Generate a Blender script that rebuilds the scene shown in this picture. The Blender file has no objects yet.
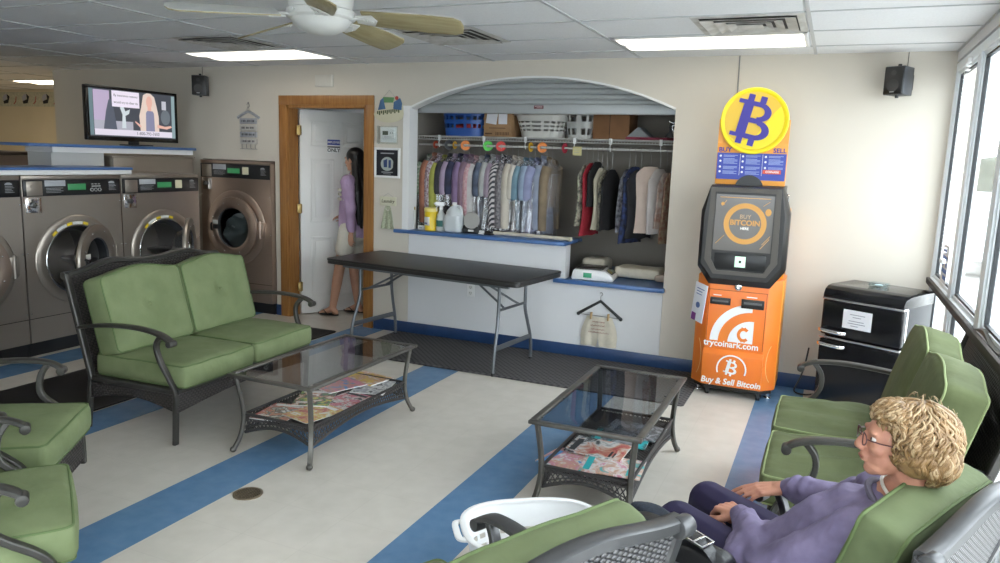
import bpy, bmesh, math, random
from mathutils import Vector, Matrix, Euler, noise
R = math.radians
rng = random.Random(7)
scene = bpy.context.scene
COL = scene.collection
V = Vector

# ------------------------------------------------------------------ materials
MATS = {}
def mat(name, color, rough=.6, metal=0., var=.0, vscale=12., bump=0., bscale=60., spec=.5, color2=None, coat=0., sheen=0., emit=None, estr=0.):
    if name in MATS: return MATS[name]
    m = bpy.data.materials.new(name); m.use_nodes = True
    nt = m.node_tree; N = nt.nodes; L = nt.links
    b = N['Principled BSDF']
    c = (*color, 1)
    b.inputs['Base Color'].default_value = c
    b.inputs['Roughness'].default_value = rough
    b.inputs['Metallic'].default_value = metal
    b.inputs['Specular IOR Level'].default_value = spec
    b.inputs['Coat Weight'].default_value = coat
    b.inputs['Sheen Weight'].default_value = sheen*.3
    if emit:
        b.inputs['Emission Color'].default_value = (*emit, 1); b.inputs['Emission Strength'].default_value = estr
    if var or color2 or bump:
        tc = N.new('ShaderNodeTexCoord')
    if var or color2:
        n = N.new('ShaderNodeTexNoise'); n.inputs['Scale'].default_value = vscale; n.inputs['Detail'].default_value = 5
        L.new(tc.outputs['Object'], n.inputs['Vector'])
        r = N.new('ShaderNodeValToRGB')
        c2 = color2 if color2 else tuple(x*(1-var) for x in color)
        c1 = color if color2 else tuple(min(1, x*(1+var)) for x in color)
        r.color_ramp.elements[0].color = (*c2, 1); r.color_ramp.elements[1].color = (*c1, 1)
        r.color_ramp.elements[0].position = .35; r.color_ramp.elements[1].position = .65
        L.new(n.outputs['Fac'], r.inputs['Fac']); L.new(r.outputs['Color'], b.inputs['Base Color'])
    if bump:
        n2 = N.new('ShaderNodeTexNoise'); n2.inputs['Scale'].default_value = bscale; n2.inputs['Detail'].default_value = 3
        L.new(tc.outputs['Object'], n2.inputs['Vector'])
        bp = N.new('ShaderNodeBump'); bp.inputs['Strength'].default_value = bump; bp.inputs['Distance'].default_value = .01
        L.new(n2.outputs['Fac'], bp.inputs['Height']); L.new(bp.outputs['Normal'], b.inputs['Normal'])
    MATS[name] = m
    return m

def nodes_of(m): return m.node_tree.nodes, m.node_tree.links, m.node_tree.nodes['Principled BSDF']

def mth(N, L, op, a, b=None, clamp=False):
    n = N.new('ShaderNodeMath'); n.operation = op; n.use_clamp = clamp
    for i, v in enumerate((a, b)):
        if v is None: continue
        if isinstance(v, (int, float)): n.inputs[i].default_value = v
        else: L.new(v, n.inputs[i])
    return n.outputs[0]

def glass_mat(name, tint, trans, rough=.02, refl=1., ior=1.5):
    m = bpy.data.materials.new(name); m.use_nodes = True
    nt = m.node_tree; N = nt.nodes; L = nt.links
    N.remove(N['Principled BSDF'])
    tr = N.new('ShaderNodeBsdfTransparent'); tr.inputs['Color'].default_value = (*[t*trans for t in tint], 1)
    gl = N.new('ShaderNodeBsdfGlossy'); gl.inputs['Roughness'].default_value = rough; gl.inputs['Color'].default_value = (refl, refl, refl, 1)
    fr = N.new('ShaderNodeFresnel'); fr.inputs['IOR'].default_value = ior
    mx = N.new('ShaderNodeMixShader')
    gm = N.new('ShaderNodeNewGeometry'); L.new(mth(N, L, 'MULTIPLY', fr.outputs[0], mth(N, L, 'SUBTRACT', 1., gm.outputs['Backfacing'])), mx.inputs[0]); L.new(tr.outputs[0], mx.inputs[1]); L.new(gl.outputs[0], mx.inputs[2])
    L.new(mx.outputs[0], N['Material Output'].inputs['Surface'])
    MATS[name] = m
    return m

def weave_mat(name, c_hi, c_lo, scale=70., rough=.45, metal=.0, diag=False):
    m = mat(name, c_hi, rough, metal)
    N, L, b = nodes_of(m)
    tc = N.new('ShaderNodeTexCoord'); mp = N.new('ShaderNodeMapping')
    L.new(tc.outputs['Object'], mp.inputs['Vector'])
    mp.inputs['Scale'].default_value = (scale, scale, scale)
    if diag: mp.inputs['Rotation'].default_value = (0, R(28), 0)
    sx = N.new('ShaderNodeSeparateXYZ'); L.new(mp.outputs[0], sx.inputs[0])
    h = mth(N, L, 'ADD', sx.outputs['X'], sx.outputs['Y'])
    row = mth(N, L, 'FLOOR', sx.outputs['Z'])
    half = mth(N, L, 'MULTIPLY', row, .5)
    u = mth(N, L, 'ADD', mth(N, L, 'MULTIPLY', h, .5), half)
    fu = mth(N, L, 'FRACT', u); fv = mth(N, L, 'FRACT', sx.outputs['Z'])
    pu = mth(N, L, 'SINE', mth(N, L, 'MULTIPLY', fu, math.pi))
    pv = mth(N, L, 'SINE', mth(N, L, 'MULTIPLY', fv, math.pi))
    hh = mth(N, L, 'MULTIPLY', mth(N, L, 'POWER', pu, .6), mth(N, L, 'POWER', pv, .5))
    r = N.new('ShaderNodeValToRGB')
    r.color_ramp.elements[0].color = (*c_lo, 1); r.color_ramp.elements[1].color = (*c_hi, 1)
    r.color_ramp.elements[0].position = .35; r.color_ramp.elements[1].position = .8
    L.new(hh, r.inputs['Fac']); L.new(r.outputs['Color'], b.inputs['Base Color'])
    bp = N.new('ShaderNodeBump'); bp.inputs['Strength'].default_value = .9; bp.inputs['Distance'].default_value = .004
    L.new(hh, bp.inputs['Height']); L.new(bp.outputs['Normal'], b.inputs['Normal'])
    return m

# ------------------------------------------------------------------ mesh builder
def cr(pts, n=6, closed=False):
    """Catmull-Rom through points"""
    P = [V(p) for p in pts]; out = []
    m = len(P); rngi = range(m if closed else m-1)
    for i in rngi:
        if closed: p0, p1, p2, p3 = P[(i-1) % m], P[i], P[(i+1) % m], P[(i+2) % m]
        else: p0, p1, p2, p3 = P[max(i-1, 0)], P[i], P[i+1], P[min(i+2, m-1)]
        for k in range(n):
            t = k/n
            out.append(.5*((2*p1)+(-p0+p2)*t+(2*p0-5*p1+4*p2-p3)*t*t+(-p0+3*p1-3*p2+p3)*t**3))
    if not closed: out.append(P[-1].copy())
    return out

class MB:
    def __init__(s): s.bm = bmesh.new(); s.mi = 0
    def _merge(s, b2, M=None):
        if M is not None: b2.transform(M)
        for f in b2.faces: f.material_index = s.mi
        me = bpy.data.meshes.new('tmp'); b2.to_mesh(me); s.bm.from_mesh(me); b2.free(); bpy.data.meshes.remove(me)
        return s
    def box(s, x0, x1, y0, y1, z0, z1, bev=0, seg=2, M=None):
        b = bmesh.new(); bmesh.ops.create_cube(b, size=1)
        for v in b.verts: v.co = V(((x0+x1)/2+v.co.x*(x1-x0), (y0+y1)/2+v.co.y*(y1-y0), (z0+z1)/2+v.co.z*(z1-z0)))
        bmesh.ops.recalc_face_normals(b, faces=b.faces)
        if bev: bmesh.ops.bevel(b, geom=b.edges, offset=min(bev, .49*min(abs(x1-x0), abs(y1-y0), abs(z1-z0))), segments=seg, profile=.5, affect='EDGES')
        return s._merge(b, M)
    def prism(s, pts, d0, d1, axis='z', M=None, bev=0):
        """polygon pts (2D) extruded along axis: z->(a,b,d) y->(a,d,b) x->(d,a,b)"""
        b = bmesh.new()
        f = {'z': lambda a, c, d: (a, c, d), 'y': lambda a, c, d: (a, d, c), 'x': lambda a, c, d: (d, a, c)}[axis]
        lo = [b.verts.new(f(p[0], p[1], d0)) for p in pts]; hi = [b.verts.new(f(p[0], p[1], d1)) for p in pts]
        n = len(pts)
        b.faces.new(lo); b.faces.new(hi[::-1])
        for i in range(n): b.faces.new((lo[i], hi[i], hi[(i+1) % n], lo[(i+1) % n]))
        bmesh.ops.recalc_face_normals(b, faces=b.faces)
        if bev: bmesh.ops.bevel(b, geom=[e for e in b.edges], offset=bev, segments=2, profile=.5, affect='EDGES')
        return s._merge(b, M)
    def tube(s, pts, r, seg=8, closed=False, flat=None, up=(0, 0, 1), M=None, cap=True):
        """sweep; r number or list; flat=(a,b) half sizes: a along side, b along up"""
        P = [V(p) for p in pts]; n = len(P); b = bmesh.new(); rings = []
        T = []
        for i in range(n):
            if closed: t = P[(i+1) % n]-P[(i-1) % n]
            else: t = P[min(i+1, n-1)]-P[max(i-1, 0)]
            T.append(t.normalized() if t.length > 1e-9 else V((0, 0, 1)))
        upv = V(up)
        if abs(T[0].dot(upv)) > .95: upv = V((1, 0, 0)) if abs(T[0].x) < .9 else V((0, 1, 0))
        nrm = (upv-T[0]*upv.dot(T[0])).normalized()
        for i in range(n):
            if flat and i:
                c = upv-T[i]*upv.dot(T[i])
                nrm2 = nrm-T[i]*nrm.dot(T[i])
                nrm = (nrm2.normalized() if c.length < .25 else (c.normalized() if c.normalized().dot(nrm2.normalized()) > 0 else -c.normalized()))
            else:
                nrm = (nrm-T[i]*nrm.dot(T[i])).normalized()
            side = T[i].cross(nrm)
            rr = r[i] if isinstance(r, (list, tuple)) else r
            ring = []
            for k in range(seg):
                a = 2*math.pi*(k+.5)/seg
                if flat:
                    ca, sa = math.cos(a), math.sin(a)
                    e = .45
                    ca = math.copysign(abs(ca)**e, ca); sa = math.copysign(abs(sa)**e, sa)
                    ring.append(b.verts.new(P[i]+side*(flat[0]*rr*ca)+nrm*(flat[1]*rr*sa)))
                else: ring.append(b.verts.new(P[i]+side*(rr*math.cos(a))+nrm*(rr*math.sin(a))))
            rings.append(ring)
        for i in range(n if closed else n-1):
            A, B = rings[i], rings[(i+1) % n]
            off = 0
            if closed and i == n-1:
                off = min(range(seg), key=lambda o: sum((A[k].co-B[(k+o) % seg].co).length for k in range(seg)))
            for k in range(seg): b.faces.new((A[k], A[(k+1) % seg], B[(k+1+off) % seg], B[(k+off) % seg]))
        if cap and not closed:
            b.faces.new(rings[0][::-1]); b.faces.new(rings[-1])
        bmesh.ops.recalc_face_normals(b, faces=b.faces)
        return s._merge(b, M)
    def cyl(s, p1, p2, r, seg=20, r2=None, bev=0):
        p1, p2 = V(p1), V(p2); r2 = r if r2 is None else r2
        if bev:
            d = (p2-p1).normalized()
            return s.tube([p1, p1+d*bev*.3, p1+d*bev, p2-d*bev, p2-d*bev*.3, p2], [r-bev, r-bev*.3, r, r2, r2-bev*.3, r2-bev], seg)
        return s.tube([p1, p2], [r, r2], seg)
    def sph(s, c, r, seg=16, sc=(1, 1, 1), M=None):
        b = bmesh.new(); bmesh.ops.create_uvsphere(b, u_segments=seg, v_segments=max(6, seg//2), radius=r)
        for v in b.verts: v.co = V((v.co.x*sc[0]+c[0], v.co.y*sc[1]+c[1], v.co.z*sc[2]+c[2]))
        return s._merge(b, M)
    def lathe(s, prof, seg=32, M=None, a0=0, a1=2*math.pi, sx=1, sy=1):
        b = bmesh.new(); full = abs(a1-a0-2*math.pi) < 1e-6
        n = seg if full else seg+1; rings = []
        for (r_, z_) in prof:
            if r_ < 1e-6: v = b.verts.new((0, 0, z_)); rings.append([v]*n)
            else: rings.append([b.verts.new((r_*sx*math.cos(a0+(a1-a0)*k/seg), r_*sy*math.sin(a0+(a1-a0)*k/seg), z_)) for k in range(n)])
        for A, B in zip(rings, rings[1:]):
            for k in range(n if full else n-1):
                q = [A[k], A[(k+1) % n], B[(k+1) % n], B[k]]
                q = [v for i, v in enumerate(q) if v not in q[:i]]
                if len(q) > 2: b.faces.new(q)
        bmesh.ops.recalc_face_normals(b, faces=b.faces)
        return s._merge(b, M)
    def rbox(s, w, d, h, r, fn=None, n=(10, 10, 4), M=None):
        """rounded subdivided box centred at origin, optional deformer fn(Vector)->Vector"""
        b = bmesh.new(); bmesh.ops.create_cube(b, size=2)
        hw, hd, hh = w/2, d/2, h/2
        # slice cube
        def cuts(axis, size, k):
            e = r/size
            ps = [-1+e*.3, -1+e, ] + [-1+e+(2-2*e)*i/k for i in range(1, k)] + [1-e, 1-e*.3]
            for p_ in ps:
                co = V((0, 0, 0)); co[axis] = p_; no = V((0, 0, 0)); no[axis] = 1
                bmesh.ops.bisect_plane(b, geom=b.verts[:]+b.edges[:]+b.faces[:], plane_co=co, plane_no=no)
        cuts(0, hw, n[0]); cuts(1, hd, n[1]); cuts(2, hh, n[2])
        for v in b.verts:
            p = V((v.co.x*hw, v.co.y*hd, v.co.z*hh))
            q = V((max(-hw+r, min(hw-r, p.x)), max(-hd+r, min(hd-r, p.y)), max(-hh+r, min(hh-r, p.z))))
            dd = p-q
            if dd.length > 1e-9: p = q+dd.normalized()*r
            v.co = fn(p) if fn else p
        bmesh.ops.recalc_face_normals(b, faces=b.faces)
        return s._merge(b, M)
    def surf(s, nu, nv, fn, thick=0, M=None):
        b = bmesh.new()
        g = [[b.verts.new(fn(i/nu, j/nv)) for j in range(nv+1)] for i in range(nu+1)]
        for i in range(nu):
            for j in range(nv): b.faces.new((g[i][j], g[i+1][j], g[i+1][j+1], g[i][j+1]))
        if thick:
            b.normal_update()
            geo = bmesh.ops.solidify(b, geom=b.faces[:], thickness=thick)
        bmesh.ops.recalc_face_normals(b, faces=b.faces)
        return s._merge(b, M)
    def build(s, name, m, parent=None, smooth=True, ang=38, loc=None, M=None):
        me = bpy.data.meshes.new(name)
        if M is not None: s.bm.transform(M)
        if smooth:
            s.bm.normal_update()
            ca = R(ang)
            for f in s.bm.faces: f.smooth = True
            for e in s.bm.edges:
                if len(e.link_faces) == 2 and e.calc_face_angle(0) > ca: e.smooth = False
        s.bm.to_mesh(me); s.bm.free()
        for mm in (m if isinstance(m, (list, tuple)) else [m]): me.materials.append(mm)
        o = bpy.data.objects.new(name, me); COL.objects.link(o)
        if parent is not None: o.parent = parent
        if loc is not None: o.location = loc
        return o

def thing(name, label, cat, loc=(0, 0, 0), rz=0, group=None, rot=None):
    o = bpy.data.objects.new(name, None); COL.objects.link(o); o.empty_display_size = .1
    o.location = loc; o.rotation_euler = rot if rot else (0, 0, R(rz))
    o['label'] = label; o['category'] = cat
    if group: o['group'] = group
    return o
def tag(o, label, cat, group=None, kind=None):
    o['label'] = label; o['category'] = cat
    if group: o['group'] = group
    if kind: o['kind'] = kind
    return o
def struct(o, label=None, cat=None):
    o['kind'] = 'structure'
    if label: o['label'] = label
    if cat: o['category'] = cat
    return o
def copy_tree(o, parent=None):
    c = o.copy(); COL.objects.link(c)
    if parent is not None: c.parent = parent
    for ch in list(o.children): copy_tree(ch, c)
    return c
def text(s, size, m, parent, M, name='lettering', ext=.001, align='CENTER', bold=0., sx=1.0, shear=0.):
    cu = bpy.data.curves.new(name, 'FONT'); cu.body = s; cu.size = size; cu.extrude = ext; cu.align_x = align; cu.align_y = 'CENTER'
    cu.offset = bold; cu.resolution_u = 3; cu.shear = shear
    cu.materials.append(m)
    tmp = bpy.data.objects.new('tmp', cu); COL.objects.link(tmp)
    bpy.context.view_layer.update()
    me = bpy.data.meshes.new_from_object(tmp.evaluated_get(bpy.context.evaluated_depsgraph_get()))
    bpy.data.objects.remove(tmp); bpy.data.curves.remove(cu)
    me.transform(M @ Matrix.Diagonal((sx, 1, 1, 1))); me.name = name
    if not me.materials: me.materials.append(m)
    o = bpy.data.objects.new(name, me); COL.objects.link(o)
    if parent is not None: o.parent = parent
    return o
def FR(x, y, z, rz=0, tilt=0):
    """matrix: text plane facing local -Y at (x,y,z)"""
    return Matrix.Translation((x, y, z)) @ Matrix.Rotation(R(rz), 4, 'Z') @ Matrix.Rotation(R(90+tilt), 4, 'X')
def T(x, y, z, rz=0, rx=0, ry=0):
    return Matrix.Translation((x, y, z)) @ Euler((R(rx), R(ry), R(rz))).to_matrix().to_4x4()
def arcpts(cx, cy, r, a0, a1, n):
    return [(cx+r*math.cos(R(a0+(a1-a0)*i/n)), cy+r*math.sin(R(a0+(a1-a0)*i/n))) for i in range(n+1)]
def rrect(x0, x1, y0, y1, r, n=5):
    return arcpts(x1-r, y1-r, r, 0, 90, n)+arcpts(x0+r, y1-r, r, 90, 180, n)+arcpts(x0+r, y0+r, r, 180, 270, n)+arcpts(x1-r, y0+r, r, 270, 360, n)
# ================================================================== SETTING
H = 2.43; YW = 5.92; XW = .69
m_wall = mat('painted_wall', (.61, .565, .495), .75, var=.02, vscale=1.5)
m_wallwhite = mat('white_painted_wall', (.70, .70, .715), .7, var=.015, vscale=2)
m_wallfar = mat('cream_painted_wall', (.70, .60, .42), .75, var=.03, vscale=1.5)
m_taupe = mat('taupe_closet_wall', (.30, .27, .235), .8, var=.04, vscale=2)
m_white = mat('white_gloss_paint', (.80, .80, .80), .4)
m_navy = mat('navy_vinyl', (.022, .055, .15), .35, var=.1, vscale=8)
m_blue = mat('blue_laminate', (.065, .15, .36), .3, var=.06, vscale=6)
m_alu = mat('painted_aluminium_frame', (.76, .79, .82), .4, .05)
m_black = mat('black_plastic', (.012, .012, .013), .35)
m_gasket = mat('black_rubber', (.01, .012, .015), .5)
m_chrome = mat('chrome', (.8, .8, .82), .12, 1.)
m_dark = mat('dark_void', (.01, .01, .01), .8)
g_window = glass_mat('window_glass', (.96, .99, 1.), .99, ior=1.18)
g_clear = glass_mat('clear_glass', (.96, .98, .98), .98)

# floor ------------------------------------------------------------
m_floor = mat('vinyl_tile_floor', (.62, .585, .53), .3, spec=.45)
N, L, b = nodes_of(m_floor)
tc = N.new('ShaderNodeTexCoord'); sx = N.new('ShaderNodeSeparateXYZ'); L.new(tc.outputs['Object'], sx.inputs[0])
acc = None
for (a, c) in [(-6.70, -6.40), (-5.47, -5.17), (-4.05, -3.75), (-2.82, -2.515), (-1.585, -1.285), (-.37, -.065)]:
    ins = mth(N, L, 'MULTIPLY', mth(N, L, 'GREATER_THAN', sx.outputs['X'], a), mth(N, L, 'LESS_THAN', sx.outputs['X'], c))
    acc = ins if acc is None else mth(N, L, 'ADD', acc, ins, True)
def tilevar(scale, c0, c1, sc2=220.):
    n = N.new('ShaderNodeTexNoise'); n.inputs['Scale'].default_value = scale; n.inputs['Detail'].default_value = 2; n.inputs['Roughness'].default_value = .5
    L.new(tc.outputs['Object'], n.inputs['Vector'])
    r = N.new('ShaderNodeValToRGB'); r.color_ramp.elements[0].position = .3; r.color_ramp.elements[1].position = .7
    r.color_ramp.elements[0].color = (*c0, 1); r.color_ramp.elements[1].color = (*c1, 1)
    L.new(n.outputs['Fac'], r.inputs['Fac']); return r.outputs['Color']
cb = tilevar(9., (.585, .548, .488), (.635, .595, .535)); cbl = tilevar(12., (.100, .205, .355), (.125, .240, .400))
mix = N.new('ShaderNodeMix'); mix.data_type = 'RGBA'
L.new(acc, mix.inputs[0]); L.new(cb, mix.inputs[6]); L.new(cbl, mix.inputs[7])
# faint seams between the 12 inch tiles and small scuffs
def seam(sock, off):
    fr = mth(N, L, 'FRACT', mth(N, L, 'MULTIPLY', mth(N, L, 'ADD', sock, off), 1/.305))
    return mth(N, L, 'LESS_THAN', fr, .010)
sm = mth(N, L, 'ADD', seam(sx.outputs['X'], .06), seam(sx.outputs['Y'], .1), True)
sc = N.new('ShaderNodeTexNoise'); sc.inputs['Scale'].default_value = 60; sc.inputs['Detail'].default_value = 4
mpp = N.new('ShaderNodeMapping'); mpp.inputs['Scale'].default_value = (1, 2.2, 1); L.new(tc.outputs['Object'], mpp.inputs['Vector']); L.new(mpp.outputs[0], sc.inputs['Vector'])
scf = mth(N, L, 'GREATER_THAN', sc.outputs['Fac'], .74)
dk = mth(N, L, 'ADD', mth(N, L, 'MULTIPLY', sm, .12), mth(N, L, 'MULTIPLY', scf, .35), True)
mix2 = N.new('ShaderNodeMix'); mix2.data_type = 'RGBA'; mix2.inputs[7].default_value = (.25, .22, .2, 1)
L.new(dk, mix2.inputs[0]); L.new(mix.outputs[2], mix2.inputs[6]); L.new(mix2.outputs[2], b.inputs['Base Color'])
b.inputs['Roughness'].default_value = .27
q = MB(); q.box(-12.5, XW+.1, -3, 8.2, -.08, 0); struct(q.build('floor', m_floor, smooth=False), 'beige vinyl tile floor with blue stripes', 'floor')

# ceiling -----------------------------------------------------------
m_ceil = mat('acoustic_ceiling_tile', (.78, .785, .80), .85, var=.03, vscale=90, bump=.12, bscale=260)
m_grid = mat('ceiling_grid_metal', (.50, .51, .52), .5)  # bars are white; this grey paints in the shadow lines along them
q = MB(); q.box(-12.5, XW+.1, -3, 8.2, H, H+.08); struct(q.build('ceiling', m_ceil, smooth=False), 'drop ceiling of speckled white tiles', 'ceiling')
q = MB()
x = -.21
xs = [-.21-1.245*k for k in range(10)]+[.66]
for x in xs: q.box(x-.010, x+.010, -3, 8.1, H-.006, H-.0005)
y = 5.53; ys = []
while y > -3: ys.append(y); y -= .60
ys += [6.13, 6.73, 7.33]
for y in ys: q.box(-12.5, XW, y-.008, y+.008, H-.005, H-.0005)
struct(q.build('trim_1', m_grid, smooth=False), 'metal grid between the ceiling tiles', 'ceiling grid')

# back wall ---------------------------------------------------------
R_arc = (1.1675**2+.25**2)/(2*.25); cxa = (-3.5-1.165)/2; cza = 2.045+.25-R_arc
half = math.degrees(math.asin(1.1675/R_arc))
arch = [(cxa+R_arc*math.sin(R(-half+2*half*i/24)), cza+R_arc*math.cos(R(-half+2*half*i/24))) for i in range(25)]
out = [(-8.0, 0), (-5.938, 0), (-5.938, 1.524), (-5.012, 1.524), (-5.012, 0), (-4.86, 0), (-4.86, 2.065), (-3.955, 2.065), (-3.955, 0), (-3.5, 0)]+arch+[(-1.165, 0), (XW+.1, 0), (XW+.1, H), (-8.0, H)]
q = MB(); q.prism(out, YW, YW+.12, 'y'); struct(q.build('wall_back', m_wall, smooth=False), 'off-white back wall with a door and an arched pass-through', 'wall')
q = MB(); q.box(-3.498, -1.99, YW+.001, YW+.12, 0, .93); q.box(-1.99, -1.167, YW+.001, YW+.12, 0, .622)
struct(q.build('wall_counter', m_wallwhite, smooth=False), 'low white wall below the pass-through counters', 'wall')
# white trim on left jamb and arch
q = MB()
q.box(-3.565, -3.497, YW-.012, YW+.13, .957, 2.06)
pts = [(a, YW+.055, c) for a, c in arch]
q.tube(pts, 1, seg=8, flat=(.068, .012), up=(0, 0, 1))
struct(q.build('trim_2', m_white, ang=30), 'white trim around the arched opening', 'trim')
# counters
def counter(name, pts, z0, z1, label):
    q = MB(); q.prism(pts, z0, z1, 'z', bev=.006); o = q.build(name, m_blue); tag(o, label, 'counter'); return o
counter('service_counter', [(-3.63, 5.865), (-1.985, 5.865), (-1.985, 6.34), (-3.497, 6.34), (-3.497, 5.918), (-3.63, 5.918)], .931, .962, 'higher blue laminate counter with the detergent jugs standing on it')
counter('service_counter', [(-2.075, 5.865), (-1.15, 5.865), (-1.15, 5.917), (-1.17, 5.917), (-1.17, 6.9), (-1.985, 6.9), (-1.985, 5.917), (-2.075, 5.917)], .623, .658, 'lower blue laminate counter with the white scale standing on it')
# closet interior
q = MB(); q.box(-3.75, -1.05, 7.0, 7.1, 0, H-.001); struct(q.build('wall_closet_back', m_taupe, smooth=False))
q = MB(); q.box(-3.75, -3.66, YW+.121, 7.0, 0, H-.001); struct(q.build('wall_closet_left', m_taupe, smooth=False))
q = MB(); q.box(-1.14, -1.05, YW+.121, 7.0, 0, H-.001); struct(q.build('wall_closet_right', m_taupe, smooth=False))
# roller shutter
m_shut = mat('grey_shutter_metal', (.42, .44, .45), .45, .3)
rs = thing('roller_shutter', 'grey corrugated roller shutter pulled up inside the arched opening', 'shutter', (cxa, 6.10, 2.01))
def shut(u, v):
    z = .075+.36*v
    ph = (z-.075)/.045
    return V(((u-.5)*2.42, -.012*abs(math.sin(math.pi*ph))**.6, z))
q = MB(); q.surf(2, 64, shut); q.build('slats', m_shut, rs, ang=60)
q = MB(); q.box(-1.21, 1.21, -.022, .02, 0, .078, bev=.006); q.build('bottom_bar', m_shut, rs)
q = MB(); q.box(-.055, .03, -.026, -.022, .04, .068); q.build('red_sticker', mat('maroon_sticker', (.13, .02, .03), .5), rs)
q = MB(); q.box(-.048, .022, -.0275, -.0262, .058, .062); q.box(-.03, .022, -.0275, -.0262, .047, .051); q.build('sticker_marks', mat('sticker_print', (.6, .5, .5), .6), rs)

# other walls
q = MB(); q.box(-12.5, -7.999, 8.0, 8.12, 0, H); struct(q.build('wall_far', m_wallfar, smooth=False), 'yellow cream wall beyond the corner on the far left', 'wall')
q = MB(); q.box(-8.0, XW+.1, 8.0, 8.12, 0, H); struct(q.build('wall_rear_rooms', m_wallwhite, smooth=False))
q = MB(); q.box(-8.12, -8.0, YW, 8.0, 0, H); struct(q.build('wall_corner', m_wall, smooth=False))
q = MB(); q.box(-12.6, -12.5, -3, 8.12, 0, H); struct(q.build('wall_left', m_wall, smooth=False))
q = MB(); q.box(-4.985, -4.90, YW+.12, 8.0, 0, H); struct(q.build('wall_room_left', m_wallwhite, smooth=False))
# wallpaper border on the far wall: garments on a line
m_border = mat('wallpaper_border', (.55, .52, .38), .8, var=.12, vscale=40)
q = MB(); q.box(-12.4, -8.12, 7.985, 7.999, H-.26, H-.04); bo = q.build('wallpaper_border', m_border, smooth=False); tag(bo, 'wallpaper border of clothes on a line below the far ceiling', 'wallpaper border')
for j, (colr, nm) in enumerate((((.02, .02, .03), 'dark_garment_print'), ((.45, .12, .10), 'red_line_print'), ((.45, .44, .50), 'pale_garment_print'))):
    for k in range(0, 5):
        x = -12.1+k*.46; q = MB()
        if j == 0:
            q.prism([(x+a, H-.13+c) for a, c in [(-.02, -.09), (.08, -.08), (.12, .02), (.06, .06), (.07, -.02), (-.03, -.05)]], 7.982, 7.985, 'y')
        elif j == 1:
            q.prism([(x+a, H-.13+c) for a, c in [(.22, -.10), (.27, -.06), (.285, .02), (.27, .02), (.255, -.05), (.21, -.085)]], 7.982, 7.985, 'y')
        else:
            q.prism([(x+a, H-.13+c) for a, c in [(-.03, -.05), (.05, -.02), (.06, .06), (0, .05), (-.05, .01)]], 7.983, 7.985, 'y')
        q.build(nm, mat(nm, colr, .7), bo)

# baseboards
def bb(name, x0, x1, y0, y1, m=m_navy):
    q = MB(); q.box(x0, x1, y0, y1, 0, .108, bev=.004); struct(q.build(name, m), 'navy vinyl baseboard', 'baseboard')
bb('baseboard_back', -3.865, XW, YW-.012, YW-.0005)
bb('baseboard_back_left', -5.01, -4.945, YW-.012, YW-.0005)

# door casing -----------------------------------------------------------
m_oak = mat('golden_oak', (.36, .17, .05), .38, color2=(.27, .115, .03), vscale=6)
N, L, b = nodes_of(m_oak)
nn = [n for n in N if n.type == 'TEX_NOISE'][0]; tcn = [n for n in N if n.type == 'TEX_COORD'][0]
mp = N.new('ShaderNodeMapping'); mp.inputs['Scale'].default_value = (9, 9, .6); L.new(tcn.outputs['Object'], mp.inputs['Vector']); L.new(mp.outputs[0], nn.inputs['Vector'])
q = MB()
for (x0, x1) in ((-4.947, -4.86), (-3.955, -3.872)):
    q.box(x0, x1, YW-.018, YW-.0005, 0, 2.15, bev=.004)
q.box(-4.947, -3.872, YW-.019, YW-.0005, 2.063, 2.15, bev=.004)
q.box(-4.865, -4.835, YW-.01, YW+.13, 0, 2.06); q.box(-3.98, -3.95, YW-.01, YW+.13, 0, 2.06); q.box(-4.86, -3.955, YW-.01, YW+.13, 2.035, 2.064)
struct(q.build('trim_door_casing', m_oak), 'golden oak door casing', 'door frame')
# the white door, swung open into the back room (hinge on the left)
m_door = mat('white_door_paint', (.72, .71, .69), .4)
d = bpy.data.objects.new('door_1', None); COL.objects.link(d); d.location = (-4.80, YW+.115, .012); d.rotation_euler = (0, 0, R(58)); d['kind'] = 'structure'; d['label'] = 'white six-panel door standing open inward'; d['category'] = 'door'
q = MB(); q.box(0, .76, 0, .035, 0, 2.02, bev=.003); q.build('door_leaf', m_door, d)
q = MB()
for (x0, x1) in ((.10, .35), (.43, .68)):
    for (z0, z1) in ((.16, .78), (.92, 1.55), (1.67, 1.92)):
        for (sx0, sx1, sz0, sz1) in ((x0, x1, z0, z0+.02), (x0, x1, z1-.02, z1), (x0, x0+.02, z0, z1), (x1-.02, x1, z0, z1)):
            q.box(sx0, sx1, -.004, .0, sz0, sz1, bev=.002)
        q.box(x0+.05, x1-.05, -.007, 0, z0+.05, z1-.05, bev=.006)
q.build('raised_panels', m_door, d)
for z in (.28, 1.06, 1.82):
    q = MB(); q.box(-.035, .012, -.012, -.001, z-.045, z+.045, bev=.002); q.cyl((-.008, -.012, z-.05), (-.008, -.012, z+.05), .007, 10); q.build('hinge', mat('brass', (.42, .30, .12), .4, .9), d)
q = MB(); q.cyl((.70, -.05, .95), (.70, 0, .95), .012, 12); q.sph((.70, -.06, .95), .027, 16); q.build('door_knob', MATS['brass'], d)
sg = thing('door_sign', 'small blue and white door sign on the white open door', 'sign', (0, 0, 0)); sg.parent = None
Md = Matrix.Translation(d.location) @ Matrix.Rotation(R(58), 4, 'Z')
sg.matrix_world = Md @ T(.34, -.0075, 1.685) @ Matrix.Scale(.82, 4)
q = MB(); q.box(-.085, .085, -.003, 0, -.09, .075, bev=.001); q.build('white_plate', m_white, sg)
q = MB(); q.box(-.08, .08, -.005, -.003, .005, .07); q.build('blue_band', mat('sign_blue', (.05, .07, .30), .4), sg)
q = MB(); q.box(-.08, .08, -.005, -.003, -.026, -.010); q.build('black_band', m_black, sg)
text('EMPLOYEES', .034, m_white, sg, FR(0, -.0055, .037), 'lettering', bold=.0005)
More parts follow.
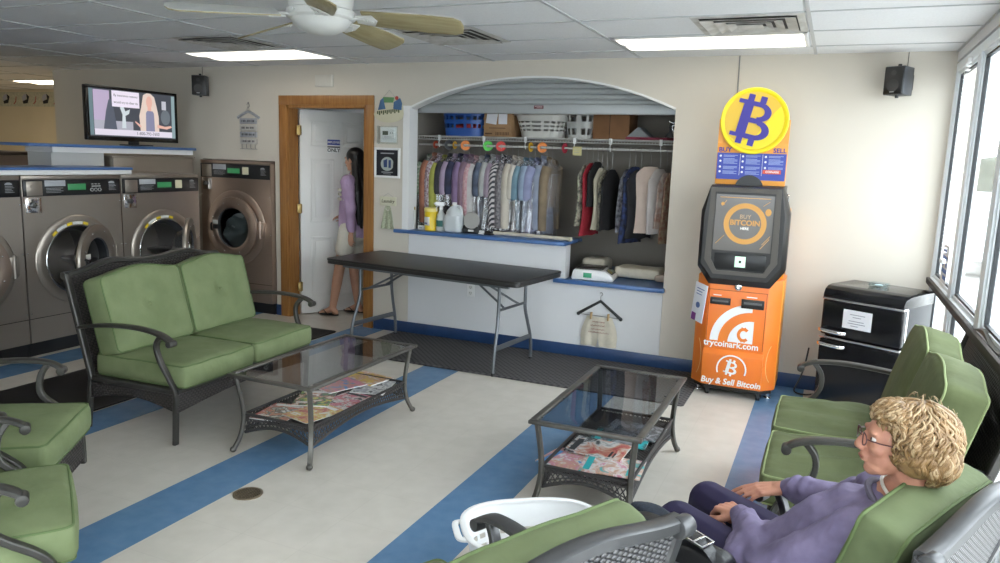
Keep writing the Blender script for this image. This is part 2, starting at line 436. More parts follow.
text('ONLY', .06, m_black, sg, FR(0, -.0035, -.058), 'lettering', bold=.001)

# window wall on the right ------------------------------------------------
q = MB(); q.box(XW, XW+.12, -3, YW, 2.345, H); q.box(XW-.03, XW, -3, YW, 2.36, H); q.box(XW, XW+.12, -3, YW, 0, .06)
struct(q.build('wall_right', m_wallwhite, smooth=False))
def bay(idx, M, w, z0=.06, z1=2.345, zt=.93):
    """glazed bay: frame, gaskets, transom, upper and lower pane; local x along wall, y outward"""
    q = MB(); f = .055
    q.box(0, f, -.03, .03, z0, z1, bev=.004); q.box(w-f, w, -.03, .03, z0, z1, bev=.004)
    q.box(f, w-f, -.03, .03, z1-f, z1, bev=.004); q.box(f, w-f, -.03, .03, z0, z0+f, bev=.004)
    q.box(f, w-f, -.035, .03, zt-.05, zt, bev=.004)
    # inner stops
    for (a, c) in ((z0+f, zt-.05), (zt, z1-f)):
        q.box(f, f+.022, -.018, .018, a, c); q.box(w-f-.022, w-f, -.018, .018, a, c); q.box(f, w-f, -.018, .018, a, a+.022); q.box(f, w-f, -.018, .018, c-.022, c)
    o = q.build('window_%d' % idx, m_alu); o.matrix_world = M; struct(o, 'aluminium framed shop window', 'window')
    for (a, c) in ((z0+f, zt-.05), (zt, z1-f)):
        g = MB(); g.box(f+.01, w-f-.01, -.002, .003, a+.01, c-.01); g.build('pane', g_window, o, smooth=False)
        k = MB(); k0, k1, a0, c0 = f+.022, w-f-.022, a+.022, c-.022
        for (x0, x1, zz0, zz1) in ((k0, k0+.012, a0, c0), (k1-.012, k1, a0, c0), (k0, k1, a0, a0+.012), (k0, k1, c0-.012, c0)): k.box(x0, x1, -.010, .010, zz0, zz1)
        k.build('gasket', m_gasket, o, smooth=False)
    return o
yb = YW-.02; idx = 1
Wb = .93
while yb > -3+.2:
    w_ = min(Wb, yb+3)
    bay(idx, Matrix.Translation((XW, yb, 0)) @ Matrix.Rotation(R(-90), 4, 'Z'), w_); idx += 1
    yb -= w_
# front wall behind the viewer: shop front glazing
q = MB(); q.box(-12.5, -3.06, -3.12, -3, 0, H); q.box(-3.06, XW+.1, -3.12, -3, 2.345, H); q.box(-3.06, XW+.1, -3.12, -3, 0, .06)
struct(q.build('wall_front', m_wall, smooth=False))
xb = XW
while xb > -2.9:
    bay(idx, Matrix.Translation((xb, -3.0, 0)) @ Matrix.Rotation(R(180), 4, 'Z'), 1.25); idx += 1; xb -= 1.25
# dark rail across the windows behind the loveseat
m_rail = mat('bronze_rail', (.055, .045, .040), .65, spec=.2)
q = MB(); q.box(XW-.058, XW-.036, .4, 5.85, .888, .928, bev=.005); struct(q.build('trim_3', m_rail), 'dark rail along the windows', 'rail')

# outdoors -------------------------------------------------------------------
m_pave = mat('concrete_pavement', (.50, .49, .47), .85, var=.08, vscale=3)
q = MB(); q.box(XW+.13, 60, -30, 60, -.2, -.06); q.box(-30, XW+.13, -30, -3.13, -.2, -.06); struct(q.build('ground_outside', m_pave, smooth=False))
# mats on the floor ------------------------------------------------------------
m_mat = weave_mat('charcoal_mat', (.105, .098, .10), (.035, .033, .036), 45., .85)
N, L, b = nodes_of(m_mat)
for n in N:
    if n.type == 'MAPPING': n.inputs['Rotation'].default_value = (R(90), 0, R(0)); n.inputs['Scale'].default_value = (38, 38, 38)
q = MB(); q.prism(rrect(-3.60, -.80, 5.03, 5.90, .03), .0005, .012, 'z', bev=.003); o = q.build('floor_mat', m_mat); tag(o, 'charcoal textured floor mat under the folding table along the counter wall', 'floor mat')
m_bmat = mat('black_rubber_mat', (.008, .008, .009), .55, spec=.3, bump=.1, bscale=200)
q = MB(); q.prism(rrect(-4.89, -4.06, .6, 5.61, .03), .0005, .010, 'z', bev=.002); o = q.build('floor_mat', m_bmat); tag(o, 'long black rubber mat running behind the green loveseat to the doorway', 'floor mat')
q = MB()
# decal poster and mini blind at the first window bay, things outside -----------------
wp = thing('window_poster', 'small white poster with blue blocks stuck low on the window nearest the corner', 'poster', (XW-.012, 5.42, 1.06), -90)
q = MB(); q.box(-.13, .13, -.001, .001, -.11, .13); q.build('sheet', mat('white_paper', (.74, .74, .78), .7), wp, smooth=False)
q = MB()
for r_ in range(5):
    for c_ in range(3):
        if (r_*3+c_) % 5 != 2: q.box(-.10+.07*c_, -.045+.07*c_, -.002, -.001, .075-.04*r_, .10-.04*r_)
q.build('blue_blocks', mat('poster_blue', (.03, .12, .45), .6), wp, smooth=False)
blind = thing('window_blind', 'narrow white slatted blind hanging in the window nearest the corner', 'blind', (XW-.055, 5.18, 0), -90)
q = MB(); q.box(-.05, .05, -.012, .012, 2.26, 2.29, bev=.003); q.build('headrail', m_white, blind)
q = MB()
for k_ in range(46): q.box(-.045, .045, -.012, .012, 2.245-.024*k_, 2.247-.024*k_, M=None)
o = q.build('slats', m_white, blind, smooth=False); o['kind'] = 'stuff'
q = MB(); q.tube([(.0, -.013, 2.26), (0, -.013, 1.10)], .0015, 4); q.box(-.045, .045, -.012, .012, 1.10, 1.125, bev=.003); q.build('bottom_rail', m_white, blind)
m_car = mat('silver_car_paint', (.55, .57, .60), .3, .3); m_cglass = mat('car_glass', (.05, .06, .07), .1)
car = thing('car', 'pale parked car outside seen through the windows', 'car', (3.1, 16.0, -.06), 80)
q = MB(); q.prism([(-2.1, .30), (-2.15, .55), (-2.0, .72), (-1.2, .84), (-.7, 1.32), (.8, 1.36), (1.5, .90), (2.1, .80), (2.15, .40), (2.0, .28)], -.85, .85, 'y', bev=.05); q.build('car_body', m_car, car)
q = MB()
for s in (-1, 1): q.prism([(-1.05, .86), (-.62, 1.24), (.05, 1.27), (.05, .86)], s*.855-.004, s*.855+.004, 'y'); q.prism([(.12, .86), (.12, 1.27), (.72, 1.27), (1.3, .88)], s*.855-.004, s*.855+.004, 'y')
q.build('side_windows', m_cglass, car)
for x_ in (-1.35, 1.35):
    for s in (-1, 1):
        q = MB(); q.cyl((x_, s*.72, .32), (x_, s*.88, .32), .32, 28, bev=.03); wh = q.build('wheel', m_black, car)
        q = MB(); q.cyl((x_, s*.885, .32), (x_, s*.89, .32), .19, 20); q.build('hubcap', m_chrome, wh)
m_hedge = mat('hedge_green', (.030, .038, .028), .9, color2=(.045, .055, .04), vscale=2.5)
q = MB()
def hfn(p): return p+V((0, 0, 1.1))+V((noise.noise(p*.9), noise.noise(p*.9+V((5, 0, 0))), noise.noise(p*.9+V((0, 7, 0)))))*.45
q.rbox(24, 1.8, 2.3, .5, hfn, (50, 6, 6)); o = q.build('hedge', m_hedge, ang=180); o.location = (12, 34, 0); tag(o, 'dark green hedge across the street beyond the windows', 'hedge', kind='stuff')
# ================================================================== CEILING FIXTURES
EXPOSURE = 0.18
m_diff = mat('light_diffuser', (.9, .9, .85), .5, emit=(1., .93, .80), estr=2.4)
m_diff_far = mat('warm_light_diffuser', (.9, .88, .8), .5, emit=(1., .86, .62), estr=6.)
m_frame_w = mat('white_metal_trim', (.72, .72, .72), .4)
def ceiling_light(x0, x1, y0, y1, label, md=None):
    t = thing('ceiling_light', label, 'ceiling light', ((x0+x1)/2, (y0+y1)/2, H), group='fluorescent ceiling panels'); w, d = (x1-x0)/2, (y1-y0)/2
    q = MB()
    for (a, b_, c, e) in ((-w, w, -d, -d+.025), (-w, w, d-.025, d), (-w, -w+.025, -d, d), (w-.025, w, -d, d)): q.box(a, b_, c, e, -.012, -.001, bev=.003)
    q.build('frame', m_frame_w, t)
    def fn(u, v):
        return V(((u-.5)*2*(w-.025), (v-.5)*2*(d-.025), -.006-.012*abs(math.sin(v*2*math.pi))))
    q = MB(); q.surf(4, 24, fn); q.build('diffuser', md or m_diff, t)
ceiling_light(-5.19, -3.98, 4.95, 5.52, 'lit fluorescent ceiling panel left of the fan, above the washers')
ceiling_light(-1.43, -.235, 4.95, 5.52, 'lit fluorescent ceiling panel in front of the tall orange kiosk')
ceiling_light(-10.13, -8.95, 6.75, 7.31, 'lit fluorescent ceiling panel beyond the corner on the far left', m_diff_far)
ceiling_light(-11.38, -10.20, 4.95, 5.52, 'unseen warm ceiling panel added to brighten the far left area', m_diff_far); ceiling_light(-10.13, -8.95, 3.75, 4.32, 'unseen warm ceiling panel added over the back washer row to brighten the far left', m_diff_far)  # both panels are unseen, added to brighten the far left wall
ceiling_light(-1.43, -.235, .75, 1.32, 'unseen ceiling panel added for light from behind'); ceiling_light(-5.19, -3.98, .75, 1.32, 'unseen ceiling panel added for light from behind')  # unseen pair, added to supply light from behind the camera
for o_ in [o for o in bpy.data.objects if o.get('label') == 'unseen ceiling panel added for light from behind']: o_['group'] = 'unseen added ceiling panels'
m_vent = mat('vent_white', (.60, .59, .57), .5, color2=(.42, .40, .37), vscale=9)
m_soot = mat('vent_soot', (.05, .045, .04), .9)
def vent(cx, cy, label, s=.295):
    t = thing('ceiling_vent', label, 'air vent', (cx, cy, H), group='square ceiling air vents')
    q = MB(); q.box(-s+.02, s-.02, -s+.02, s-.02, -.003, -.001); q.build('backing', m_soot, t, smooth=False)
    def ring(q, so, si, zo, zi):
        for k in range(4):
            M = Matrix.Rotation(R(90*k), 4, 'Z')
            q.prism([(-so, zo), (so, zo), (si, zi), (-si, zi)], 0, .001, 'y') if 0 else None
            b2 = bmesh.new(); vs_ = [b2.verts.new(c) for c in ((-so, -so, zo), (so, -so, zo), (si, -si, zi), (-si, -si, zi), (-so, -so, zo+.003), (so, -so, zo+.003), (si, -si, zi+.003), (-si, -si, zi+.003))]
            for fi in ((0, 1, 2, 3), (7, 6, 5, 4), (0, 4, 5, 1), (1, 5, 6, 2), (2, 6, 7, 3), (3, 7, 4, 0)): b2.faces.new([vs_[i] for i in fi])
            q._merge(b2, M)
    q = MB(); ring(q, s, s-.04, -.008, -.010); q.build('frame', m_vent, t, smooth=False)
    for (a, b_) in ((s-.045, s-.105), (s-.115, s-.165), (s-.175, s-.215)):
        q = MB(); ring(q, a, b_, -.022, -.006); q.build('louvre', m_vent, t, smooth=False)
    q = MB(); q.box(-.07, .07, -.07, .07, -.022, -.018, bev=.003); q.build('centre_plate', m_vent, t)
vent(-.522, 4.63, 'sooty square air vent on the ceiling above the tall orange kiosk')
vent(-4.30, 4.58, 'sooty square air vent behind the leftmost fan blade')
vent(-2.43, 4.66, 'square air vent behind the right fan blades')
# ceiling fan -------------------------------------------------------------
fan = thing('ceiling_fan', 'white ceiling fan with wood blades and a frosted bowl light', 'ceiling fan', (-2.2577, 2.9988, .012))
m_fan = mat('fan_white', (.62, .62, .60), .4); m_bowl = mat('frosted_bowl', (.60, .60, .58), .3)
m_blade = mat('oak_veneer_blade', (.35, .30, .17), .45, color2=(.25, .205, .10), vscale=5)
N, L, b = nodes_of(m_blade); nn = [n for n in N if n.type == 'TEX_NOISE'][0]; tcn = [n for n in N if n.type == 'TEX_COORD'][0]
mp = N.new('ShaderNodeMapping'); mp.inputs['Scale'].default_value = (1.2, 9, 9); L.new(tcn.outputs['Object'], mp.inputs['Vector']); L.new(mp.outputs[0], nn.inputs['Vector'])
q = MB(); q.lathe([(0, H-.013), (.085, H-.013), (.085, H-.03), (.06, H-.045), (.06, H-.06), (.135, H-.075), (.15, H-.12), (.14, H-.18), (.10, H-.205), (.09, H-.225), (0, H-.225)], 36); q.build('motor_housing', m_fan, fan)
q = MB(); q.lathe([(0, 2.285), (.10, 2.285), (.15, 2.268), (.160, 2.262), (.160, 2.235), (.153, 2.228), (.15, 2.226), (0, 2.226)], 40)
for a in (20, 140, 260): q.cyl((.158*math.cos(R(a)), .158*math.sin(R(a)), 2.248), (.173*math.cos(R(a)), .173*math.sin(R(a)), 2.248), .006, 8)
q.build('light_fitter', m_fan, fan)
q = MB(); q.lathe([(.142, 2.232), (.139, 2.224), (.128, 2.204), (.106, 2.184), (.072, 2.168), (.036, 2.160), (0, 2.158)], 40); q.build('bowl_shade', m_bowl, fan)
for k in range(5):
    a = 18+72*k
    M = Matrix.Rotation(R(a), 4, 'Z')
    q = MB()
    prof = [(.20, -.058), (.30, -.066), (.50, -.074), (.63, -.072), (.665, -.05), (.674, 0), (.665, .05), (.63, .072), (.50, .074), (.30, .066), (.20, .058)]
    q.prism(prof, -.003, .003, 'z', M=Matrix.Rotation(R(-20), 4, 'X'), bev=.001)
    bl = q.build('blade', m_blade, fan); bl.matrix_local = M @ Matrix.Translation((0, 0, 2.250)) @ Matrix.Rotation(R(4), 4, 'Y')
    q = MB(); q.prism([(x_, y_*1.04) for x_, y_ in prof], -.0006, .0006, 'z', M=Matrix.Translation((0, 0, .0045)) @ Matrix.Rotation(R(-20), 4, 'X')); q.build('edge_band', m_fan, bl)
    q = MB(); q.tube(cr([(.09, 0, .0), (.13, 0, -.012), (.17, 0, -.004), (.21, 0, -.006)], 4), 1, seg=8, flat=(.022, .006))
    q.prism([(.17, -.03), (.25, -.045), (.27, 0), (.25, .045), (.17, .03)], -.012, -.006, 'z', M=Matrix.Rotation(R(-20), 4, 'X'), bev=.002)
    for (sx_, sy_) in ((.225, -.022), (.225, .022), (.25, 0)): q.sph((sx_, sy_, -.014), .005, 8)
    bi = q.build('blade_iron', m_fan, fan); bi.matrix_local = M @ Matrix.Translation((0, 0, 2.250)) @ Matrix.Rotation(R(4), 4, 'Y')
# ================================================================== PATIO SEATING
m_fr = mat('bronze_frame_metal', (.060, .057, .052), .38, .45, var=.08, vscale=20)
m_frame_l = mat('pewter_frame_metal', (.085, .085, .088), .35, .55, var=.08, vscale=20)
m_wick = weave_mat('dark_wicker', (.060, .050, .048), (.008, .007, .007), 75., .5)
m_wickl = weave_mat('grey_wicker', (.15, .145, .15), (.012, .011, .012), 88., .4, diag=True)
def cloth_mat(name, c, c2, pip):
    m = mat(name, c, .85, color2=c2, vscale=6.5, bump=.55, bscale=13)
    mat(name+'_piping', pip, .8)
    return m, MATS[name+'_piping']
m_gL = cloth_mat('sage_green_fabric', (.185, .225, .110), (.148, .185, .084), (.10, .15, .055))
m_gR = cloth_mat('olive_green_fabric', (.118, .140, .058), (.090, .110, .043), (.24, .29, .13))
m_gM = cloth_mat('moss_green_fabric', (.132, .162, .076), (.100, .127, .055), (.10, .14, .05))

def wrinkle(p, amp, f=7., seed=0.):
    n = noise.noise(V((p.x*f+seed, p.y*f*.6, p.z*f+seed*2)))
    n2 = noise.noise(V((p.x*f*2.7+seed, p.y*f*1.2+3, p.z*f*2.7)))
    return amp*(n+.4*n2)

def seat_cushion(w, d, h, fab, parent, cx, cy, z0, seed, wrk=.006, puff=.018):
    def fn(p):
        u = p.x/(w/2); v = p.y/(d/2); t = p.z/(h/2)
        bx = max(0, 1-u*u)*max(0, 1-v*v)
        z = p.z+(puff*bx**.7 if t > 0 else -.004*bx)
        x = p.x+(.010*(1-t*t)*(1-v*v))*(1 if u > 0 else -1)*min(1, abs(u)**3)
        y = p.y+(.012*(1-t*t)*(1-u*u))*(1 if v > 0 else -1)*min(1, abs(v)**3)
        q_ = V((x, y, z))
        k = wrinkle(q_, wrk, 8, seed)
        # pulled folds running front to back
        k += wrk*1.5*math.sin(q_.x*38+6*noise.noise(V((q_.x*5+seed, q_.y*4, 0))))*max(0, .35+.65*v if v > -.5 else 0)*max(0, 1-abs(u)**4)*.5
        if t > .3: z += k
        return V((x, y, z))+V((cx, cy, z0+h/2))
    q = MB(); q.rbox(w, d, h, .032, fn, (22, 22, 3))
    o = q.build('seat_cushion', fab[0], parent, ang=80)
    q = MB()
    for s in (1, -1):
        r_ = .032
        ring = [V((a, b_, 0)) for a, b_ in rrect(-w/2+.003, w/2-.003, -d/2+.003, d/2-.003, .036, 5)]
        out_ = []
        for i in range(len(ring)):
            A, B = ring[i], ring[(i+1) % len(ring)]
            n_ = max(1, int((B-A).length/.03))
            for k in range(n_):
                p = A+(B-A)*k/n_
                p3 = V((p.x, p.y, s*(h/2-.003)))
                q3 = V((max(-w/2+r_, min(w/2-r_, p3.x)), max(-d/2+r_, min(d/2-r_, p3.y)), s*(h/2-r_)))
                out_.append(fn(q3+(p3-q3).normalized()*(r_+.001)))
        q.tube(out_, .0048, 6, closed=True)
    q.build('piping', fab[1], o)
    return o

def back_cushion(w, h, t, fab, parent, M, seed, button=True, hump=.05):
    """local: x width, z height (0..h), y thickness; front = -y"""
    def top(u):  # camel profile
        c = math.cos(max(-1, min(1, u))*math.pi/1.0)
        return hump*(.5+.5*c)
    def fn(p):
        u = p.x/(w/2); v = p.z/(h/2); s = p.y/(t/2)
        z = p.z+top(u)*max(0, (v+1)/2)
        bx = max(0, 1-u*u)*max(0, 1-v*v)
        y = p.y+(-1 if s < 0 else .4)*.022*bx**.6
        if s < 0:
            if button:
                dd = math.hypot(p.x, p.z-.02); y += .020*math.exp(-(dd/.035)**2)+.006*math.exp(-(dd/.10)**2)
            y += wrinkle(V((p.x, p.z, 0)), .005, 6, seed)
        z += wrinkle(V((p.x, p.y, p.z)), .003, 7, seed+3)
        return V((p.x, y, z+h/2))
    q = MB(); q.rbox(w, t, h, .035, fn, (22, 3, 20), M=M)
    o = q.build('back_cushion', fab[0], parent, ang=80)
    q = MB()
    for s in (1, -1):
        ring = [V((a, b_, 0)) for a, b_ in rrect(-w/2+.004, w/2-.004, -h/2+.004, h/2-.004, .04, 5)]
        out_ = []
        for i in range(len(ring)):
            A, B = ring[i], ring[(i+1) % len(ring)]
            n_ = max(1, int((B-A).length/.035))
            for k in range(n_):
                p = A+(B-A)*k/n_
                p3 = V((p.x, s*(t/2-.004), p.y)); r_ = .035
                q3 = V((max(-w/2+r_, min(w/2-r_, p3.x)), s*(t/2-r_), max(-h/2+r_, min(h/2-r_, p3.z))))
                out_.append(fn(q3+(p3-q3).normalized()*(r_+.001)))
        q.tube(out_, .0048, 6, closed=True, M=M)
    q.build('piping', fab[1], o)
    if button:
        q = MB(); q.sph((0, 0, 0), .013, 12, (1, .45, 1), M=M @ Matrix.Translation((0, -t/2-.004, h/2+.02+.0))); q.build('button', fab[0], o)
    return o

def patio_seat(name, label, cat, loc, rz, n=2, cw=.60, fab=m_gL, swivel=False, metal=m_fr, wick=m_wick, seed=0., group=None, back_lean=15, button=True, wrk=.006, seat_top=.45, back_h=.50, af=1., hump=.04, camel=.05, bt=.15, boff=.155, bdw=0., bdx=0.):
    t = thing(name, label, cat, loc, rz, group)
    W = n*cw+.005; hw = W/2; D0, D1 = -.33, .30      # front rail, rear rail
    zs = seat_top-.13                                # deck height
    # seat deck frame
    q = MB()
    q.tube([(-hw, D0, zs-.015), (hw, D0, zs-.015)], 1, 8, flat=(.018, .016)); q.tube([(-hw, D1, zs-.015), (hw, D1, zs-.015)], 1, 8, flat=(.018, .016))
    for s in (-1, 1): q.tube([(s*hw, D0, zs-.015), (s*hw, D1, zs-.015)], 1, 8, flat=(.016, .016))
    q.build('seat_frame', metal, t)
    q = MB(); q.box(-hw+.01, hw-.01, D0+.01, D1-.01, zs-.012, zs-.002); q.build('seat_deck', wick, t)
    # skirts
    zb = .17 if swivel else .19
    def skirt(p0, p1, rise):
        q = MB(); p0 = V(p0); p1 = V(p1); dirn = (p1-p0)
        nrm = V((dirn.y, -dirn.x, 0)).normalized()*.006
        def fn(u, v):
            b_ = zb+rise*math.sin(math.pi*u)
            return p0+dirn*u+nrm+V((0, 0, b_+(zs-.02-b_)*v))
        q.surf(24, 6, fn, thick=.010)
        r_ = [p0+dirn*(i/24)+nrm*.4+V((0, 0, zb+rise*math.sin(math.pi*i/24))) for i in range(25)]
        q.tube(r_, .007, 6)
        q.build('skirt', wick, t)
    skirt((-hw, D0, 0), (hw, D0, 0), .035 if not swivel else .0); skirt((hw, D1, 0), (-hw, D1, 0), .03)
    skirt((-hw, D1, 0), (-hw, D0, 0), .05 if not swivel else .02); skirt((hw, D0, 0), (hw, D1, 0), .05 if not swivel else .02)
    # back frame: posts lean back, camel top
    ln = math.tan(R(back_lean)); y0b = D1-.01
    zt = seat_top+back_h-.045
    def bp(x, z): return V((x, y0b+(z-zs)*ln, z))
    def topz(x):
        if n == 2:
            u = abs(x)/hw
            return zt+.015-.03*u+.035*math.exp(-((u-.5)/.26)**2)
        return zt-.02+camel*(.5+.5*math.cos(math.pi*x/hw))
    q = MB()
    for s in (-1, 1):
        q.tube(cr([bp(s*hw, zs-.02), bp(s*hw, zs+.2), bp(s*hw*1.0, zt-.06), bp(s*hw, topz(hw))], 4), 1, 8, flat=(.020, .016), up=(0, 1, 0))
    m_ = 28
    tp = [bp(-hw+2*hw*i/m_, topz(-hw+2*hw*i/m_)) for i in range(m_+1)]
    q.tube(tp, 1, 8, flat=(.022, .016), up=(0, 0, 1))
    for s in (-1, 1):   # rolled ends of the top rail
        e = bp(s*hw, topz(hw)); q.cyl(e+V((0, .012, -.006))-V((.024*s, 0, 0)), e+V((0, .012, -.006))+V((.016*s, 0, 0)), .024, 16, bev=.004)
    q.build('back_frame', metal, t)
    q = MB()
    def fnb(u, v):
        x = (-hw+.012)+(2*hw-.024)*u
        z = zs+.02+(topz(x)-.012-zs-.02)*v
        return bp(x, z)+V((0, .0, 0))
    q.surf(30, 14, fnb, thick=.010); q.build('back_panel', wick, t)
    # arms and legs
    za = seat_top+.175
    for s in (-1, 1):
        q = MB()
        yb_ = bp(0, za-.03).y
        pts = cr([(s*hw, yb_, za-.03), (s*(hw+.005), .15, za+.005), (s*(hw+.02), -.08*af, za+.018), (s*(hw+.032), -.24*af, za+.008), (s*(hw+.038), -.32*af, za-.015), (s*(hw+.038), -.352*af, za-.040)], 5)
        q.tube(pts, 1, 10, flat=(.025, .0105), up=(0, 0, 1))
        q.cyl((s*(hw+.038)-.026, -.345*af, za-.038), (s*(hw+.038)+.026, -.345*af, za-.038), .019, 14, bev=.004)
        q.build('arm', metal, t)
        q = MB()
        foot = .0 if not swivel else zb-.02
        ptsl = [(s*(hw+.03), -.275*af, za+.002), (s*(hw+.022), -.225*af, za-.06), (s*(hw+.012), -.235*af, za-.15), (s*(hw+.005), -.29, za-.25), (s*(hw+.0), -.325, za-.33)]
        ptsl += [(s*hw, -.322, .20), (s*hw, -.312, .0)] if not swivel else [(s*hw, -.330, zb+.04), (s*hw, -.330, zb-.025)]
        q.tube(cr(ptsl, 5), 1, 10, flat=(.0165, .0125), up=(0, 1, 0))
        q.build('front_leg', metal, t)
        if not swivel:
            q = MB(); q.tube(cr([(s*hw, D1-.005, zs), (s*hw, D1+.01, .18), (s*hw, D1+.035, 0)], 4), 1, 8, flat=(.016, .014), up=(0, 1, 0)); q.build('rear_leg', metal, t)
    if swivel:
        q = MB(); q.cyl((0, 0, .0), (0, 0, .03), .24, 32, bev=.008); q.cyl((0, 0, .03), (0, 0, zs-.02), .035, 16); q.build('swivel_base', metal, t)
    for i in range(n):
        cx = (-(n-1)/2+i)*cw
        seat_cushion(cw-.015, .66, .13, fab, t, cx, -.055, zs, seed+i*3.1, wrk)
        M = Matrix.Translation((cx+bdx, boff, seat_top-.01)) @ Matrix.Rotation(R(-back_lean), 4, 'X')
        back_cushion(cw-.006-bdw, back_h-.04, bt, fab, t, M, seed+i*5+1, button, hump)
    return t
patio_seat('loveseat', 'green cushioned metal loveseat facing away from the washers', 'loveseat', (-3.555, 3.53, 0), 93, 2, .605, m_gL, seed=1.)
patio_seat('armchair', 'green cushioned swivel armchair at the left edge, nearer the washers', 'armchair', (-3.23, 1.89, 0), 125, 1, .57, m_gL, swivel=True, seed=4., af=.72)
patio_seat('armchair', 'green cushioned swivel armchair in the lower left corner of the view', 'armchair', (-2.53, 1.35, 0), 145, 1, .57, m_gL, swivel=True, seed=7., af=.72)
patio_seat('loveseat', 'green cushioned loveseat by the windows next to the black fridge', 'loveseat', (.225, 3.57, 0), -90, 2, .60, m_gR, seed=2., button=False, wrk=.016, af=.86)
patio_seat('armchair', 'wicker-backed green armchair the white haired woman sits in', 'armchair', (-.04, 2.03, 0), -116, 1, .62, m_gM, metal=m_frame_l, wick=m_wickl, swivel=True, seed=11., button=False, back_h=.52, af=.75, hump=.012, camel=.045, bt=.11, boff=.21, bdw=.07, bdx=-.045)
patio_seat('armchair', 'wicker-backed green armchair seen from behind at the bottom, beside the laundry basket', 'armchair', (-.772, 1.421, 0), -116, 1, .64, m_gM, metal=m_frame_l, wick=m_wickl, swivel=True, seed=15., button=False, back_h=.51, af=.75, hump=.01, camel=.045, bt=.10, boff=.225)

# ================================================================== COFFEE TABLES
g_table = glass_mat('smoked_glass', (.80, .84, .88), .80, .03)
m_lat = mat('dark_lattice', (.030, .027, .027), .5)
def coffee_table(label, loc, rz, L_=1.06, W_=.54, Ht=.445, skirt_metal=m_lat):
    t = thing('coffee_table', label, 'coffee table', loc, rz, 'glass topped coffee tables'); hl, hw = L_/2, W_/2
    q = MB(); f = .034
    for (x0, x1, y0, y1) in ((-hw, hw, -hl, -hl+f), (-hw, hw, hl-f, hl), (-hw, -hw+f, -hl+f, hl-f), (hw-f, hw, -hl+f, hl-f)): q.box(x0, x1, y0, y1, Ht-.018, Ht, bev=.004)
    q.build('top_frame', m_frame_t, t)
    q = MB(); q.box(-hw+f-.006, hw-f+.006, -hl+f-.006, hl-f+.006, Ht-.010, Ht-.004); q.build('glass_top', g_table, t, smooth=False)
    q = MB()
    for sx_ in (-1, 1):
        for sy_ in (-.92, -.3, .3, .92): q.cyl((sx_*(hw-f-.006), sy_*(hl-f-.01), Ht-.004), (sx_*(hw-f-.006), sy_*(hl-f-.01), Ht-.001), .006, 10)
    q.build('glass_buffers', m_black, t)
    zs = .19
    il, iw = hl-.075, hw-.055
    for sx_ in (-1, 1):
        for sy_ in (-1, 1):
            q = MB()
            d = V((sx_*.55, sy_, 0)).normalized()
            c0 = V((sx_*(iw), sy_*(il), 0))
            pts = [c0+d*.045+V((0, 0, Ht-.018)), c0+d*.03+V((0, 0, .36)), c0+d*.012+V((0, 0, .26)), c0+d*.008+V((0, 0, .17)), c0+d*.03+V((0, 0, .08)), c0+d*.065+V((0, 0, .018))]
            q.tube(cr(pts, 5), 1, 10, flat=(.0135, .0105), up=(d.x, d.y, 0))
            e = c0+d*.068; q.sph((e.x, e.y, .018), .018, 12, (1, 1, .95))
            q.build('leg', m_frame_t, t)
    q = MB(); q.box(-iw, iw, -il, il, zs-.012, zs); q.build('lower_shelf', m_wick, t)
    # lattice aprons with arched lower edge
    for (p0, p1) in (((-iw, -il), (iw, -il)), ((iw, -il), (iw, il)), ((iw, il), (-iw, il)), ((-iw, il), (-iw, -il))):
        p0 = V((*p0, 0)); p1 = V((*p1, 0)); ln = (p1-p0).length; dr = (p1-p0)/ln
        zt_ = zs+.018
        hgt = .105; rise = .055
        def zlow(s): return zt_-hgt+rise*math.sin(math.pi*s/ln)
        q = MB()
        q.tube([p0+V((0, 0, zt_)), p1+V((0, 0, zt_))], .0085, 8)
        q.tube([p0+dr*ln*i/30+V((0, 0, zlow(ln*i/30))) for i in range(31)], .0085, 8)
        for fcs in (.022,):
            q.tube([p0+dr*ln*i/30+V((0, 0, zlow(ln*i/30)+fcs)) for i in range(31)], .0035, 6)
            q.tube([p0+V((0, 0, zt_-.02)), p1+V((0, 0, zt_-.02))], .0035, 6)
        step = .026; k = int(ln/step)
        for i in range(-3, k+4):
            for sl in (-1, 1):
                # slanted strand from low to top
                s0 = i*step+(0 if sl > 0 else .0); run = .055
                a0, a1 = s0, s0+sl*run
                A = V((0, 0, 0)); pts_ = []
                for j in range(7):
                    ss = a0+(a1-a0)*j/6
                    if 0 <= ss <= ln:
                        zz = zlow(ss)+(zt_-zlow(ss))*j/6
                        pts_.append(p0+dr*ss+V((0, 0, zz)))
                if len(pts_) >= 2: q.tube(pts_, .0032, 5)
        q.build('lattice_apron', skirt_metal, t)
    return t
m_frame_t = mat('bronze_table_metal', (.105, .098, .088), .36, .5, var=.1, vscale=25)
coffee_table('glass and metal coffee table in front of the loveseat by the washers', (-2.605, 3.53, 0), 0, 1.08, .555)
coffee_table('glass and metal coffee table next to the white laundry basket', (-.925, 3.66, 0), 0, 1.10, .53)

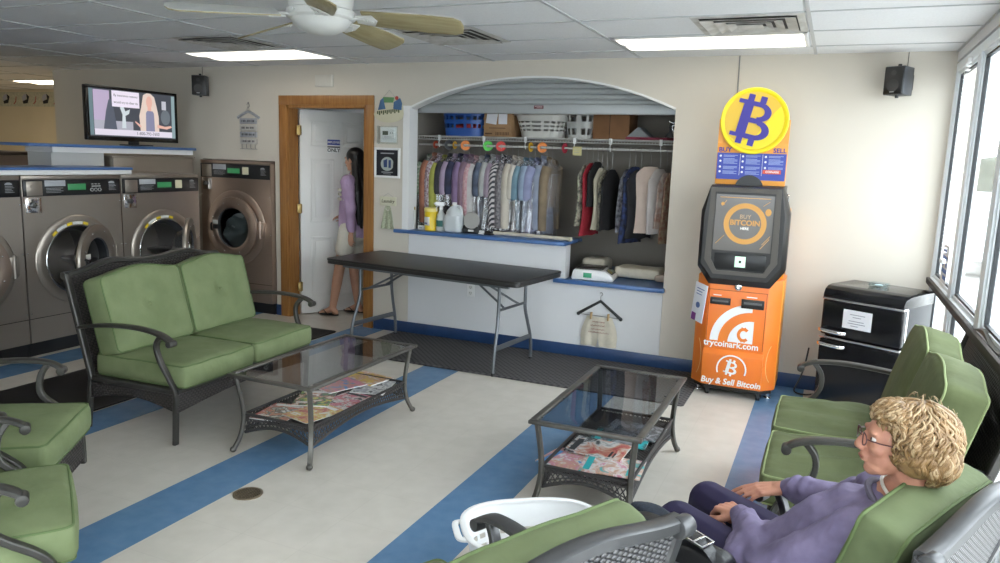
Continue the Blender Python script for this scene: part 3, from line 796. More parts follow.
# magazines ------------------------------------------------------------
def cover_mat(name, cols, scale, white=.0):
    m = mat(name, cols[0], .3, coat=.4)
    N, L, b = nodes_of(m)
    tc = N.new('ShaderNodeTexCoord'); n = N.new('ShaderNodeTexNoise'); n.inputs['Scale'].default_value = scale; n.inputs['Detail'].default_value = 2.5
    mp = N.new('ShaderNodeMapping'); mp.inputs['Location'].default_value = (rng.random()*9, rng.random()*9, 0); L.new(tc.outputs['Object'], mp.inputs['Vector']); L.new(mp.outputs[0], n.inputs['Vector'])
    r = N.new('ShaderNodeValToRGB'); n.inputs['Detail'].default_value = 7; n.inputs['Roughness'].default_value = .62; n.inputs['Distortion'].default_value = .8
    els = r.color_ramp.elements
    while len(els) < len(cols): els.new(.5)
    for i, c in enumerate(cols): els[i].position = .3+.4*i/len(cols) if i else 0; els[i].color = (*c, 1)
    L.new(n.outputs['Fac'], r.inputs['Fac']); L.new(r.outputs['Color'], b.inputs['Base Color'])
    return m
m_page = mat('magazine_paper', (.72, .71, .69), .7)
def magazine(label, x, y, z, rz, cols, scale, w=.21, h=.275, th=.006, group='magazines on the coffee table shelves'):
    t = thing('magazine', label, 'magazine', (x, y, z), rz, group)
    q = MB(); q.box(-w/2+.001, w/2-.002, -h/2+.001, h/2-.001, .0005, th-.0006); q.build('pages', m_page, t, smooth=False)
    q = MB()
    def fn(u, v): return V((-w/2+w*u, -h/2+h*v, th-.0004+.0015*math.sin(u*math.pi)))
    q.surf(8, 2, fn, thick=.0005); q.box(-w/2-.0006, -w/2+.0004, -h/2, h/2, 0, th)
    q.build('cover', cover_mat('cover_'+str(len(MATS)), cols, scale), t)
    q = MB(); q.box(-w*.42, w*.30, h*.33, h*.44, th+.0012, th+.0017); q.box(-w*.42, -w*.1, -h*.30, -h*.26, th+.0008, th+.0014); q.box(-w*.42, -w*.15, -h*.36, -h*.33, th+.0008, th+.0014)
    q.build('headline_bars', mat('headline_'+str(len(MATS)), cols[-1], .4), t)
    return t
zsh = .192
wht, red, skn, blk, pnk, blu, teal, gry, grn, yel = (.75, .74, .72), (.5, .05, .06), (.62, .33, .22), (.03, .03, .035), (.65, .25, .35), (.10, .30, .62), (.03, .42, .45), (.35, .35, .38), (.12, .35, .12), (.7, .5, .1)
A = [(-2.70, 3.20, zsh, 8, (skn, wht, red, skn, blk, wht), 14, 'glossy magazine nearest the camera on the shelf of the table by the loveseat'),
     (-2.52, 3.27, zsh+.007, -14, (wht, red, skn, yel, wht), 17, 'red and white magazine beside the nearest one on the shelf by the loveseat'),
     (-2.66, 3.46, zsh+.014, 24, (skn, yel, grn, blk, skn, wht), 13, 'tan and green magazine lying over others mid shelf under the table by the loveseat'),
     (-2.50, 3.55, zsh, -6, (blk, pnk, red, wht, blk), 15, 'dark red magazine mid shelf under the table by the loveseat'),
     (-2.68, 3.72, zsh+.0215, -20, (wht, blu, skn, pnk), 14, 'pale blue and pink magazine past the middle of the shelf by the loveseat'),
     (-2.50, 3.83, zsh+.0072, 15, (gry, blk, wht, gry), 16, 'grey and black magazine toward the far end of the shelf by the loveseat'),
     (-2.63, 3.95, zsh+.0145, 80, (red, wht, skn, yel), 18, 'magazine at the far end of the shelf of the table by the loveseat')]
for a in A: magazine(a[6], a[0], a[1], a[2], a[3], a[4], a[5])
B = [(-1.03, 3.33, zsh, 78, (blu, wht, pnk, skn, wht, blu), 11, 'blue and white magazine nearest the laundry basket on the shelf'),
     (-.84, 3.35, zsh+.007, 95, (skn, pnk, wht, skn, teal), 10, 'magazine with a reclining figure cover beside the blue one near the laundry basket'),
     (-.96, 3.52, zsh+.014, 88, (skn, red, skn, wht, blk), 9, 'skin toned cover magazine just under the glass edge near the basket'),
     (-.90, 3.74, zsh+.007, 92, (teal, gry, blk, teal), 12, 'teal magazine under the smoked glass, below the dark one'),
     (-.86, 3.86, zsh+.0145, 85, (blk, gry, blk, gry), 10, 'dark grey magazine lying on top of the teal one under the smoked glass')]
for a in B: magazine(a[6], a[0], a[1], a[2], a[3], a[4], a[5], w=.225, h=.29)

# ================================================================== FOLDING TABLE
m_ftop = mat('black_speckled_plastic', (.018, .0165, .016), .42, bump=.25, bscale=500)
m_fleg = mat('grey_hammered_steel', (.16, .17, .185), .4, .6)
ft = thing('folding_table', 'long black plastic folding table with grey steel legs against the counter wall', 'folding table', (-2.89, 5.42, 0), -6.5)
zt = .755
q = MB()
hl, hw = .93, .375
q.prism(rrect(-hl, hl, -hw, hw, .05, 6), zt-.018, zt, 'z', bev=.005)
q.prism(rrect(-hl+.004, hl-.004, -hw+.004, hw-.004, .048, 6), zt-.045, zt-.017, 'z', bev=.004)
q.build('table_top', m_ftop, ft)
q = MB()
for y_ in (-.28, .28): q.box(-.80, .80, y_-.012, y_+.012, zt-.075, zt-.044)
q.build('side_rails', m_fleg, ft)
for s in (-1, 1):
    q = MB(); xl = s*.68
    for sy_ in (-1, 1):
        q.tube(cr([(xl, sy_*.21, zt-.045), (xl, sy_*.21, .52), (xl, sy_*.215, .44), (xl+s*.01, sy_*.245, .33), (xl+s*.02, sy_*.285, .20), (xl+s*.02, sy_*.30, .08), (xl+s*.02, sy_*.30, .012)], 5), .0135, 10)
    q.tube([(xl, -.212, .49), (xl, .212, .49)], .011, 8)
    q.build('leg_frame', m_fleg, ft)
    q = MB(); q.tube([(xl+s*.018, -.285, .205), (xl+s*.018, .285, .205)], 1, 8, flat=(.006, .020), up=(0, 0, 1)); q.build('cross_brace', m_fleg, ft)
    q = MB(); q.tube([(xl, -.12, .49), (xl-s*.05, -.1, .515), (xl-s*.40, -.02, zt-.05)], .009, 8); q.tube([(xl, .12, .49), (xl-s*.05, .1, .515), (xl-s*.40, .02, zt-.05)], .009, 8); q.build('folding_strut', m_fleg, ft)
    for sy_ in (-1, 1):
        q = MB(); q.cyl((xl+s*.02, sy_*.30, 0), (xl+s*.02, sy_*.30, .025), .0165, 12); q.build('foot_cap', m_black, ft)

# ================================================================== LAUNDRY BASKET ON THE FLOOR
m_wplast = mat('white_plastic', (.80, .80, .80), .35)
def oval(a, b_, z, n=40, e=2.6):
    o_ = []
    for k in range(n):
        t_ = 2*math.pi*k/n; c, s_ = math.cos(t_), math.sin(t_)
        o_.append(V((a*math.copysign(abs(c)**(2/e), c), b_*math.copysign(abs(s_)**(2/e), s_), z)))
    return o_
def basket(name, label, cat, loc, rz, m, a0=.22, b0=.15, a1=.30, b1=.21, h=.27, rows=3, cols=44, slot='hole', group=None, rim=.012, rot=None, bottomfill=True, zmin=.25, zmax=.8):
    t = thing(name, label, cat, loc, rz, group, rot=rot)
    q = MB(); b = bmesh.new(); n = cols*2; nz = rows*2+3
    zsv = [0]+[zmin+(zmax-zmin)*i/(nz-3) for i in range(nz-2)]+[1]
    def ring_pt(k, f):
        a = a0+(a1-a0)*f; bb_ = b0+(b1-b0)*f
        t_ = 2*math.pi*k/n; c, s_ = math.cos(t_), math.sin(t_); e = 2.8
        return V((a*math.copysign(abs(c)**(2/e), c), bb_*math.copysign(abs(s_)**(2/e), s_), h*f))
    # shrink alternate columns so holes are wide
    G = [[b.verts.new(ring_pt(k+(.0 if k % 2 == 0 else .35), f)) for k in range(n)] for f in zsv]
    for j in range(len(zsv)-1):
        for k in range(n):
            hole = (j % 2 == 1) and (j < len(zsv)-1) and (k % 2 == 0) and 0 < j < len(zsv)-2
            if slot == 'long': hole = (k % 2 == 0) and 0 < j < len(zsv)-2 and j % 2 == 1
            if not hole: b.faces.new((G[j][k], G[j][(k+1) % n], G[j+1][(k+1) % n], G[j+1][k]))
    b.faces.new(G[0][::-1])
    bmesh.ops.recalc_face_normals(b, faces=b.faces)
    bmesh.ops.solidify(b, geom=b.faces[:], thickness=-.003)
    q._merge(b); q.build('basket_body', m, t, ang=50)
    q = MB(); rg = oval(a1, b1, h, 44, 2.8)
    q.tube([V((p.x*1.02, p.y*1.02, h)) for p in rg], 1, 8, closed=True, flat=(rim, rim*.6), up=(0, 0, 1))
    q.build('rim', m, t)
    q = MB()
    for s in (-1, 1): q.tube(cr([(s*a1*1.0, -.07, h-.005), (s*(a1+.03), -.06, h-.004), (s*(a1+.035), 0, h-.002), (s*(a1+.03), .06, h-.004), (s*a1*1.0, .07, h-.005)], 4), 1, 8, flat=(.012, .006), up=(0, 0, 1))
    q.build('handle', m, t)
    return t
basket('laundry_basket', 'white plastic laundry basket on the floor behind the front armchair', 'laundry basket', (-.90, 2.47, 0), 35, m_wplast, .19, .15, .26, .20, .29, rows=2, cols=26, zmin=.45, zmax=.72)

# floor drain ------------------------------------------------------------
m_drain = mat('aged_brass_grate', (.30, .24, .17), .35, .8)
dr_ = thing('floor_drain', 'round metal floor drain grate between the blue stripes', 'floor drain', (-2.435, 2.648, 0))
q = MB(); q.lathe([(.058, .001), (.070, .001), (.070, .005), (.060, .006), (.058, .004)], 36); q.build('ring', m_drain, dr_)
q = MB(); q.cyl((0, 0, .0006), (0, 0, .0016), .059, 32); q.build('drain_hole', m_dark, dr_)
q = MB()
for k in range(-4, 5):
    half_ = math.sqrt(max(0, .058**2-(k*.0125)**2))
    q.tube([(-half_, k*.0125, .004), (half_, k*.0125, .004)], .0032, 6)
for k in range(-2, 3): q.tube([(k*.022, -.052, .0035), (k*.022, .052, .0035)], .002, 6)
q.build('grate', m_drain, dr_)
# ================================================================== WASHERS
def steel_mat(name, c):
    m = mat(name, c, .32, .85)
    N, L, b = nodes_of(m); tc = N.new('ShaderNodeTexCoord'); mp = N.new('ShaderNodeMapping'); mp.inputs['Scale'].default_value = (3, 3, 90)
    n = N.new('ShaderNodeTexNoise'); n.inputs['Scale'].default_value = 4; n.inputs['Detail'].default_value = 4
    L.new(tc.outputs['Object'], mp.inputs['Vector']); L.new(mp.outputs[0], n.inputs['Vector'])
    L.new(mth(N, L, 'ADD', mth(N, L, 'MULTIPLY', n.outputs['Fac'], .22), .24), b.inputs['Roughness'])
    return m
m_steel = steel_mat('brushed_steel', (.40, .355, .31)); m_steel2 = steel_mat('warm_brushed_steel', (.45, .35, .29))
m_panel = mat('black_control_panel', (.014, .014, .016), .3)
m_lcd = mat('green_display', (.02, .09, .04), .3, emit=(.03, .16, .06), estr=.8)
m_lab = mat('silver_label', (.42, .43, .46), .5); m_print = mat('grey_print', (.35, .36, .38), .6)
m_yel = mat('yellow_sticker', (.75, .55, .03), .5); m_wst = mat('white_sticker', (.70, .70, .68), .5)
m_beige = mat('beige_button', (.66, .62, .45), .5)
m_rub = mat('grey_door_seal', (.06, .06, .065), .5)
m_drum = mat('drum_steel', (.30, .30, .31), .3, .9)
g_dome = glass_mat('washer_glass', (.75, .78, .8), .75, .04)
def circ(r, y, cx=0, cz=0, n=40): return [V((cx+r*math.cos(2*math.pi*k/n), y, cz+r*math.sin(2*math.pi*k/n))) for k in range(n)]
def washer(label, loc, rz, W=.85, Z0=.11, Hh=1.385, D=.45, rdoor=.265, cz=.72, steel=m_steel, opened=None, chip=False, tub=None, panel_h=.155, sq=False):
    t = thing('washing_machine', label, 'washing machine', loc, rz, 'front loading washing machines'); hw = W/2-.006
    ZH = Hh
    # body with a real round opening in its front
    q = MB(); b = bmesh.new(); n = 48; rr = rdoor+.005
    F0 = []; cxd = 0
    per = []
    for k in range(n):
        a = 2*math.pi*k/n; c, s = math.cos(a), math.sin(a)
        # square boundary around the centre
        hz0, hz1 = cz-Z0, ZH-panel_h-cz
        sc = min(hw/abs(c) if abs(c) > 1e-6 else 9, (hz1 if s > 0 else hz0)/abs(s) if abs(s) > 1e-6 else 9)
        per.append((c*sc, cz+s*sc))
    inn = [b.verts.new((cxd+rr*math.cos(2*math.pi*k/n), 0, cz+rr*math.sin(2*math.pi*k/n))) for k in range(n)]
    outv = [b.verts.new((p[0], 0, p[1])) for p in per]
    inb = [b.verts.new((v.co.x, .10, v.co.z)) for v in inn]
    for k in range(n):
        k2 = (k+1) % n
        b.faces.new((inn[k], inn[k2], outv[k2], outv[k])); b.faces.new((inn[k], inb[k], inb[k2], inn[k2]))
    for cx_, cz_ in ((hw, Z0), (-hw, Z0), (hw, ZH-panel_h), (-hw, ZH-panel_h)):   # fill corner triangles
        ks = sorted(range(n), key=lambda k: (per[k][0]-cx_)**2+(per[k][1]-cz_)**2)[:2]
        c_ = b.verts.new((cx_, 0, cz_))
        if (V((per[ks[0]][0]-per[ks[1]][0], per[ks[0]][1]-per[ks[1]][1]))).length > 1e-4: b.faces.new((outv[ks[0]], outv[ks[1]], c_))
    q._merge(b)
    q.box(-hw, hw, .004, D, Z0, Z0+.02); q.box(-hw, -hw+.02, .001, D, Z0, ZH, bev=.003); q.box(hw-.02, hw, .001, D, Z0, ZH, bev=.003); q.box(-hw, hw, .001, D, ZH-.02, ZH, bev=.003); q.box(-hw, hw, D-.02, D, Z0, ZH)
    q.box(-hw, hw, -.002, .02, ZH-.030, ZH-.001, bev=.002)
    q.build('cabinet', steel, t)
    q = MB(); q.box(-hw, hw, -.003, .0, .295, .299); 
    q.build('panel_seam', m_dark, t)
    q = MB(); q.box(-hw-.004, hw+.004, .03, D-.02, 0, Z0-.001); q.build('plinth', m_black, t)
    q = MB(); q.box(-hw+.008, hw-.008, -.010, .0, ZH-panel_h-.002, ZH-.034, bev=.002); q.build('control_panel', m_panel, t)
    zc = ZH-.034-(panel_h-.032)/2; ph = (panel_h-.04)/2
    q = MB(); q.box(-hw+.03, -hw+.155, -.013, -.010, zc-ph+.002, zc+ph-.006, bev=.002); q.cyl((-hw+.07, -.013, zc+.01), (-hw+.07, -.017, zc+.01), .009, 12); q.box(-hw+.075, -hw+.11, -.0145, -.013, zc-.004, zc); q.build('coin_plate', m_steel, t)
    q = MB(); q.box(-hw+.175, -hw+.345, -.0125, -.010, zc+.012, zc+ph, bev=.001); q.build('brand_label', m_lab, t)
    q = MB()
    for k in range(4): q.box(-hw+.185, -hw+.185+.14-.02*(k % 2), -.0118, -.010, zc-.004-k*.011, zc-.001-k*.011)
    for k in range(6): q.box(hw-.115, hw-.068+.01*(k % 3), -.0118, -.010, zc+.028-k*.011, zc+.031-k*.011)
    q.prism([(hw-.09+.028*math.cos(R(a)), zc+.030+.016*math.sin(R(a))) for a in range(0, 181, 20)], -.0118, -.010, 'y')
    q.build('printed_instructions', m_print, t)
    q = MB(); q.box(-hw+.365, -hw+.52, -.0135, -.010, zc-.020, zc+.028, bev=.001); q.build('display', m_lcd, t)
    q = MB()
    if chip: q.box(-hw+.56, -hw+.635, -.022, -.010, zc-.028, zc+.045, bev=.008, seg=3); q.build('card_reader', m_beige, t)
    else:
        for k in range(3): q.tube([V((-hw+.575+.035*k+.013*math.cos(R(a)), -.0118, zc-.022+.013*math.sin(R(a)))) for a in range(100, 441, 34)], .0018, 5)
        q.box(-hw+.575, -hw+.655, -.0118, -.010, zc+.004, zc+.009)
        for k in range(3): q.box(-hw+.572+.03*k, -hw+.590+.03*k, -.0118, -.010, zc+.022, zc+.026)
        q.build('cycle_buttons', m_wst, t)
    # lock box below the panel
    q = MB(); z1 = ZH-panel_h-.012; q.box(-hw+.022, -hw+.145, -.006, 0, z1-.115, z1, bev=.002); q.build('lock_plate', m_chrome, t)
    q = MB(); q.cyl((-hw+.072, -.028, z1-.055), (-hw+.072, -.006, z1-.055), .022, 20, bev=.003); q.box(-hw+.064, -hw+.095, -.034, -.026, z1-.062, z1-.048, bev=.003); q.build('lock_cylinder', mat('dark_lock', (.12, .12, .12), .3, .8), t)
    q = MB()
    for sx_ in (-1, 1):
        for z_ in (.34, .80, 1.17): q.sph((sx_*(hw-.012), -.002, z_), .006, 8)
    q.build('screws', m_chrome, t)
    # pressed ring round the door
    q = MB()
    q.lathe([(rdoor+.002, -.002), (rdoor+.004, .010), (rdoor+.045, .012), (rdoor+.078, .010), (rdoor+.088, .004), (rdoor+.090, -.001), (rdoor+.002, -.002)], 64, M=T(0, 0, cz, rx=90)); q.build('door_surround', steel, t)
    q = MB(); q.tube(circ(rdoor+.004, -.010, 0, cz, 64), .0055, 8, closed=True); q.build('bright_ring', m_chrome, t)
    # tub inside
    q = MB(); q.lathe([(rdoor-.002, -.0), (rdoor-.03, -.05), (rdoor-.035, -.06), (rdoor-.02, -.065)], 48, M=T(0, -.012, cz, rx=90)); q.build('door_seal', m_rub, t)
    q = MB(); q.lathe([(rdoor-.02, -.06), (rdoor+.03, -.09), (rdoor+.04, -.50), (rdoor-.04, -.56), (0, -.57)], 48, M=T(0, 0, cz, rx=90)); q.build('drum', m_drum, t)
    for k in range(3):
        a = R(90+120*k+15); q = MB()
        M_ = T(0, 0, cz) @ Matrix.Rotation(-a, 4, 'Y') @ Matrix.Translation((rdoor-.02, 0, 0))
        q.prism([(.04, -.045), (-.07, -.012), (-.07, .012), (.04, .045)], .13, .50, 'y', M=M_, bev=.006); q.build('drum_lifter', m_drum, t)
    # yellow / white warning strip on the arc
    for (a0, a1, mm) in ((136, 127, m_yel), (126, 108, m_wst), (107, 98, m_yel), (97, 80, m_wst), (79, 70, m_yel)):
        q = MB()
        def fn(u, v, a0=a0, a1=a1):
            a = R(a0+(a1-a0)*u); r_ = rdoor+.014+.022*v; return V((r_*math.cos(a), -.0125-.0006, cz+r_*math.sin(a)))
        q.surf(8, 1, fn, thick=.0008); 
        if opened is not None: q.build('warning_strip', mm, t)
        else: q.bm.free()
    # door
    dz = bpy.data.objects.new('door', None); COL.objects.link(dz); dz.parent = t
    hx = rdoor+.055
    dz.location = (hx, -.03, cz); dz.rotation_euler = (0, 0, R(0 if opened is None else opened))
    q = MB(); q.lathe([(rdoor-.075, .0), (rdoor-.085, .02), (rdoor-.070, .032), (rdoor-.02, .036), (rdoor+.02, .028), (rdoor+.026, .012), (rdoor+.02, -.004), (rdoor-.06, -.006), (rdoor-.075, 0)], 56, M=T(-hx, 0, 0, rx=90)); dring = q.build('door_ring', m_steel2 if opened is None else m_steel, dz)
    q = MB(); q.lathe([(rdoor-.078, .012), (rdoor-.082, -.03), (rdoor-.10, -.085), (rdoor-.15, -.115), (0, -.13)], 48, M=T(-hx, 0, 0, rx=90)); q.build('door_glass', g_dome, dz)
    q = MB(); q.tube([p+V((-hx, 0, 0)) for p in circ(rdoor-.08, -.012, 0, 0, 48)], .010, 8, closed=True); q.build('door_gasket', m_rub, dz)
    q = MB(); q.tube(cr([(-2*hx+.085, -.036, .035), (-2*hx+.10, -.062, .02), (-2*hx+.10, -.062, -.02), (-2*hx+.085, -.036, -.035)], 4), .009, 8); q.box(-2*hx+.10, -2*hx+.175, -.040, -.030, -.022, .022, bev=.004); q.build('door_handle', m_black, dz)
    q = MB(); q.box(-2*hx+.10, -2*hx+.17, -.0415, -.0395, .03, .07, bev=.001); q.build('handle_label', m_wst, dz)
    q = MB()
    for k in range(8):
        a = R(22.5+45*k); q.sph((-hx+(rdoor-.028)*math.cos(a), -.036, (rdoor-.028)*math.sin(a)), .006, 8)
    q.build('ring_bolts', m_chrome, dz)
    q = MB(); q.box(-.035, .035, -.012, .03, -.075, .075, bev=.006); q.cyl((0, -.012, -.085), (0, -.012, .085), .012, 12); q.build('hinge_block', steel, dz)
    if tub:
        q = MB(); 
        def fnt(u, v):
            a = R(360*u); r_ = (rdoor-.05)*v
            return V((r_*math.cos(a), .16-.07*v+.05*noise.noise(V((r_*math.cos(a)*9, r_*math.sin(a)*9, 1))), cz-.05+r_*math.sin(a)*.8))
        q.surf(28, 8, fnt, thick=.01); q.build('laundry_load', tub, t)
    return t
xw = -5.50
def rowloc(y): return (xw, y, 0)
washer('steel front-loading washer with its round door ajar, second from the left edge', rowloc(4.13), 90, .86, opened=25)
washer('steel front-loading washer with ajar door and a beige card reader, beside the tall one', rowloc(4.99), 90, .86, opened=37, chip=True)
washer('steel front-loading washer cut off by the left edge of the view', rowloc(3.27), 90, .86, opened=None)
washer('tall warm-toned steel washer with a closed round door, nearest the oak doorway', (-5.475, 5.87, 0), 0, .91, .11, 1.515, .86, .285, .85, m_steel2, None, True, mat('grey_green_wash', (.22, .25, .24), .8), panel_h=.17)
# bulkheads and shelves above the washers -----------------------------------------
m_shelfw = mat('grey_white_board', (.55, .55, .54), .6)
sh = thing('shelf_bulkhead', 'low blue topped bulkhead above the open washers', 'shelf', (-5.98, 3.6, 0))
q = MB(); q.box(-.02, .50, -1.6, 1.06, 1.388, 1.424, bev=.003); q.build('white_edge', m_white, sh)
q = MB(); q.box(-.03, .505, -1.6, 1.07, 1.425, 1.445, bev=.004); q.build('blue_top', m_blue, sh)
q = MB(); q.box(-.40, -.03, -1.6, .68, 0, 1.42); q.build('bulkhead_wall', m_shelfw, sh, smooth=False)
sh2 = thing('television_shelf', 'high blue shelf under the television', 'shelf', (-6.1, 4.9, 0))
q = MB(); q.box(-.18, .20, -.84, .90, 1.600, 1.625, bev=.004); q.build('blue_top', m_blue, sh2)
q = MB(); q.box(-.17, .17, -.62, .88, 1.555, 1.599); q.build('white_apron', m_white, sh2, smooth=False)
q = MB(); q.box(-.17, .12, -.60, -.10, 0, 1.554); q.build('panel_box', m_shelfw, sh2, smooth=False)
q = MB(); q.box(-.02, .19, -.06, .86, 0, 1.53, bev=.004); q.box(-.03, .20, -.08, .88, 1.52, 1.535, bev=.002); q.build('steel_back_panel', m_steel, sh2)
bo2 = thing('washer_row_back', 'brown steel machine tops in the row behind at the far left', 'washing machine', (-7.6, 4.2, 0))
q = MB(); q.box(-.4, .4, -1.6, 1.0, 0, 1.50, bev=.01); q.build('cabinet', m_steel2, bo2)
q = MB(); q.box(-.42, .42, -1.6, 1.0, 1.50, 1.535, bev=.004); q.build('lid', mat('brown_lid', (.12, .09, .07), .5), bo2)

# ================================================================== TELEVISION
tv = thing('television', 'flat television showing a blonde presenter, on the blue shelf', 'television', (-5.93, 5.10, 1.627), 90)
W2, H2 = .49, .265
zc = .275
q = MB(); q.box(-W2, W2, 0, .045, zc-.235, zc+.235, bev=.008); q.box(-.25, .25, .045, .075, zc-.15, zc+.12, bev=.01); q.build('housing', m_black, tv)
q = MB()
for (x0, x1, z0, z1) in ((-W2, W2, zc+.212, zc+.236), (-W2, W2, zc-.236, zc-.198), (-W2, -W2+.024, zc-.2, zc+.215), (W2-.024, W2, zc-.2, zc+.215)): q.box(x0, x1, -.010, .002, z0, z1, bev=.003)
q.build('bezel', mat('gloss_black_bezel', (.008, .008, .008), .12), tv)
def scr(name, c, s=1.0): return mat(name, tuple(x*.3 for x in c), .4, emit=c, estr=s)
def srect(nm, x0, x1, z0, z1, y, m, parent): q = MB(); q.box(x0, x1, y, y+.001, z0, z1); return q.build(nm, m, parent, smooth=False)
s0 = srect('screen', -.466, .466, zc-.198, zc+.212, -.002, scr('screen_dark', (.05, .055, .07)), tv)
srect('picture_left_strip', -.462, -.425, zc-.190, zc+.205, -.003, scr('screen_teal', (.12, .18, .20)), s0)
srect('picture_right_strip', .425, .462, zc-.190, zc+.205, -.003, scr('screen_teal2', (.22, .30, .32)), s0)
srect('picture_lilac_wall', -.42, -.26, zc-.10, zc+.20, -.0035, scr('screen_lilac', (.40, .33, .46)), s0)
srect('picture_grey_floor', -.42, -.02, zc-.14, zc-.06, -.0036, scr('screen_floor', (.34, .34, .40)), s0)
q = MB(); q.prism([(-.33, -.14), (-.30, .02), (-.27, .12), (-.24, .13), (-.215, .02), (-.19, -.14)], -.0045, -.0040, 'y', M=T(0, 0, zc)); q.build('picture_dark_figure', scr('screen_fig', (.08, .09, .12)), s0, smooth=False)
q = MB(); q.prism([(-.14, -.12), (-.13, .0), (-.155, .06), (-.12, .08), (-.10, .03), (-.05, .05), (-.06, .01), (-.10, -.01), (-.095, -.12)], -.0045, -.0040, 'y', M=T(0, 0, zc)); q.build('picture_pale_figure', scr('screen_pale', (.5, .55, .58)), s0, smooth=False)
srect('picture_banner', -.235, .055, zc+.065, zc+.205, -.005, scr('screen_banner', (.68, .62, .72)), s0)
text('By insurance reasons', .030, scr('screen_text', (.12, .11, .14), .6), s0, FR(-.09, -.0055, zc+.165), 'banner_lettering', ext=.0003)
text('would try to clear its', .030, MATS['screen_text'], s0, FR(-.09, -.0055, zc+.105), 'banner_lettering', ext=.0003)
q = MB(); q.prism([(.06, -.145), (.05, 0), (.075, .08), (.10, .19), (.14, .21), (.18, .21), (.225, .18), (.25, .09), (.27, 0), (.27, -.145)], -.0048, -.0042, 'y', M=T(0, 0, zc)); q.build('picture_blonde_hair', scr('screen_hair', (.62, .50, .44)), s0, smooth=False)
q = MB(); q.prism([(.12, -.145), (.125, .03), (.14, .05), (.20, .05), (.215, .03), (.22, -.145)], -.0060, -.0050, 'y', M=T(0, 0, zc)); q.build('picture_patterned_dress', scr('screen_dress', (.20, .20, .30)), s0, smooth=False)
q = MB(); q.prism([(.165+.034*math.cos(R(a)), .13+.055*math.sin(R(a))) for a in range(0, 360, 20)], -.0062, -.0055, 'y', M=T(0, 0, zc)); q.box(.145, .185, -.0062, -.0055, zc+.05, zc+.09); q.build('picture_face', scr('screen_face', (.62, .36, .30)), s0, smooth=False)
q = MB(); q.prism([(.25, -.10), (.36, -.11), (.42, -.09), (.41, -.075), (.34, -.085), (.25, -.07)], -.0062, -.0055, 'y', M=T(0, 0, zc)); q.prism([(.06, -.11), (-.0, -.06), (.005, -.05), (.07, -.09)], -.0062, -.0055, 'y', M=T(0, 0, zc)); q.build('picture_hands', MATS['screen_face'], s0, smooth=False)
q = MB(); q.prism([(.35+.055*math.cos(R(a)), .0+.07*math.sin(R(a))) for a in range(0, 360, 20)], -.0040, -.0032, 'y', M=T(0, 0, zc)); q.build('picture_round_shape', scr('screen_round', (.12, .14, .16)), s0, smooth=False)
srect('picture_small_panel', .31, .36, zc+.07, zc+.15, -.004, scr('screen_small', (.45, .45, .5)), s0)
srect('picture_caption_bar', -.42, .42, zc-.188, zc-.135, -.0065, scr('screen_cap', (.60, .56, .64)), s0)
text('1-800-793-7600', .040, MATS['screen_text'], s0, FR(.14, -.0075, zc-.162), 'caption_lettering', ext=.0003)
q = MB(); q.lathe([(.012, 0), (.012, .03), (.02, .03), (.02, 0)], 16, M=T(-.25, -.0068, zc-.162, rx=90)); q.bm.free()
q = MB(); q.prism([(-.13, -.08), (.13, -.08), (.11, .08), (-.11, .08)], 0, .012, 'z', bev=.004); q.box(-.05, .05, .01, .04, .01, .10, bev=.006); q.build('stand', m_black, tv)

# ================================================================== FRIDGE
m_fgl = mat('gloss_black_enamel', (.008, .008, .010), .16, spec=.35)
fr_ = thing('fridge', 'small black retro fridge with rounded top and chrome trim by the window corner', 'fridge', (.238, 5.385, 0), -27)
# local: front = -Y, front centre at origin; width .53, depth .47
w2, dp = .265, .44
q = MB(); q.box(-w2+.004, w2-.004, .055, dp, .03, .845, bev=.012, seg=3)
q.build('cabinet', mat('satin_black_enamel', (.010, .011, .015), .4, spec=.25), fr_)
q = MB()
def lid(u, v):
    pass
prof = [(-.005, .775), (-.005, .80), (.012, .835), (.045, .856), (.09, .863), (dp-.02, .863), (dp, .85), (dp, .775)]
q.prism(prof, -w2, w2, 'x', bev=.006); q.build('rounded_top', m_fgl, fr_)
for (z0, z1, nm) in ((.525, .765, 'freezer_door'), (.04, .495, 'main_door')):
    q = MB(); q.box(-w2, w2, -.002, .053, z0, z1, bev=.012, seg=3); dd = q.build(nm, m_fgl, fr_)
    q = MB(); zt_ = z1-.03 if nm == 'main_door' else z0+.035
    q.tube(cr([(-w2+.005, -.004, zt_), (-w2+.012, -.035, zt_+.001), (-w2+.08, -.040, zt_-.002), (-w2+.15, -.030, zt_-.006), (-w2+.175, -.004, zt_-.008)], 4), 1, 8, flat=(.006, .011), up=(0, 0, 1)); q.build('handle', m_chrome, dd)
q = MB()
for z_ in (.772, .508): q.box(-w2-.002, w2+.002, -.006, .06, z_-.007, z_+.007, bev=.003)
q.box(w2-.004, w2+.003, .045, .062, .03, .772, bev=.002)
q.build('chrome_trim', m_chrome, fr_)
q = MB()
for sx_ in (-1, 1):
    for y_ in (.08, dp-.05): q.cyl((sx_*.20, y_, 0), (sx_*.20, y_, .032), .016, 12)
q.build('feet', m_black, fr_)
nt_ = thing('paper_notice', 'white paper notice taped to the black fridge door', 'paper notice', (0, 0, 0))
nt_.matrix_world = Matrix.Translation((.238, 5.385, 0)) @ Matrix.Rotation(R(-27), 4, 'Z') @ T(-.02, -.0035, .655)
m_paper = mat('white_paper', (.74, .74, .78), .7)
q = MB(); q.box(-.095, .095, -.001, 0, -.06, .065); q.build('sheet', m_paper, nt_, smooth=False)
q = MB()
for (x0, x1, z) in ((-.05, .05, .035), (-.03, .025, .018), (-.055, .045, -.008), (-.06, .055, -.024), (-.04, .01, -.04)): q.box(x0, x1, -.0016, -.001, z-.0022, z+.0022)
q.build('printed_lines', mat('print_ink', (.20, .20, .25), .7), nt_, smooth=False)
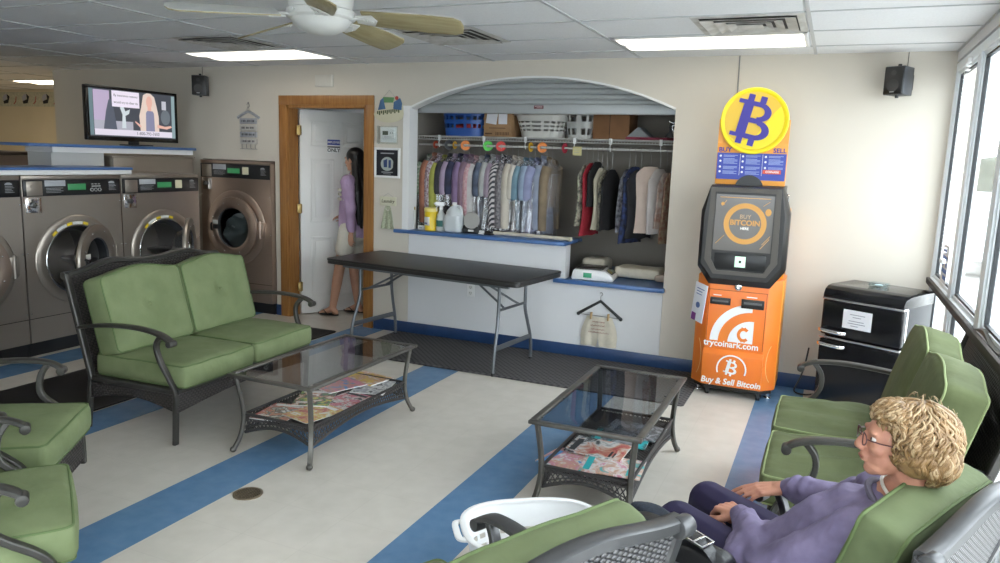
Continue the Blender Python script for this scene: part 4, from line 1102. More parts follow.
ga = thing('glass_dish', 'small clear glass dish on top of the black fridge', 'glass dish', (.335, 5.60, .8635), -20)
q = MB(); q.prism(rrect(-.055, .055, -.042, .042, .015), 0, .008, 'z', bev=.002)
for (x0, x1, y0, y1) in ((-.055, .055, -.042, -.030), (-.055, .055, .030, .042), (-.055, -.043, -.03, .03), (.043, .055, -.03, .03)): q.box(x0, x1, y0, y1, .008, .030, bev=.003)
q.build('dish', glass_mat('pale_blue_glass', (.94, .99, 1.), .95, .05), ga)
q = MB(); q.sph((0, 0, .014), .02, 10, (1.4, 1, .3)); q.build('contents', mat('pale_mints', (.65, .72, .75), .5), ga)
# cable by the fridge
q = MB(); q.tube(cr([(-.06, 5.88, .33), (-.075, 5.87, .20), (-.10, 5.84, .10), (-.13, 5.80, .012), (-.06, 5.74, .010), (.02, 5.80, .012)], 6), .006, 6); o = q.build('power_cord', m_black); tag(o, 'black power cord drooping between the kiosk and the fridge', 'power cord')

# ================================================================== BITCOIN KIOSK
m_or = mat('orange_vinyl', (.80, .17, .02), .38, color2=(.78, .21, .025), vscale=3.2)
m_oy = mat('amber_vinyl', (.72, .33, .02), .4, color2=(.78, .22, .02), vscale=2.6)
m_kb = mat('kiosk_black', (.016, .015, .015), .38); m_kg = mat('kiosk_brown_grey', (.075, .065, .055), .4)
m_wv = mat('white_vinyl', (.80, .80, .80), .4); m_ind = mat('indigo_ink', (.05, .04, .30), .5)
m_gold = mat('coin_gold', (.74, .50, .025), .4); m_yl = mat('coin_yellow', (.85, .68, .01), .4); m_gl2 = mat('coin_dull_gold', (.72, .47, .045), .4)
kx, ky = -.545, 5.42
k = thing('bitcoin_kiosk', 'tall orange and black bitcoin kiosk with a yellow coin sign on top', 'kiosk', (kx, ky, 0), 0)
def octo(hw, c, d0, d1, z0, z1, bev=.004):  # front chamfered plan
    return [(-hw, d1), (-hw, d0+c), (-hw+c, d0), (hw-c, d0), (hw, d0+c), (hw, d1)]
q = MB(); q.prism(octo(.285, .085, .0, .42, 0, 0), .075, .86, 'z', bev=.004); q.build('lower_cabinet', m_or, k)
q = MB(); q.prism([(-.275, .42), (-.275, .16), (.275, .16), (.275, .42)], .86, 1.345, 'z', bev=.004); q.build('upper_cabinet', m_oy, k)
q = MB(); q.prism([(-.290, .425), (-.290, .088), (.290, .088), (.290, .425)], .077, .859, 'z', bev=.003); q.build('side_wrap', m_oy, k)
# protruding lower block with sloped top
q = MB(); q.prism([(-.03, .085), (-.03, .31), (.002, .345), (.002, .085)], -.205, .205, 'x', bev=.003); q.build('lower_block', m_or, k)
q = MB(); q.prism(octo(.27, .08, .012, .40, 0, 0), .045, .076, 'z', bev=.003); q.build('base_plate', m_kb, k)
for (x_, y_) in ((-.24, .10), (-.16, .03), (.19, .03), (.245, .12), (-.23, .36), (.23, .36)):
    q = MB()
    if x_ in (-.24, .245): q.cyl((x_, y_, 0), (x_, y_, .010), .026, 20, bev=.002); q.cyl((x_, y_, .01), (x_, y_, .046), .008, 10); q.build('levelling_foot', m_chrome, k)
    else: q.cyl((x_-.014, y_, .022), (x_+.014, y_, .022), .022, 18, bev=.004); q.box(x_-.02, x_+.02, y_-.018, y_+.018, .030, .047, bev=.003); q.build('caster', m_black, k)
# door seams
q = MB(); q.box(-.20, .20, -.0015, .0, .768, .771); q.box(-.195, -.192, -.0015, 0, .36, .768); q.box(.192, .195, -.0015, 0, .36, .768)
q.build('door_seam', mat('deep_orange_shadow_gap', (.20, .035, .005), .7), k)
# monitor housing : hexagonal tapered block
out = [(-.29, 1.32), (-.29, .93), (-.205, .81), (.205, .81), (.29, .93), (.29, 1.32), (.235, 1.50), (-.235, 1.50)]
hs = MB(); b = bmesh.new()
o2 = [(-.262, 1.30), (-.262, .955), (-.185, .855), (.185, .855), (.262, .955), (.262, 1.30), (.232, 1.49), (-.232, 1.49)]
va = [b.verts.new((x, .16, z)) for x, z in out]; vb = [b.verts.new((x, -.01, z)) for x, z in out]; vc = [b.verts.new((x, -.05, z)) for x, z in o2]
n_ = len(out)
for A_, B_ in ((va, vb), (vb, vc)):
    for i in range(n_): b.faces.new((A_[i], B_[i], B_[(i+1) % n_], A_[(i+1) % n_]))
b.faces.new(vc); b.faces.new(va[::-1]); bmesh.ops.recalc_face_normals(b, faces=b.faces); hs._merge(b)
hs.build('monitor_housing', m_kb, k)
q = MB(); q.box(-.235, .235, .16, .40, 1.34, 1.505, bev=.005); q.build('housing_back', m_kg, k)
q = MB()
fr2 = [(-.228, 1.485), (-.24, .985), (-.175, .888), (.175, .888), (.24, .985), (.228, 1.485)]; fi = [(-.195, 1.455), (-.197, .99), (-.155, .915), (.155, .915), (.197, .99), (.195, 1.455)]
b = bmesh.new(); A_ = [b.verts.new((x, -.062, z)) for x, z in fr2]; B_ = [b.verts.new((x, -.062, z)) for x, z in fi]; C_ = [b.verts.new((x, -.048, z)) for x, z in fi]; D_ = [b.verts.new((x, -.048, z)) for x, z in fr2]
for i in range(6):
    j = (i+1) % 6; b.faces.new((A_[i], A_[j], B_[j], B_[i])); b.faces.new((B_[i], B_[j], C_[j], C_[i])); b.faces.new((D_[i], D_[j], A_[j], A_[i]))
bmesh.ops.recalc_face_normals(b, faces=b.faces); q._merge(b); q.build('monitor_bezel', m_kg, k)
q = MB(); q.box(-.19, .19, -.0515, -.050, 1.055, 1.44); scn = q.build('screen', mat('kiosk_screen', (.05, .048, .045), .12, emit=(.075, .07, .065), estr=1.), k, smooth=False)
m_sg = mat('screen_gold', (.25, .13, .03), .4, emit=(.42, .22, .05), estr=1.); m_sgd = mat('screen_dark_disc', (.02, .02, .02), .3); m_sw = mat('screen_white', (.5, .5, .5), .4, emit=(.62, .60, .56), estr=1.)
q = MB(); q.lathe([(.105, 0), (.140, 0), (.140, .001), (.105, .001), (.105, 0)], 56, M=T(.01, -.052, 1.245, rx=90)); q.build('gold_ring', m_sg, scn)
text('BUY', .040, mat('screen_outline', (.3, .2, .1), .4, emit=(.30, .22, .14), estr=1.), scn, FR(.01, -.0535, 1.292), 'screen_lettering', ext=.0003)
text('BITCOIN', .050, m_sg, scn, FR(.01, -.0535, 1.250), 'screen_lettering', ext=.0003, bold=.0015)
text('HERE', .024, m_sw, scn, FR(.01, -.0535, 1.212), 'screen_lettering', ext=.0003, bold=.0005)
q = MB()
q.box(-.165, .165, -.0525, -.0518, 1.418, 1.422)
for (x0, z0, x1, z1) in ((-.175, 1.10, -.12, 1.16), (.12, 1.08, .175, 1.15), (.13, 1.11, .178, 1.17), (-.15, 1.36, -.12, 1.40), (.12, 1.37, .16, 1.40)):
    q.tube([(x0, -.0522, z0), (x1, -.0522, z1)], .0018, 5)
q.prism([(.155+.02*math.cos(R(a)), 1.33+.025*math.sin(R(a))) for a in range(0, 360, 30)], -.0526, -.0518, 'y'); q.prism([(-.145+.012*math.cos(R(a)), 1.375+.012*math.sin(R(a))) for a in range(0, 360, 30)], -.0526, -.0518, 'y')
q.build('screen_motifs', m_sg, scn)
q = MB(); q.box(-.175, .165, -.053, -.050, .925, 1.035, bev=.002); q.build('scanner_bay', m_black, k)
q = MB(); q.box(-.035, .035, -.056, -.053, .945, 1.020, bev=.002); q.build('scanner_window', mat('scanner_glow', (.4, .55, .45), .3, emit=(.50, .72, .60), estr=.9), k)
q = MB(); q.box(-.008, .008, -.058, -.056, .975, .992); q.build('scanner_dot', m_black, k)
# slots and lock
q = MB(); q.box(-.185, -.045, -.006, .0, .665, .715, bev=.004); q.box(.028, .18, -.010, .0, .655, .72, bev=.008); q.build('slot_bezels', m_kb, k)
q = MB(); q.box(-.17, -.06, -.008, -.004, .684, .696); q.box(.045, .165, -.0125, -.008, .685, .70); q.build('note_slots', mat('slot_grey', (.10, .10, .10), .4), k)
q = MB(); q.cyl((.0, -.014, .80), (.0, 0, .80), .024, 24, bev=.003); q.cyl((0, -.02, .80), (0, -.014, .80), .012, 16); q.build('lock', m_chrome, k)
q = MB(); q.box(-.165, -.11, -.001, 0, .728, .734); q.box(.06, .13, -.001, 0, .732, .738); q.build('slot_captions', m_wv, k)
# logo: arcs with a coin C
def sector(q, cx, cz, r0, r1, a0, a1, y0, y1, n=24):
    P_ = [(cx+r1*math.cos(R(a0+(a1-a0)*i/n)), cz+r1*math.sin(R(a0+(a1-a0)*i/n))) for i in range(n+1)]
    Q_ = [(cx+r0*math.cos(R(a1+(a0-a1)*i/n)), cz+r0*math.sin(R(a1+(a0-a1)*i/n))) for i in range(n+1)] if r0 > 0 else [(cx, cz)]
    q.prism(P_+Q_, y0, y1, 'y')
lg = MB(); cx_, cz_ = .115, .405
sector(lg, cx_-.005, cz_-.0, .222, .278, 180, 91, -.0022, -.0002)
sector(lg, cx_-.0, cz_-.0, .205, .206, 180, 92, -.0001, 0) if 0 else None
lg2 = [(cx_-.145, cz_), ]
sector(lg, cx_, cz_, .0, .16, 180, 90, -.0022, -.0002); lg.box(cx_-.001, cx_+.008, -.0022, -.0002, cz_, cz_+.16)
lgo = lg.build('white_arc_logo', m_wv, k)
q = MB(); pts = [V((cx_-.055+.034*math.cos(R(a)), -.0032, cz_+.060+.040*math.sin(R(a)))) for a in range(45, 316, 15)]
q.tube(pts, 1, 8, flat=(.011, .0006), up=(0, -1, 0))
for dx in (-.012, .010):
    for sz in (1, -1): q.box(cx_-.06+dx, cx_-.052+dx, -.0036, -.0024, cz_+.060+sz*.042-.012, cz_+.060+sz*.042+.012)
q.build('coin_letter_c', m_or, lgo)
text('trycoinark.com', .062, m_wv, k, FR(-.02, -.002, .384), 'web_address_lettering', bold=.0012, sx=.98)
# coin B emblem + slogan on the lower block
def bsym(q, M, s=1., y0=-.002, y1=0.):
    """bitcoin style B made of strokes, centred, height ~1*s"""
    cnt = [0]
    def P(pts):
        cnt[0] += 1; q.prism([(x*s*1.36, z*s) for x, z in pts], y0-cnt[0]*.00012, y1, 'y', M=M)
    # outer B with two counters as strips
    P([(-.33, .33), (-.33, .42), (.02, .42), (.02, .33)]); P([(-.33, -.42), (-.33, -.33), (.06, -.33), (.06, -.42)])
    P([(-.24, -.34), (-.24, .34), (-.08, .34), (-.08, -.34)]); P([(-.10, -.055), (-.10, .055), (.06, .055), (.06, -.055)])
    def arc(cx, cz, ro, ri, z0=None):
        n = 14
        A = [(cx+ro*1.0*math.cos(R(90-180*i/n)), cz+ro*math.sin(R(90-180*i/n))) for i in range(n+1)]
        B = [(cx+ri*.9*math.cos(R(-90+180*i/n)), cz+ri*math.sin(R(-90+180*i/n))) for i in range(n+1)]
        P(A+B)
    arc(.02, .205, .215, .115); arc(.06, -.195, .225, .115)
    P([(-.09, .42), (-.09, .32), (.03, .32), (.03, .42)]); P([(-.09, -.42), (-.09, -.31), (.07, -.31), (.07, -.42)])
    for x0 in (-.20, .0):
        P([(x0, .41), (x0, .56), (x0+.10, .56), (x0+.10, .41)]); P([(x0, -.41), (x0, -.56), (x0+.10, -.56), (x0+.10, -.41)])
yb_ = -.031
q = MB(); bsym(q, T(.0, yb_, .225, ry=12), .105); q.build('coin_emblem', m_wv, k, smooth=False)
q = MB(); sector(q, 0, .215, .093, .103, 200, -20, yb_-.002, yb_); q.build('emblem_arc', m_wv, k)
text('Buy & Sell Bitcoin', .060, m_wv, k, FR(.0, yb_-.001, .118), 'slogan_lettering', bold=.0015, sx=.95, shear=.15)
q = MB()   # pale ring graphics on chamfers / sides
for s in (-1, 1):
    M_ = T(s*.243, .0425, .27, rz=s*45)
    pts_ = [(M_ @ V((s*.045-.075*s*math.cos(R(a)), -.002, .15*math.sin(R(a))))) for a in range(-62, 63, 10)]
    q.tube(pts_, .0022, 5)
q.build('ring_graphic', mat('pale_orange_line', (.85, .52, .22), .4), k)
# leaflet holder on the left chamfer
lf = thing('leaflet', 'white and purple leaflet stuck to the left side of the orange kiosk', 'leaflet', (0, 0, 0))
lf.matrix_world = Matrix.Translation((kx, ky, 0)) @ T(-.262, .026, .66, rz=-42, ry=8)
q = MB(); q.box(-.065, .065, -.006, -.001, -.14, .14, bev=.001); q.build('leaflet_sheet', m_paper, lf)
q = MB(); q.box(-.055, -.01, -.008, -.006, -.14, -.085); q.build('purple_corner', mat('purple_print', (.20, .04, .22), .5), lf)
q = MB(); q.prism([(-.005+.022*math.cos(R(a)), -.02+.022*math.sin(R(a))) for a in range(0, 360, 30)], -.0078, -.006, 'y')
for z_ in (.10, .08, .06): q.box(-.04, .04-.02*(z_ < .1), -.0075, -.006, z_-.003, z_+.003)
q.build('printed_marks', mat('blue_print', (.10, .16, .35), .5), lf)
# header sign
ys = .10
q = MB(); q.box(-.232, .232, ys, ys+.03, 1.505, 1.79, bev=.002); q.box(-.232, .232, ys+.001, ys+.029, 1.78, 1.95); q.build('sign_panel', mat('sign_orange', (.80, .34, .06), .45), k)
q = MB(); q.box(-.228, .228, ys-.002, ys, 1.540, 1.722); pb = q.build('blue_instruction_panel', mat('sign_cobalt', (.045, .07, .38), .45), k, smooth=False)
q = MB()
for cxx in (-.215, -.065, .085):
    for r_, (nl, zz) in enumerate(((2, 1.705), (5, 1.682), (3, 1.628), (3, 1.596))):
        if cxx > 0 and r_ == 3: continue
        for l_ in range(nl): q.box(cxx+.03, cxx+.125-(.02 if (l_+r_) % 3 == 1 else 0), ys-.003, ys-.002, zz-l_*.008-.002, zz-l_*.008+.0015)
q.build('small_print', mat('pale_blue_print', (.35, .42, .70), .5), pb, smooth=False)
q = MB()
for cxx in (-.215, -.065, .085):
    for zz in (1.70, 1.665, 1.625, 1.592):
        if cxx > 0 and zz < 1.6: continue
        q.prism([(cxx+.010+.008*math.cos(R(a)), zz+.008*math.sin(R(a))) for a in range(0, 360, 60)], ys-.0032, ys-.002, 'y')
q.box(-.074, -.072, ys-.003, ys-.002, 1.57, 1.715); q.box(.074, .076, ys-.003, ys-.002, 1.57, 1.715)
q.build('white_icons', m_wv, pb, smooth=False)
q = MB(); q.box(.082, .20, ys-.004, ys-.002, 1.585, 1.612); rp = q.build('red_patch', mat('coral_red', (.70, .10, .06), .5), pb, smooth=False)
text('COINARK', .020, m_wv, rp, FR(.145, ys-.005, 1.598), 'lettering', bold=.0005)
text('BUY', .042, m_ind, k, FR(-.178, ys-.001, 1.742), 'sign_lettering', bold=.001, sx=1.1)
text('SELL', .042, m_ind, k, FR(.182, ys-.001, 1.742), 'sign_lettering', bold=.001, sx=1.05)
cz2, rc = 1.94, .224
q = MB(); q.lathe([(0, 0), (rc, 0), (rc, .030), (rc-.004, .034), (rc-.022, .034), (rc-.026, .031), (0, .031)], 72, M=T(0, ys+.012, cz2, rx=90)); coin = q.build('coin_disc', m_yl, k)
q = MB(); q.lathe([(0, .0315), (rc-.030, .0315), (rc-.030, .0330), (0, .0330)], 64, M=T(0, ys+.012, cz2, rx=90)); q.build('coin_face', m_gl2, coin)
q = MB(); pts = [(r_*math.cos(R(a)), cz2+r_*math.sin(R(a))) for r_, a in [(rc-.032, -150+6*i) for i in range(31)]]+[(.13, cz2+.06), (.02, cz2-.10), (-.10, cz2-.15)]
q.prism(pts, ys-.0225, ys-.0212, 'y'); q.build('bright_facet', m_yl, coin, smooth=False)
q = MB(); bsym(q, T(0, ys-.0225, cz2, ry=13), .30, -.003, 0); q.build('coin_symbol', m_ind, coin, smooth=False)
q = MB(); q.prism(arcpts(.0, 1.478, .095, 0, 180, 16), ys-.012, ys-.002, 'y'); q.build('camera_hood', m_black, k)
q = MB(); q.tube(cr([(.24, .2, 1.46), (.262, .17, 1.44), (.262, .16, 1.40), (.24, .16, 1.385)], 4), .006, 6); q.build('side_loop', m_chrome, k)
q = MB(); q.tube([(-.725, YW-.004, H-.002), (-.722, YW-.005, 2.25), (-.72, YW-.02, 1.9)], .0045, 6); o = q.build('hanging_cable', mat('grey_cable', (.22, .22, .22), .5)); tag(o, 'thin grey cable running down the wall from the ceiling behind the kiosk sign', 'cable')
# ================================================================== CLOSET RAIL, SHELF AND CLOTHES
m_wire = mat('white_coated_wire', (.55, .54, .52), .4)
ZR, YR = 1.735, 6.35
ws = thing('wire_shelf', 'white wire closet shelf with a hanging rail across the back of the pass-through', 'shelf', (-2.4, YR, 0))
q = MB()
for z_, y_ in ((1.815, -.012), (1.785, -.014)): q.tube([(-1.25, y_, z_), (1.25, y_, z_)], .004, 6)
for y_ in (.09, .19, .29): q.tube([(-1.25, y_, 1.812), (1.25, y_, 1.812)], .0035, 6)
q.build('long_wires', m_wire, ws)
q = MB()
for i in range(96):
    x = -1.24+i*.0261; q.tube([(x, -.012, 1.787), (x, -.012, 1.818), (x, .30, 1.818)], .0022, 4)
o = q.build('cross_wires', m_wire, ws); o['kind'] = 'stuff'
q = MB(); q.tube([(-1.25, 0, ZR), (1.25, 0, ZR)], .010, 12); q.build('hanging_rail', m_wire, ws)
for x in (-1.03, -.57, -.16, .30, .62, 1.05):
    q = MB(); q.box(x-.012, x+.012, -.02, .004, 1.775, 1.825, bev=.003); q.tube([(x, -.006, 1.78), (x, -.018, ZR+.02), (x, -.004, ZR-.018), (x, .016, ZR)], .004, 6); q.build('rail_clip', m_white, ws)
def cmat(name, c, c2=None, sc=30): return mat('cloth_'+name, c, .8, color2=c2, vscale=sc, bump=.06, bscale=200)
m_film = None
def film():
    m = bpy.data.materials.new('clear_plastic_film'); m.use_nodes = True
    N = m.node_tree.nodes; L = m.node_tree.links; N.remove(N['Principled BSDF'])
    tr = N.new('ShaderNodeBsdfTransparent'); tr.inputs[0].default_value = (.90, .90, .92, 1)
    gl = N.new('ShaderNodeBsdfGlossy'); gl.inputs['Roughness'].default_value = .12
    df = N.new('ShaderNodeBsdfDiffuse'); df.inputs[0].default_value = (.55, .55, .60, 1)
    tc = N.new('ShaderNodeTexCoord'); mp = N.new('ShaderNodeMapping'); mp.inputs['Scale'].default_value = (40, 40, 7); nz = N.new('ShaderNodeTexNoise'); nz.inputs['Scale'].default_value = 1.
    L.new(tc.outputs['Object'], mp.inputs[0]); L.new(mp.outputs[0], nz.inputs['Vector'])
    bp = N.new('ShaderNodeBump'); bp.inputs['Strength'].default_value = .9; bp.inputs['Distance'].default_value = .02; L.new(nz.outputs[0], bp.inputs['Height']); L.new(bp.outputs[0], gl.inputs['Normal'])
    m1 = N.new('ShaderNodeMixShader'); m1.inputs[0].default_value = .16; L.new(tr.outputs[0], m1.inputs[1]); L.new(gl.outputs[0], m1.inputs[2])
    m2 = N.new('ShaderNodeMixShader'); m2.inputs[0].default_value = .14; L.new(m1.outputs[0], m2.inputs[1]); L.new(df.outputs[0], m2.inputs[2])
    L.new(m2.outputs[0], N['Material Output'].inputs['Surface']); return m
m_film = film()
m_hang = mat('wire_hanger', (.30, .29, .28), .35, .8); m_hangw = mat('white_hanger', (.6, .6, .6), .4)
def garment(x, label, cat, m, ztop, zbot, w=.42, yaw=70, kind='shirt', plastic=True, seed=0, hm=None, extra=None, th=.055, group='shirts in plastic on the left of the rail'):
    """clothes hang edge-on: local x = shoulder line, rotated by yaw about Z"""
    t = thing('hanging_'+kind, label, cat, (x, YR, 0), yaw, group)
    zs_ = ztop           # neck height
    q = MB()
    q.tube(cr([(.012, 0, ZR-.005), (.018, 0, ZR+.012), (0, 0, ZR+.0165), (-.016, 0, ZR+.005), (-.010, 0, ZR-.02), (0, 0, ZR-.045), (0, 0, zs_+.01)], 5), .0018, 6)
    q.tube([(0, 0, zs_+.008), (-w*.46, 0, zs_-.085), (w*.46, 0, zs_-.085), (0, 0, zs_+.008)], .0022, 6)
    q.build('hanger', hm or m_hang, t)
    Hh = zs_-zbot
    def body(dx=0., th_=th, grow=0., lo=zbot, sleeve=True):
        def fn(u, v):
            a = 2*math.pi*u
            z = zs_-.005-(zs_-lo)*v
            sh = min(1, v*(zs_-lo)/.10)                      # shoulder slope
            hw_ = (.055+(w/2-.055)*sh**.8)+grow
            if kind != 'skirt' and v*(zs_-lo) > .12: hw_ *= 1-.10*math.sin(min(1, (v*(zs_-lo)-.12)/(zs_-lo-.12+1e-6))*math.pi)
            fold = 1+.22*math.sin(3*a+seed)*v+.22*noise.noise(V((math.cos(a)*1.8+seed, math.sin(a)*1.8, z*3)))*(.3+v)
            tt = th_*(.35+.65*min(1, v*2.5))*fold+grow
            x_ = hw_*math.cos(a)*(1+.05*noise.noise(V((seed, z*5, a))))
            return V((x_+dx+.012*math.sin(z*9+seed)*v, tt*math.sin(a)+.01*math.sin(z*6+seed)*v, z+.012*noise.noise(V((a*2, seed, 1)))*v))
        return fn
    q = MB(); q.surf(40, 22, body()); 
    q.build('garment_body', m, t, ang=80)
    if kind in ('shirt', 'jacket'):
        for s in (-1, 1):
            q = MB(); ln = .24 if kind == 'shirt' and seed % 2 < 1 else .52
            pts = cr([(s*w*.40, 0, zs_-.075), (s*w*.50, .008, zs_-.15), (s*w*.52, .012, zs_-.30), (s*w*.50, .010, zs_-.10-ln)], 5)
            q.tube(pts, [.050-.014*i/len(pts) for i in range(len(pts))], 10); q.build('sleeve', m, t, ang=80)
        q = MB(); q.tube(cr([(-.06, .02, zs_-.005), (0, .045, zs_+.012), (.06, .02, zs_-.005), (.055, -.028, zs_-.03), (0, -.04, zs_-.055), (-.055, -.028, zs_-.03)], 4, True), 1, 8, closed=True, flat=(.004, .016), up=(0, 0, 1)); q.build('collar', m, t, ang=80)
    if extra: extra(t, q, zs_)
    if plastic:
        q = MB(); q.surf(36, 18, body(th_=th+.012, grow=.022, lo=zbot-.06)); q.build('plastic_cover', m_film, t, ang=80)
    return t
G = [
 ('green', (.10, .20, .11), (.45, .45, .38), 'green patterned shirt in plastic, first on the left of the rail'),
 ('rust', (.36, .15, .09), (.28, .11, .07), 'rust orange shirt in plastic, second on the left of the rail'),
 ('plum_print', (.20, .08, .10), (.50, .46, .48), 'plum and white print shirt between the rust and lime shirts'),
 ('lime', (.38, .38, .08), (.28, .29, .06), 'lime yellow shirt in plastic on the left of the rail'),
 ('charcoal', (.045, .04, .055), (.03, .03, .035), 'dark charcoal shirt behind the lime one'),
 ('lilac', (.40, .31, .42), (.33, .25, .36), 'pale lilac shirt with short sleeves'),
 ('navy', (.035, .04, .09), (.02, .02, .04), 'dark navy shirt between the two purple ones'),
 ('purple', (.25, .17, .30), (.20, .13, .24), 'medium purple shirt in plastic'),
 ('mauve', (.28, .18, .24), (.22, .14, .19), 'mauve shirt just left of the pink checked one'),
 ('pink_check', (.50, .24, .27), (.60, .44, .45), 'pink checked shirt in plastic above the round mirror'),
 ('white', (.55, .53, .52), (.46, .44, .44), 'white shirt right of the pink checked one'),
 ('slate', (.12, .15, .22), (.05, .06, .09), 'slate blue shirt near the middle of the packed row'),
 ('grey_white', (.44, .45, .44), (.35, .36, .36), 'long pale grey shirt near the middle of the packed row'),
 ('dusky', (.34, .27, .33), (.26, .20, .25), 'dusky mauve shirt left of the striped one'),
 ('stripe', (.55, .52, .52), (.05, .05, .06), 'black and white striped shirt in plastic'),
 ('grey_check', (.28, .26, .27), (.10, .09, .10), 'dark grey checked shirt beside the striped one'),
 ('cream', (.58, .53, .45), (.50, .45, .38), 'cream shirt in plastic, the left one of the cream pair'),
 ('ivory', (.60, .56, .49), (.52, .48, .42), 'ivory shirt in plastic, the right one of the cream pair'),
 ('teal', (.17, .28, .34), (.13, .22, .28), 'dusty teal shirt right of the cream pair'),
 ('sky', (.30, .38, .50), (.24, .31, .42), 'light blue shirt next to the dusty teal one'),
 ('periwinkle', (.29, .31, .48), (.22, .24, .38), 'periwinkle blue shirt near the right end of the packed row'),
 ('steel_blue', (.30, .33, .42), (.22, .25, .33), 'greyish blue shirt near the right end of the packed row'),
 ('khaki', (.26, .20, .13), (.20, .15, .10), 'khaki garment at the right end of the packed row'),
]
for m_stripe in ('stripe',):
    pass
nG = len(G)
for i, (nm, c, c2, lab) in enumerate(G):
    x = -3.50+i*(1.20/(nG-1))
    m = cmat(nm, c, c2, 60 if nm in ('green', 'plum_print', 'pink_check', 'grey_check') else 9)
    if nm == 'stripe':
        N, L, b = nodes_of(m); tc = N.new('ShaderNodeTexCoord'); wv = N.new('ShaderNodeTexWave'); wv.inputs['Scale'].default_value = 14; wv.inputs['Distortion'].default_value = 1.5; wv.bands_direction = 'DIAGONAL'
        L.new(tc.outputs['Object'], wv.inputs['Vector']); r = N.new('ShaderNodeValToRGB'); r.color_ramp.interpolation = 'CONSTANT'; r.color_ramp.elements[0].color = (*c2, 1); r.color_ramp.elements[1].color = (*c, 1); r.color_ramp.elements[1].position = .5
        L.new(wv.outputs['Fac'], r.inputs[0]); L.new(r.outputs[0], b.inputs['Base Color'])
    zt_ = 1.63+rng.uniform(-.012, .012); zb_ = 1.02+rng.uniform(-.05, .05)
    if nm == 'lilac': zb_ = 1.25
    if nm in ('lime',): zb_ = 1.06
    if nm == 'khaki': zb_ = 1.22
    garment(x, lab, 'shirt', m, zt_, zb_, w=.40 if i < nG-2 else .28, yaw=82+rng.uniform(-6, 6), seed=i*1.7, th=.034)
# right-hand clothes
def rg(x, lab, cat, c, c2, zt, zb, w, yaw, kind, seed, sc=9, th=.03, hm=None):
    yaw = min(88, yaw+20)
    return garment(x, lab, cat, cmat(lab.replace(' ', '_')[:28], c, c2, sc), zt, zb, w, yaw, kind, False, seed, hm=hm, th=th, group='unwrapped clothes on the right of the rail')
rg(-1.985, 'black and cream print blouse, leftmost of the unwrapped clothes', 'blouse', (.05, .045, .04), (.45, .42, .33), 1.60, 1.08, .34, 62, 'blouse', 2, 35)
rg(-1.93, 'dark red dress hanging beside the black and cream print blouse', 'dress', (.32, .015, .03), (.24, .01, .02), 1.62, 1.00, .36, 60, 'dress', 3)
rg(-1.885, 'black top with a white neckline next to the dark red dress', 'sleeveless_top', (.012, .012, .015), (.008, .008, .01), 1.63, 1.25, .36, 62, 'sleeveless_top', 5)
rg(-1.845, 'cream top squeezed between two black tops', 'sleeveless_top', (.50, .46, .36), (.42, .38, .30), 1.58, 1.06, .34, 64, 'sleeveless_top', 9)
rg(-1.80, 'black and tan print top', 'sleeveless_top', (.03, .03, .03), (.30, .27, .20), 1.56, 1.05, .34, 62, 'sleeveless_top', 4, 35)
rg(-1.755, 'plain black dress, last before the gap on the rail', 'dress', (.008, .008, .01), (.012, .012, .015), 1.57, 1.06, .36, 60, 'dress', 6)
rg(-1.605, 'black floral skirt right of the gap on the rail', 'skirt', (.015, .015, .022), (.22, .22, .25), 1.58, 1.05, .32, 55, 'skirt', 7, 28)
rg(-1.555, 'long black dress with blue flecks', 'dress', (.010, .012, .02), (.03, .05, .16), 1.60, .96, .34, 50, 'dress', 8, 22)
rg(-1.505, 'black blouse just left of the pale pink top', 'blouse', (.012, .012, .014), (.02, .02, .03), 1.58, 1.0, .34, 42, 'blouse', 10)
rg(-1.425, 'pale pink sleeveless top hanging nearly face-on', 'sleeveless_top', (.62, .50, .44), (.55, .44, .38), 1.605, 1.05, .30, 10, 'sleeveless_top', 11, th=.035)
rg(-1.345, 'off-white blouse behind the pale pink top', 'blouse', (.58, .54, .52), (.50, .46, .45), 1.59, 1.05, .30, 48, 'blouse', 12)
rg(-1.29, 'white and rust blouse second from the right end', 'blouse', (.55, .50, .46), (.30, .14, .10), 1.56, 1.10, .30, 58, 'blouse', 13, 14)
rg(-1.25, 'rust brown print dress at the right end of the rail', 'dress', (.24, .10, .07), (.30, .24, .16), 1.56, .98, .32, 62, 'dress', 14, 30)
# coloured size rings on the rail
def ring_tag(x, col, lab, yaw, r=.045):
    q = MB(); q.lathe([(.0145, -.002), (r, -.002), (r, .002), (.0145, .002), (.0145, -.002)], 28, M=T(0, 0, 0, ry=90)); o = q.build('rail_divider', mat('divider_'+lab.split()[0]+str(int(yaw)), col, .45)); o.location = (x, YR, ZR); o.rotation_euler = (0, 0, R(-yaw)); tag(o, lab, 'rail divider', 'round dividers on the clothes rail')
ring_tag(-3.47, (.35, .06, .03), 'red rail divider disc at the far left of the rail', 15, .036)
ring_tag(-3.33, (.015, .015, .02), 'black rail divider disc above the lime shirt', 40)
ring_tag(-3.27, (.62, .36, .03), 'small amber rail divider disc right of the black one', 8, .036)
ring_tag(-3.16, (.80, .22, .02), 'orange rail divider disc above the lilac shirt', 62)
ring_tag(-2.93, (.08, .60, .06), 'green rail divider disc', 66)
ring_tag(-2.80, (.70, .04, .03), 'bright red rail divider disc', 72)
ring_tag(-2.51, (.62, .36, .03), 'amber rail divider disc near the cream shirts', 10, .042)
ring_tag(-2.40, (.80, .22, .02), 'orange rail divider disc above the teal shirt', 70)
ring_tag(-2.19, (.50, .05, .08), 'crimson rail divider disc right of the packed shirts', 12)
q = MB(); q.box(-.040, .040, -.006, -.002, -.055, .02, bev=.001); o = q.build('sticky_note', mat('pale_yellow_paper', (.62, .56, .28), .7)); o.location = (-2.07, YR-.016, ZR-.005); tag(o, 'pale yellow note taped to the empty part of the rail', 'note')
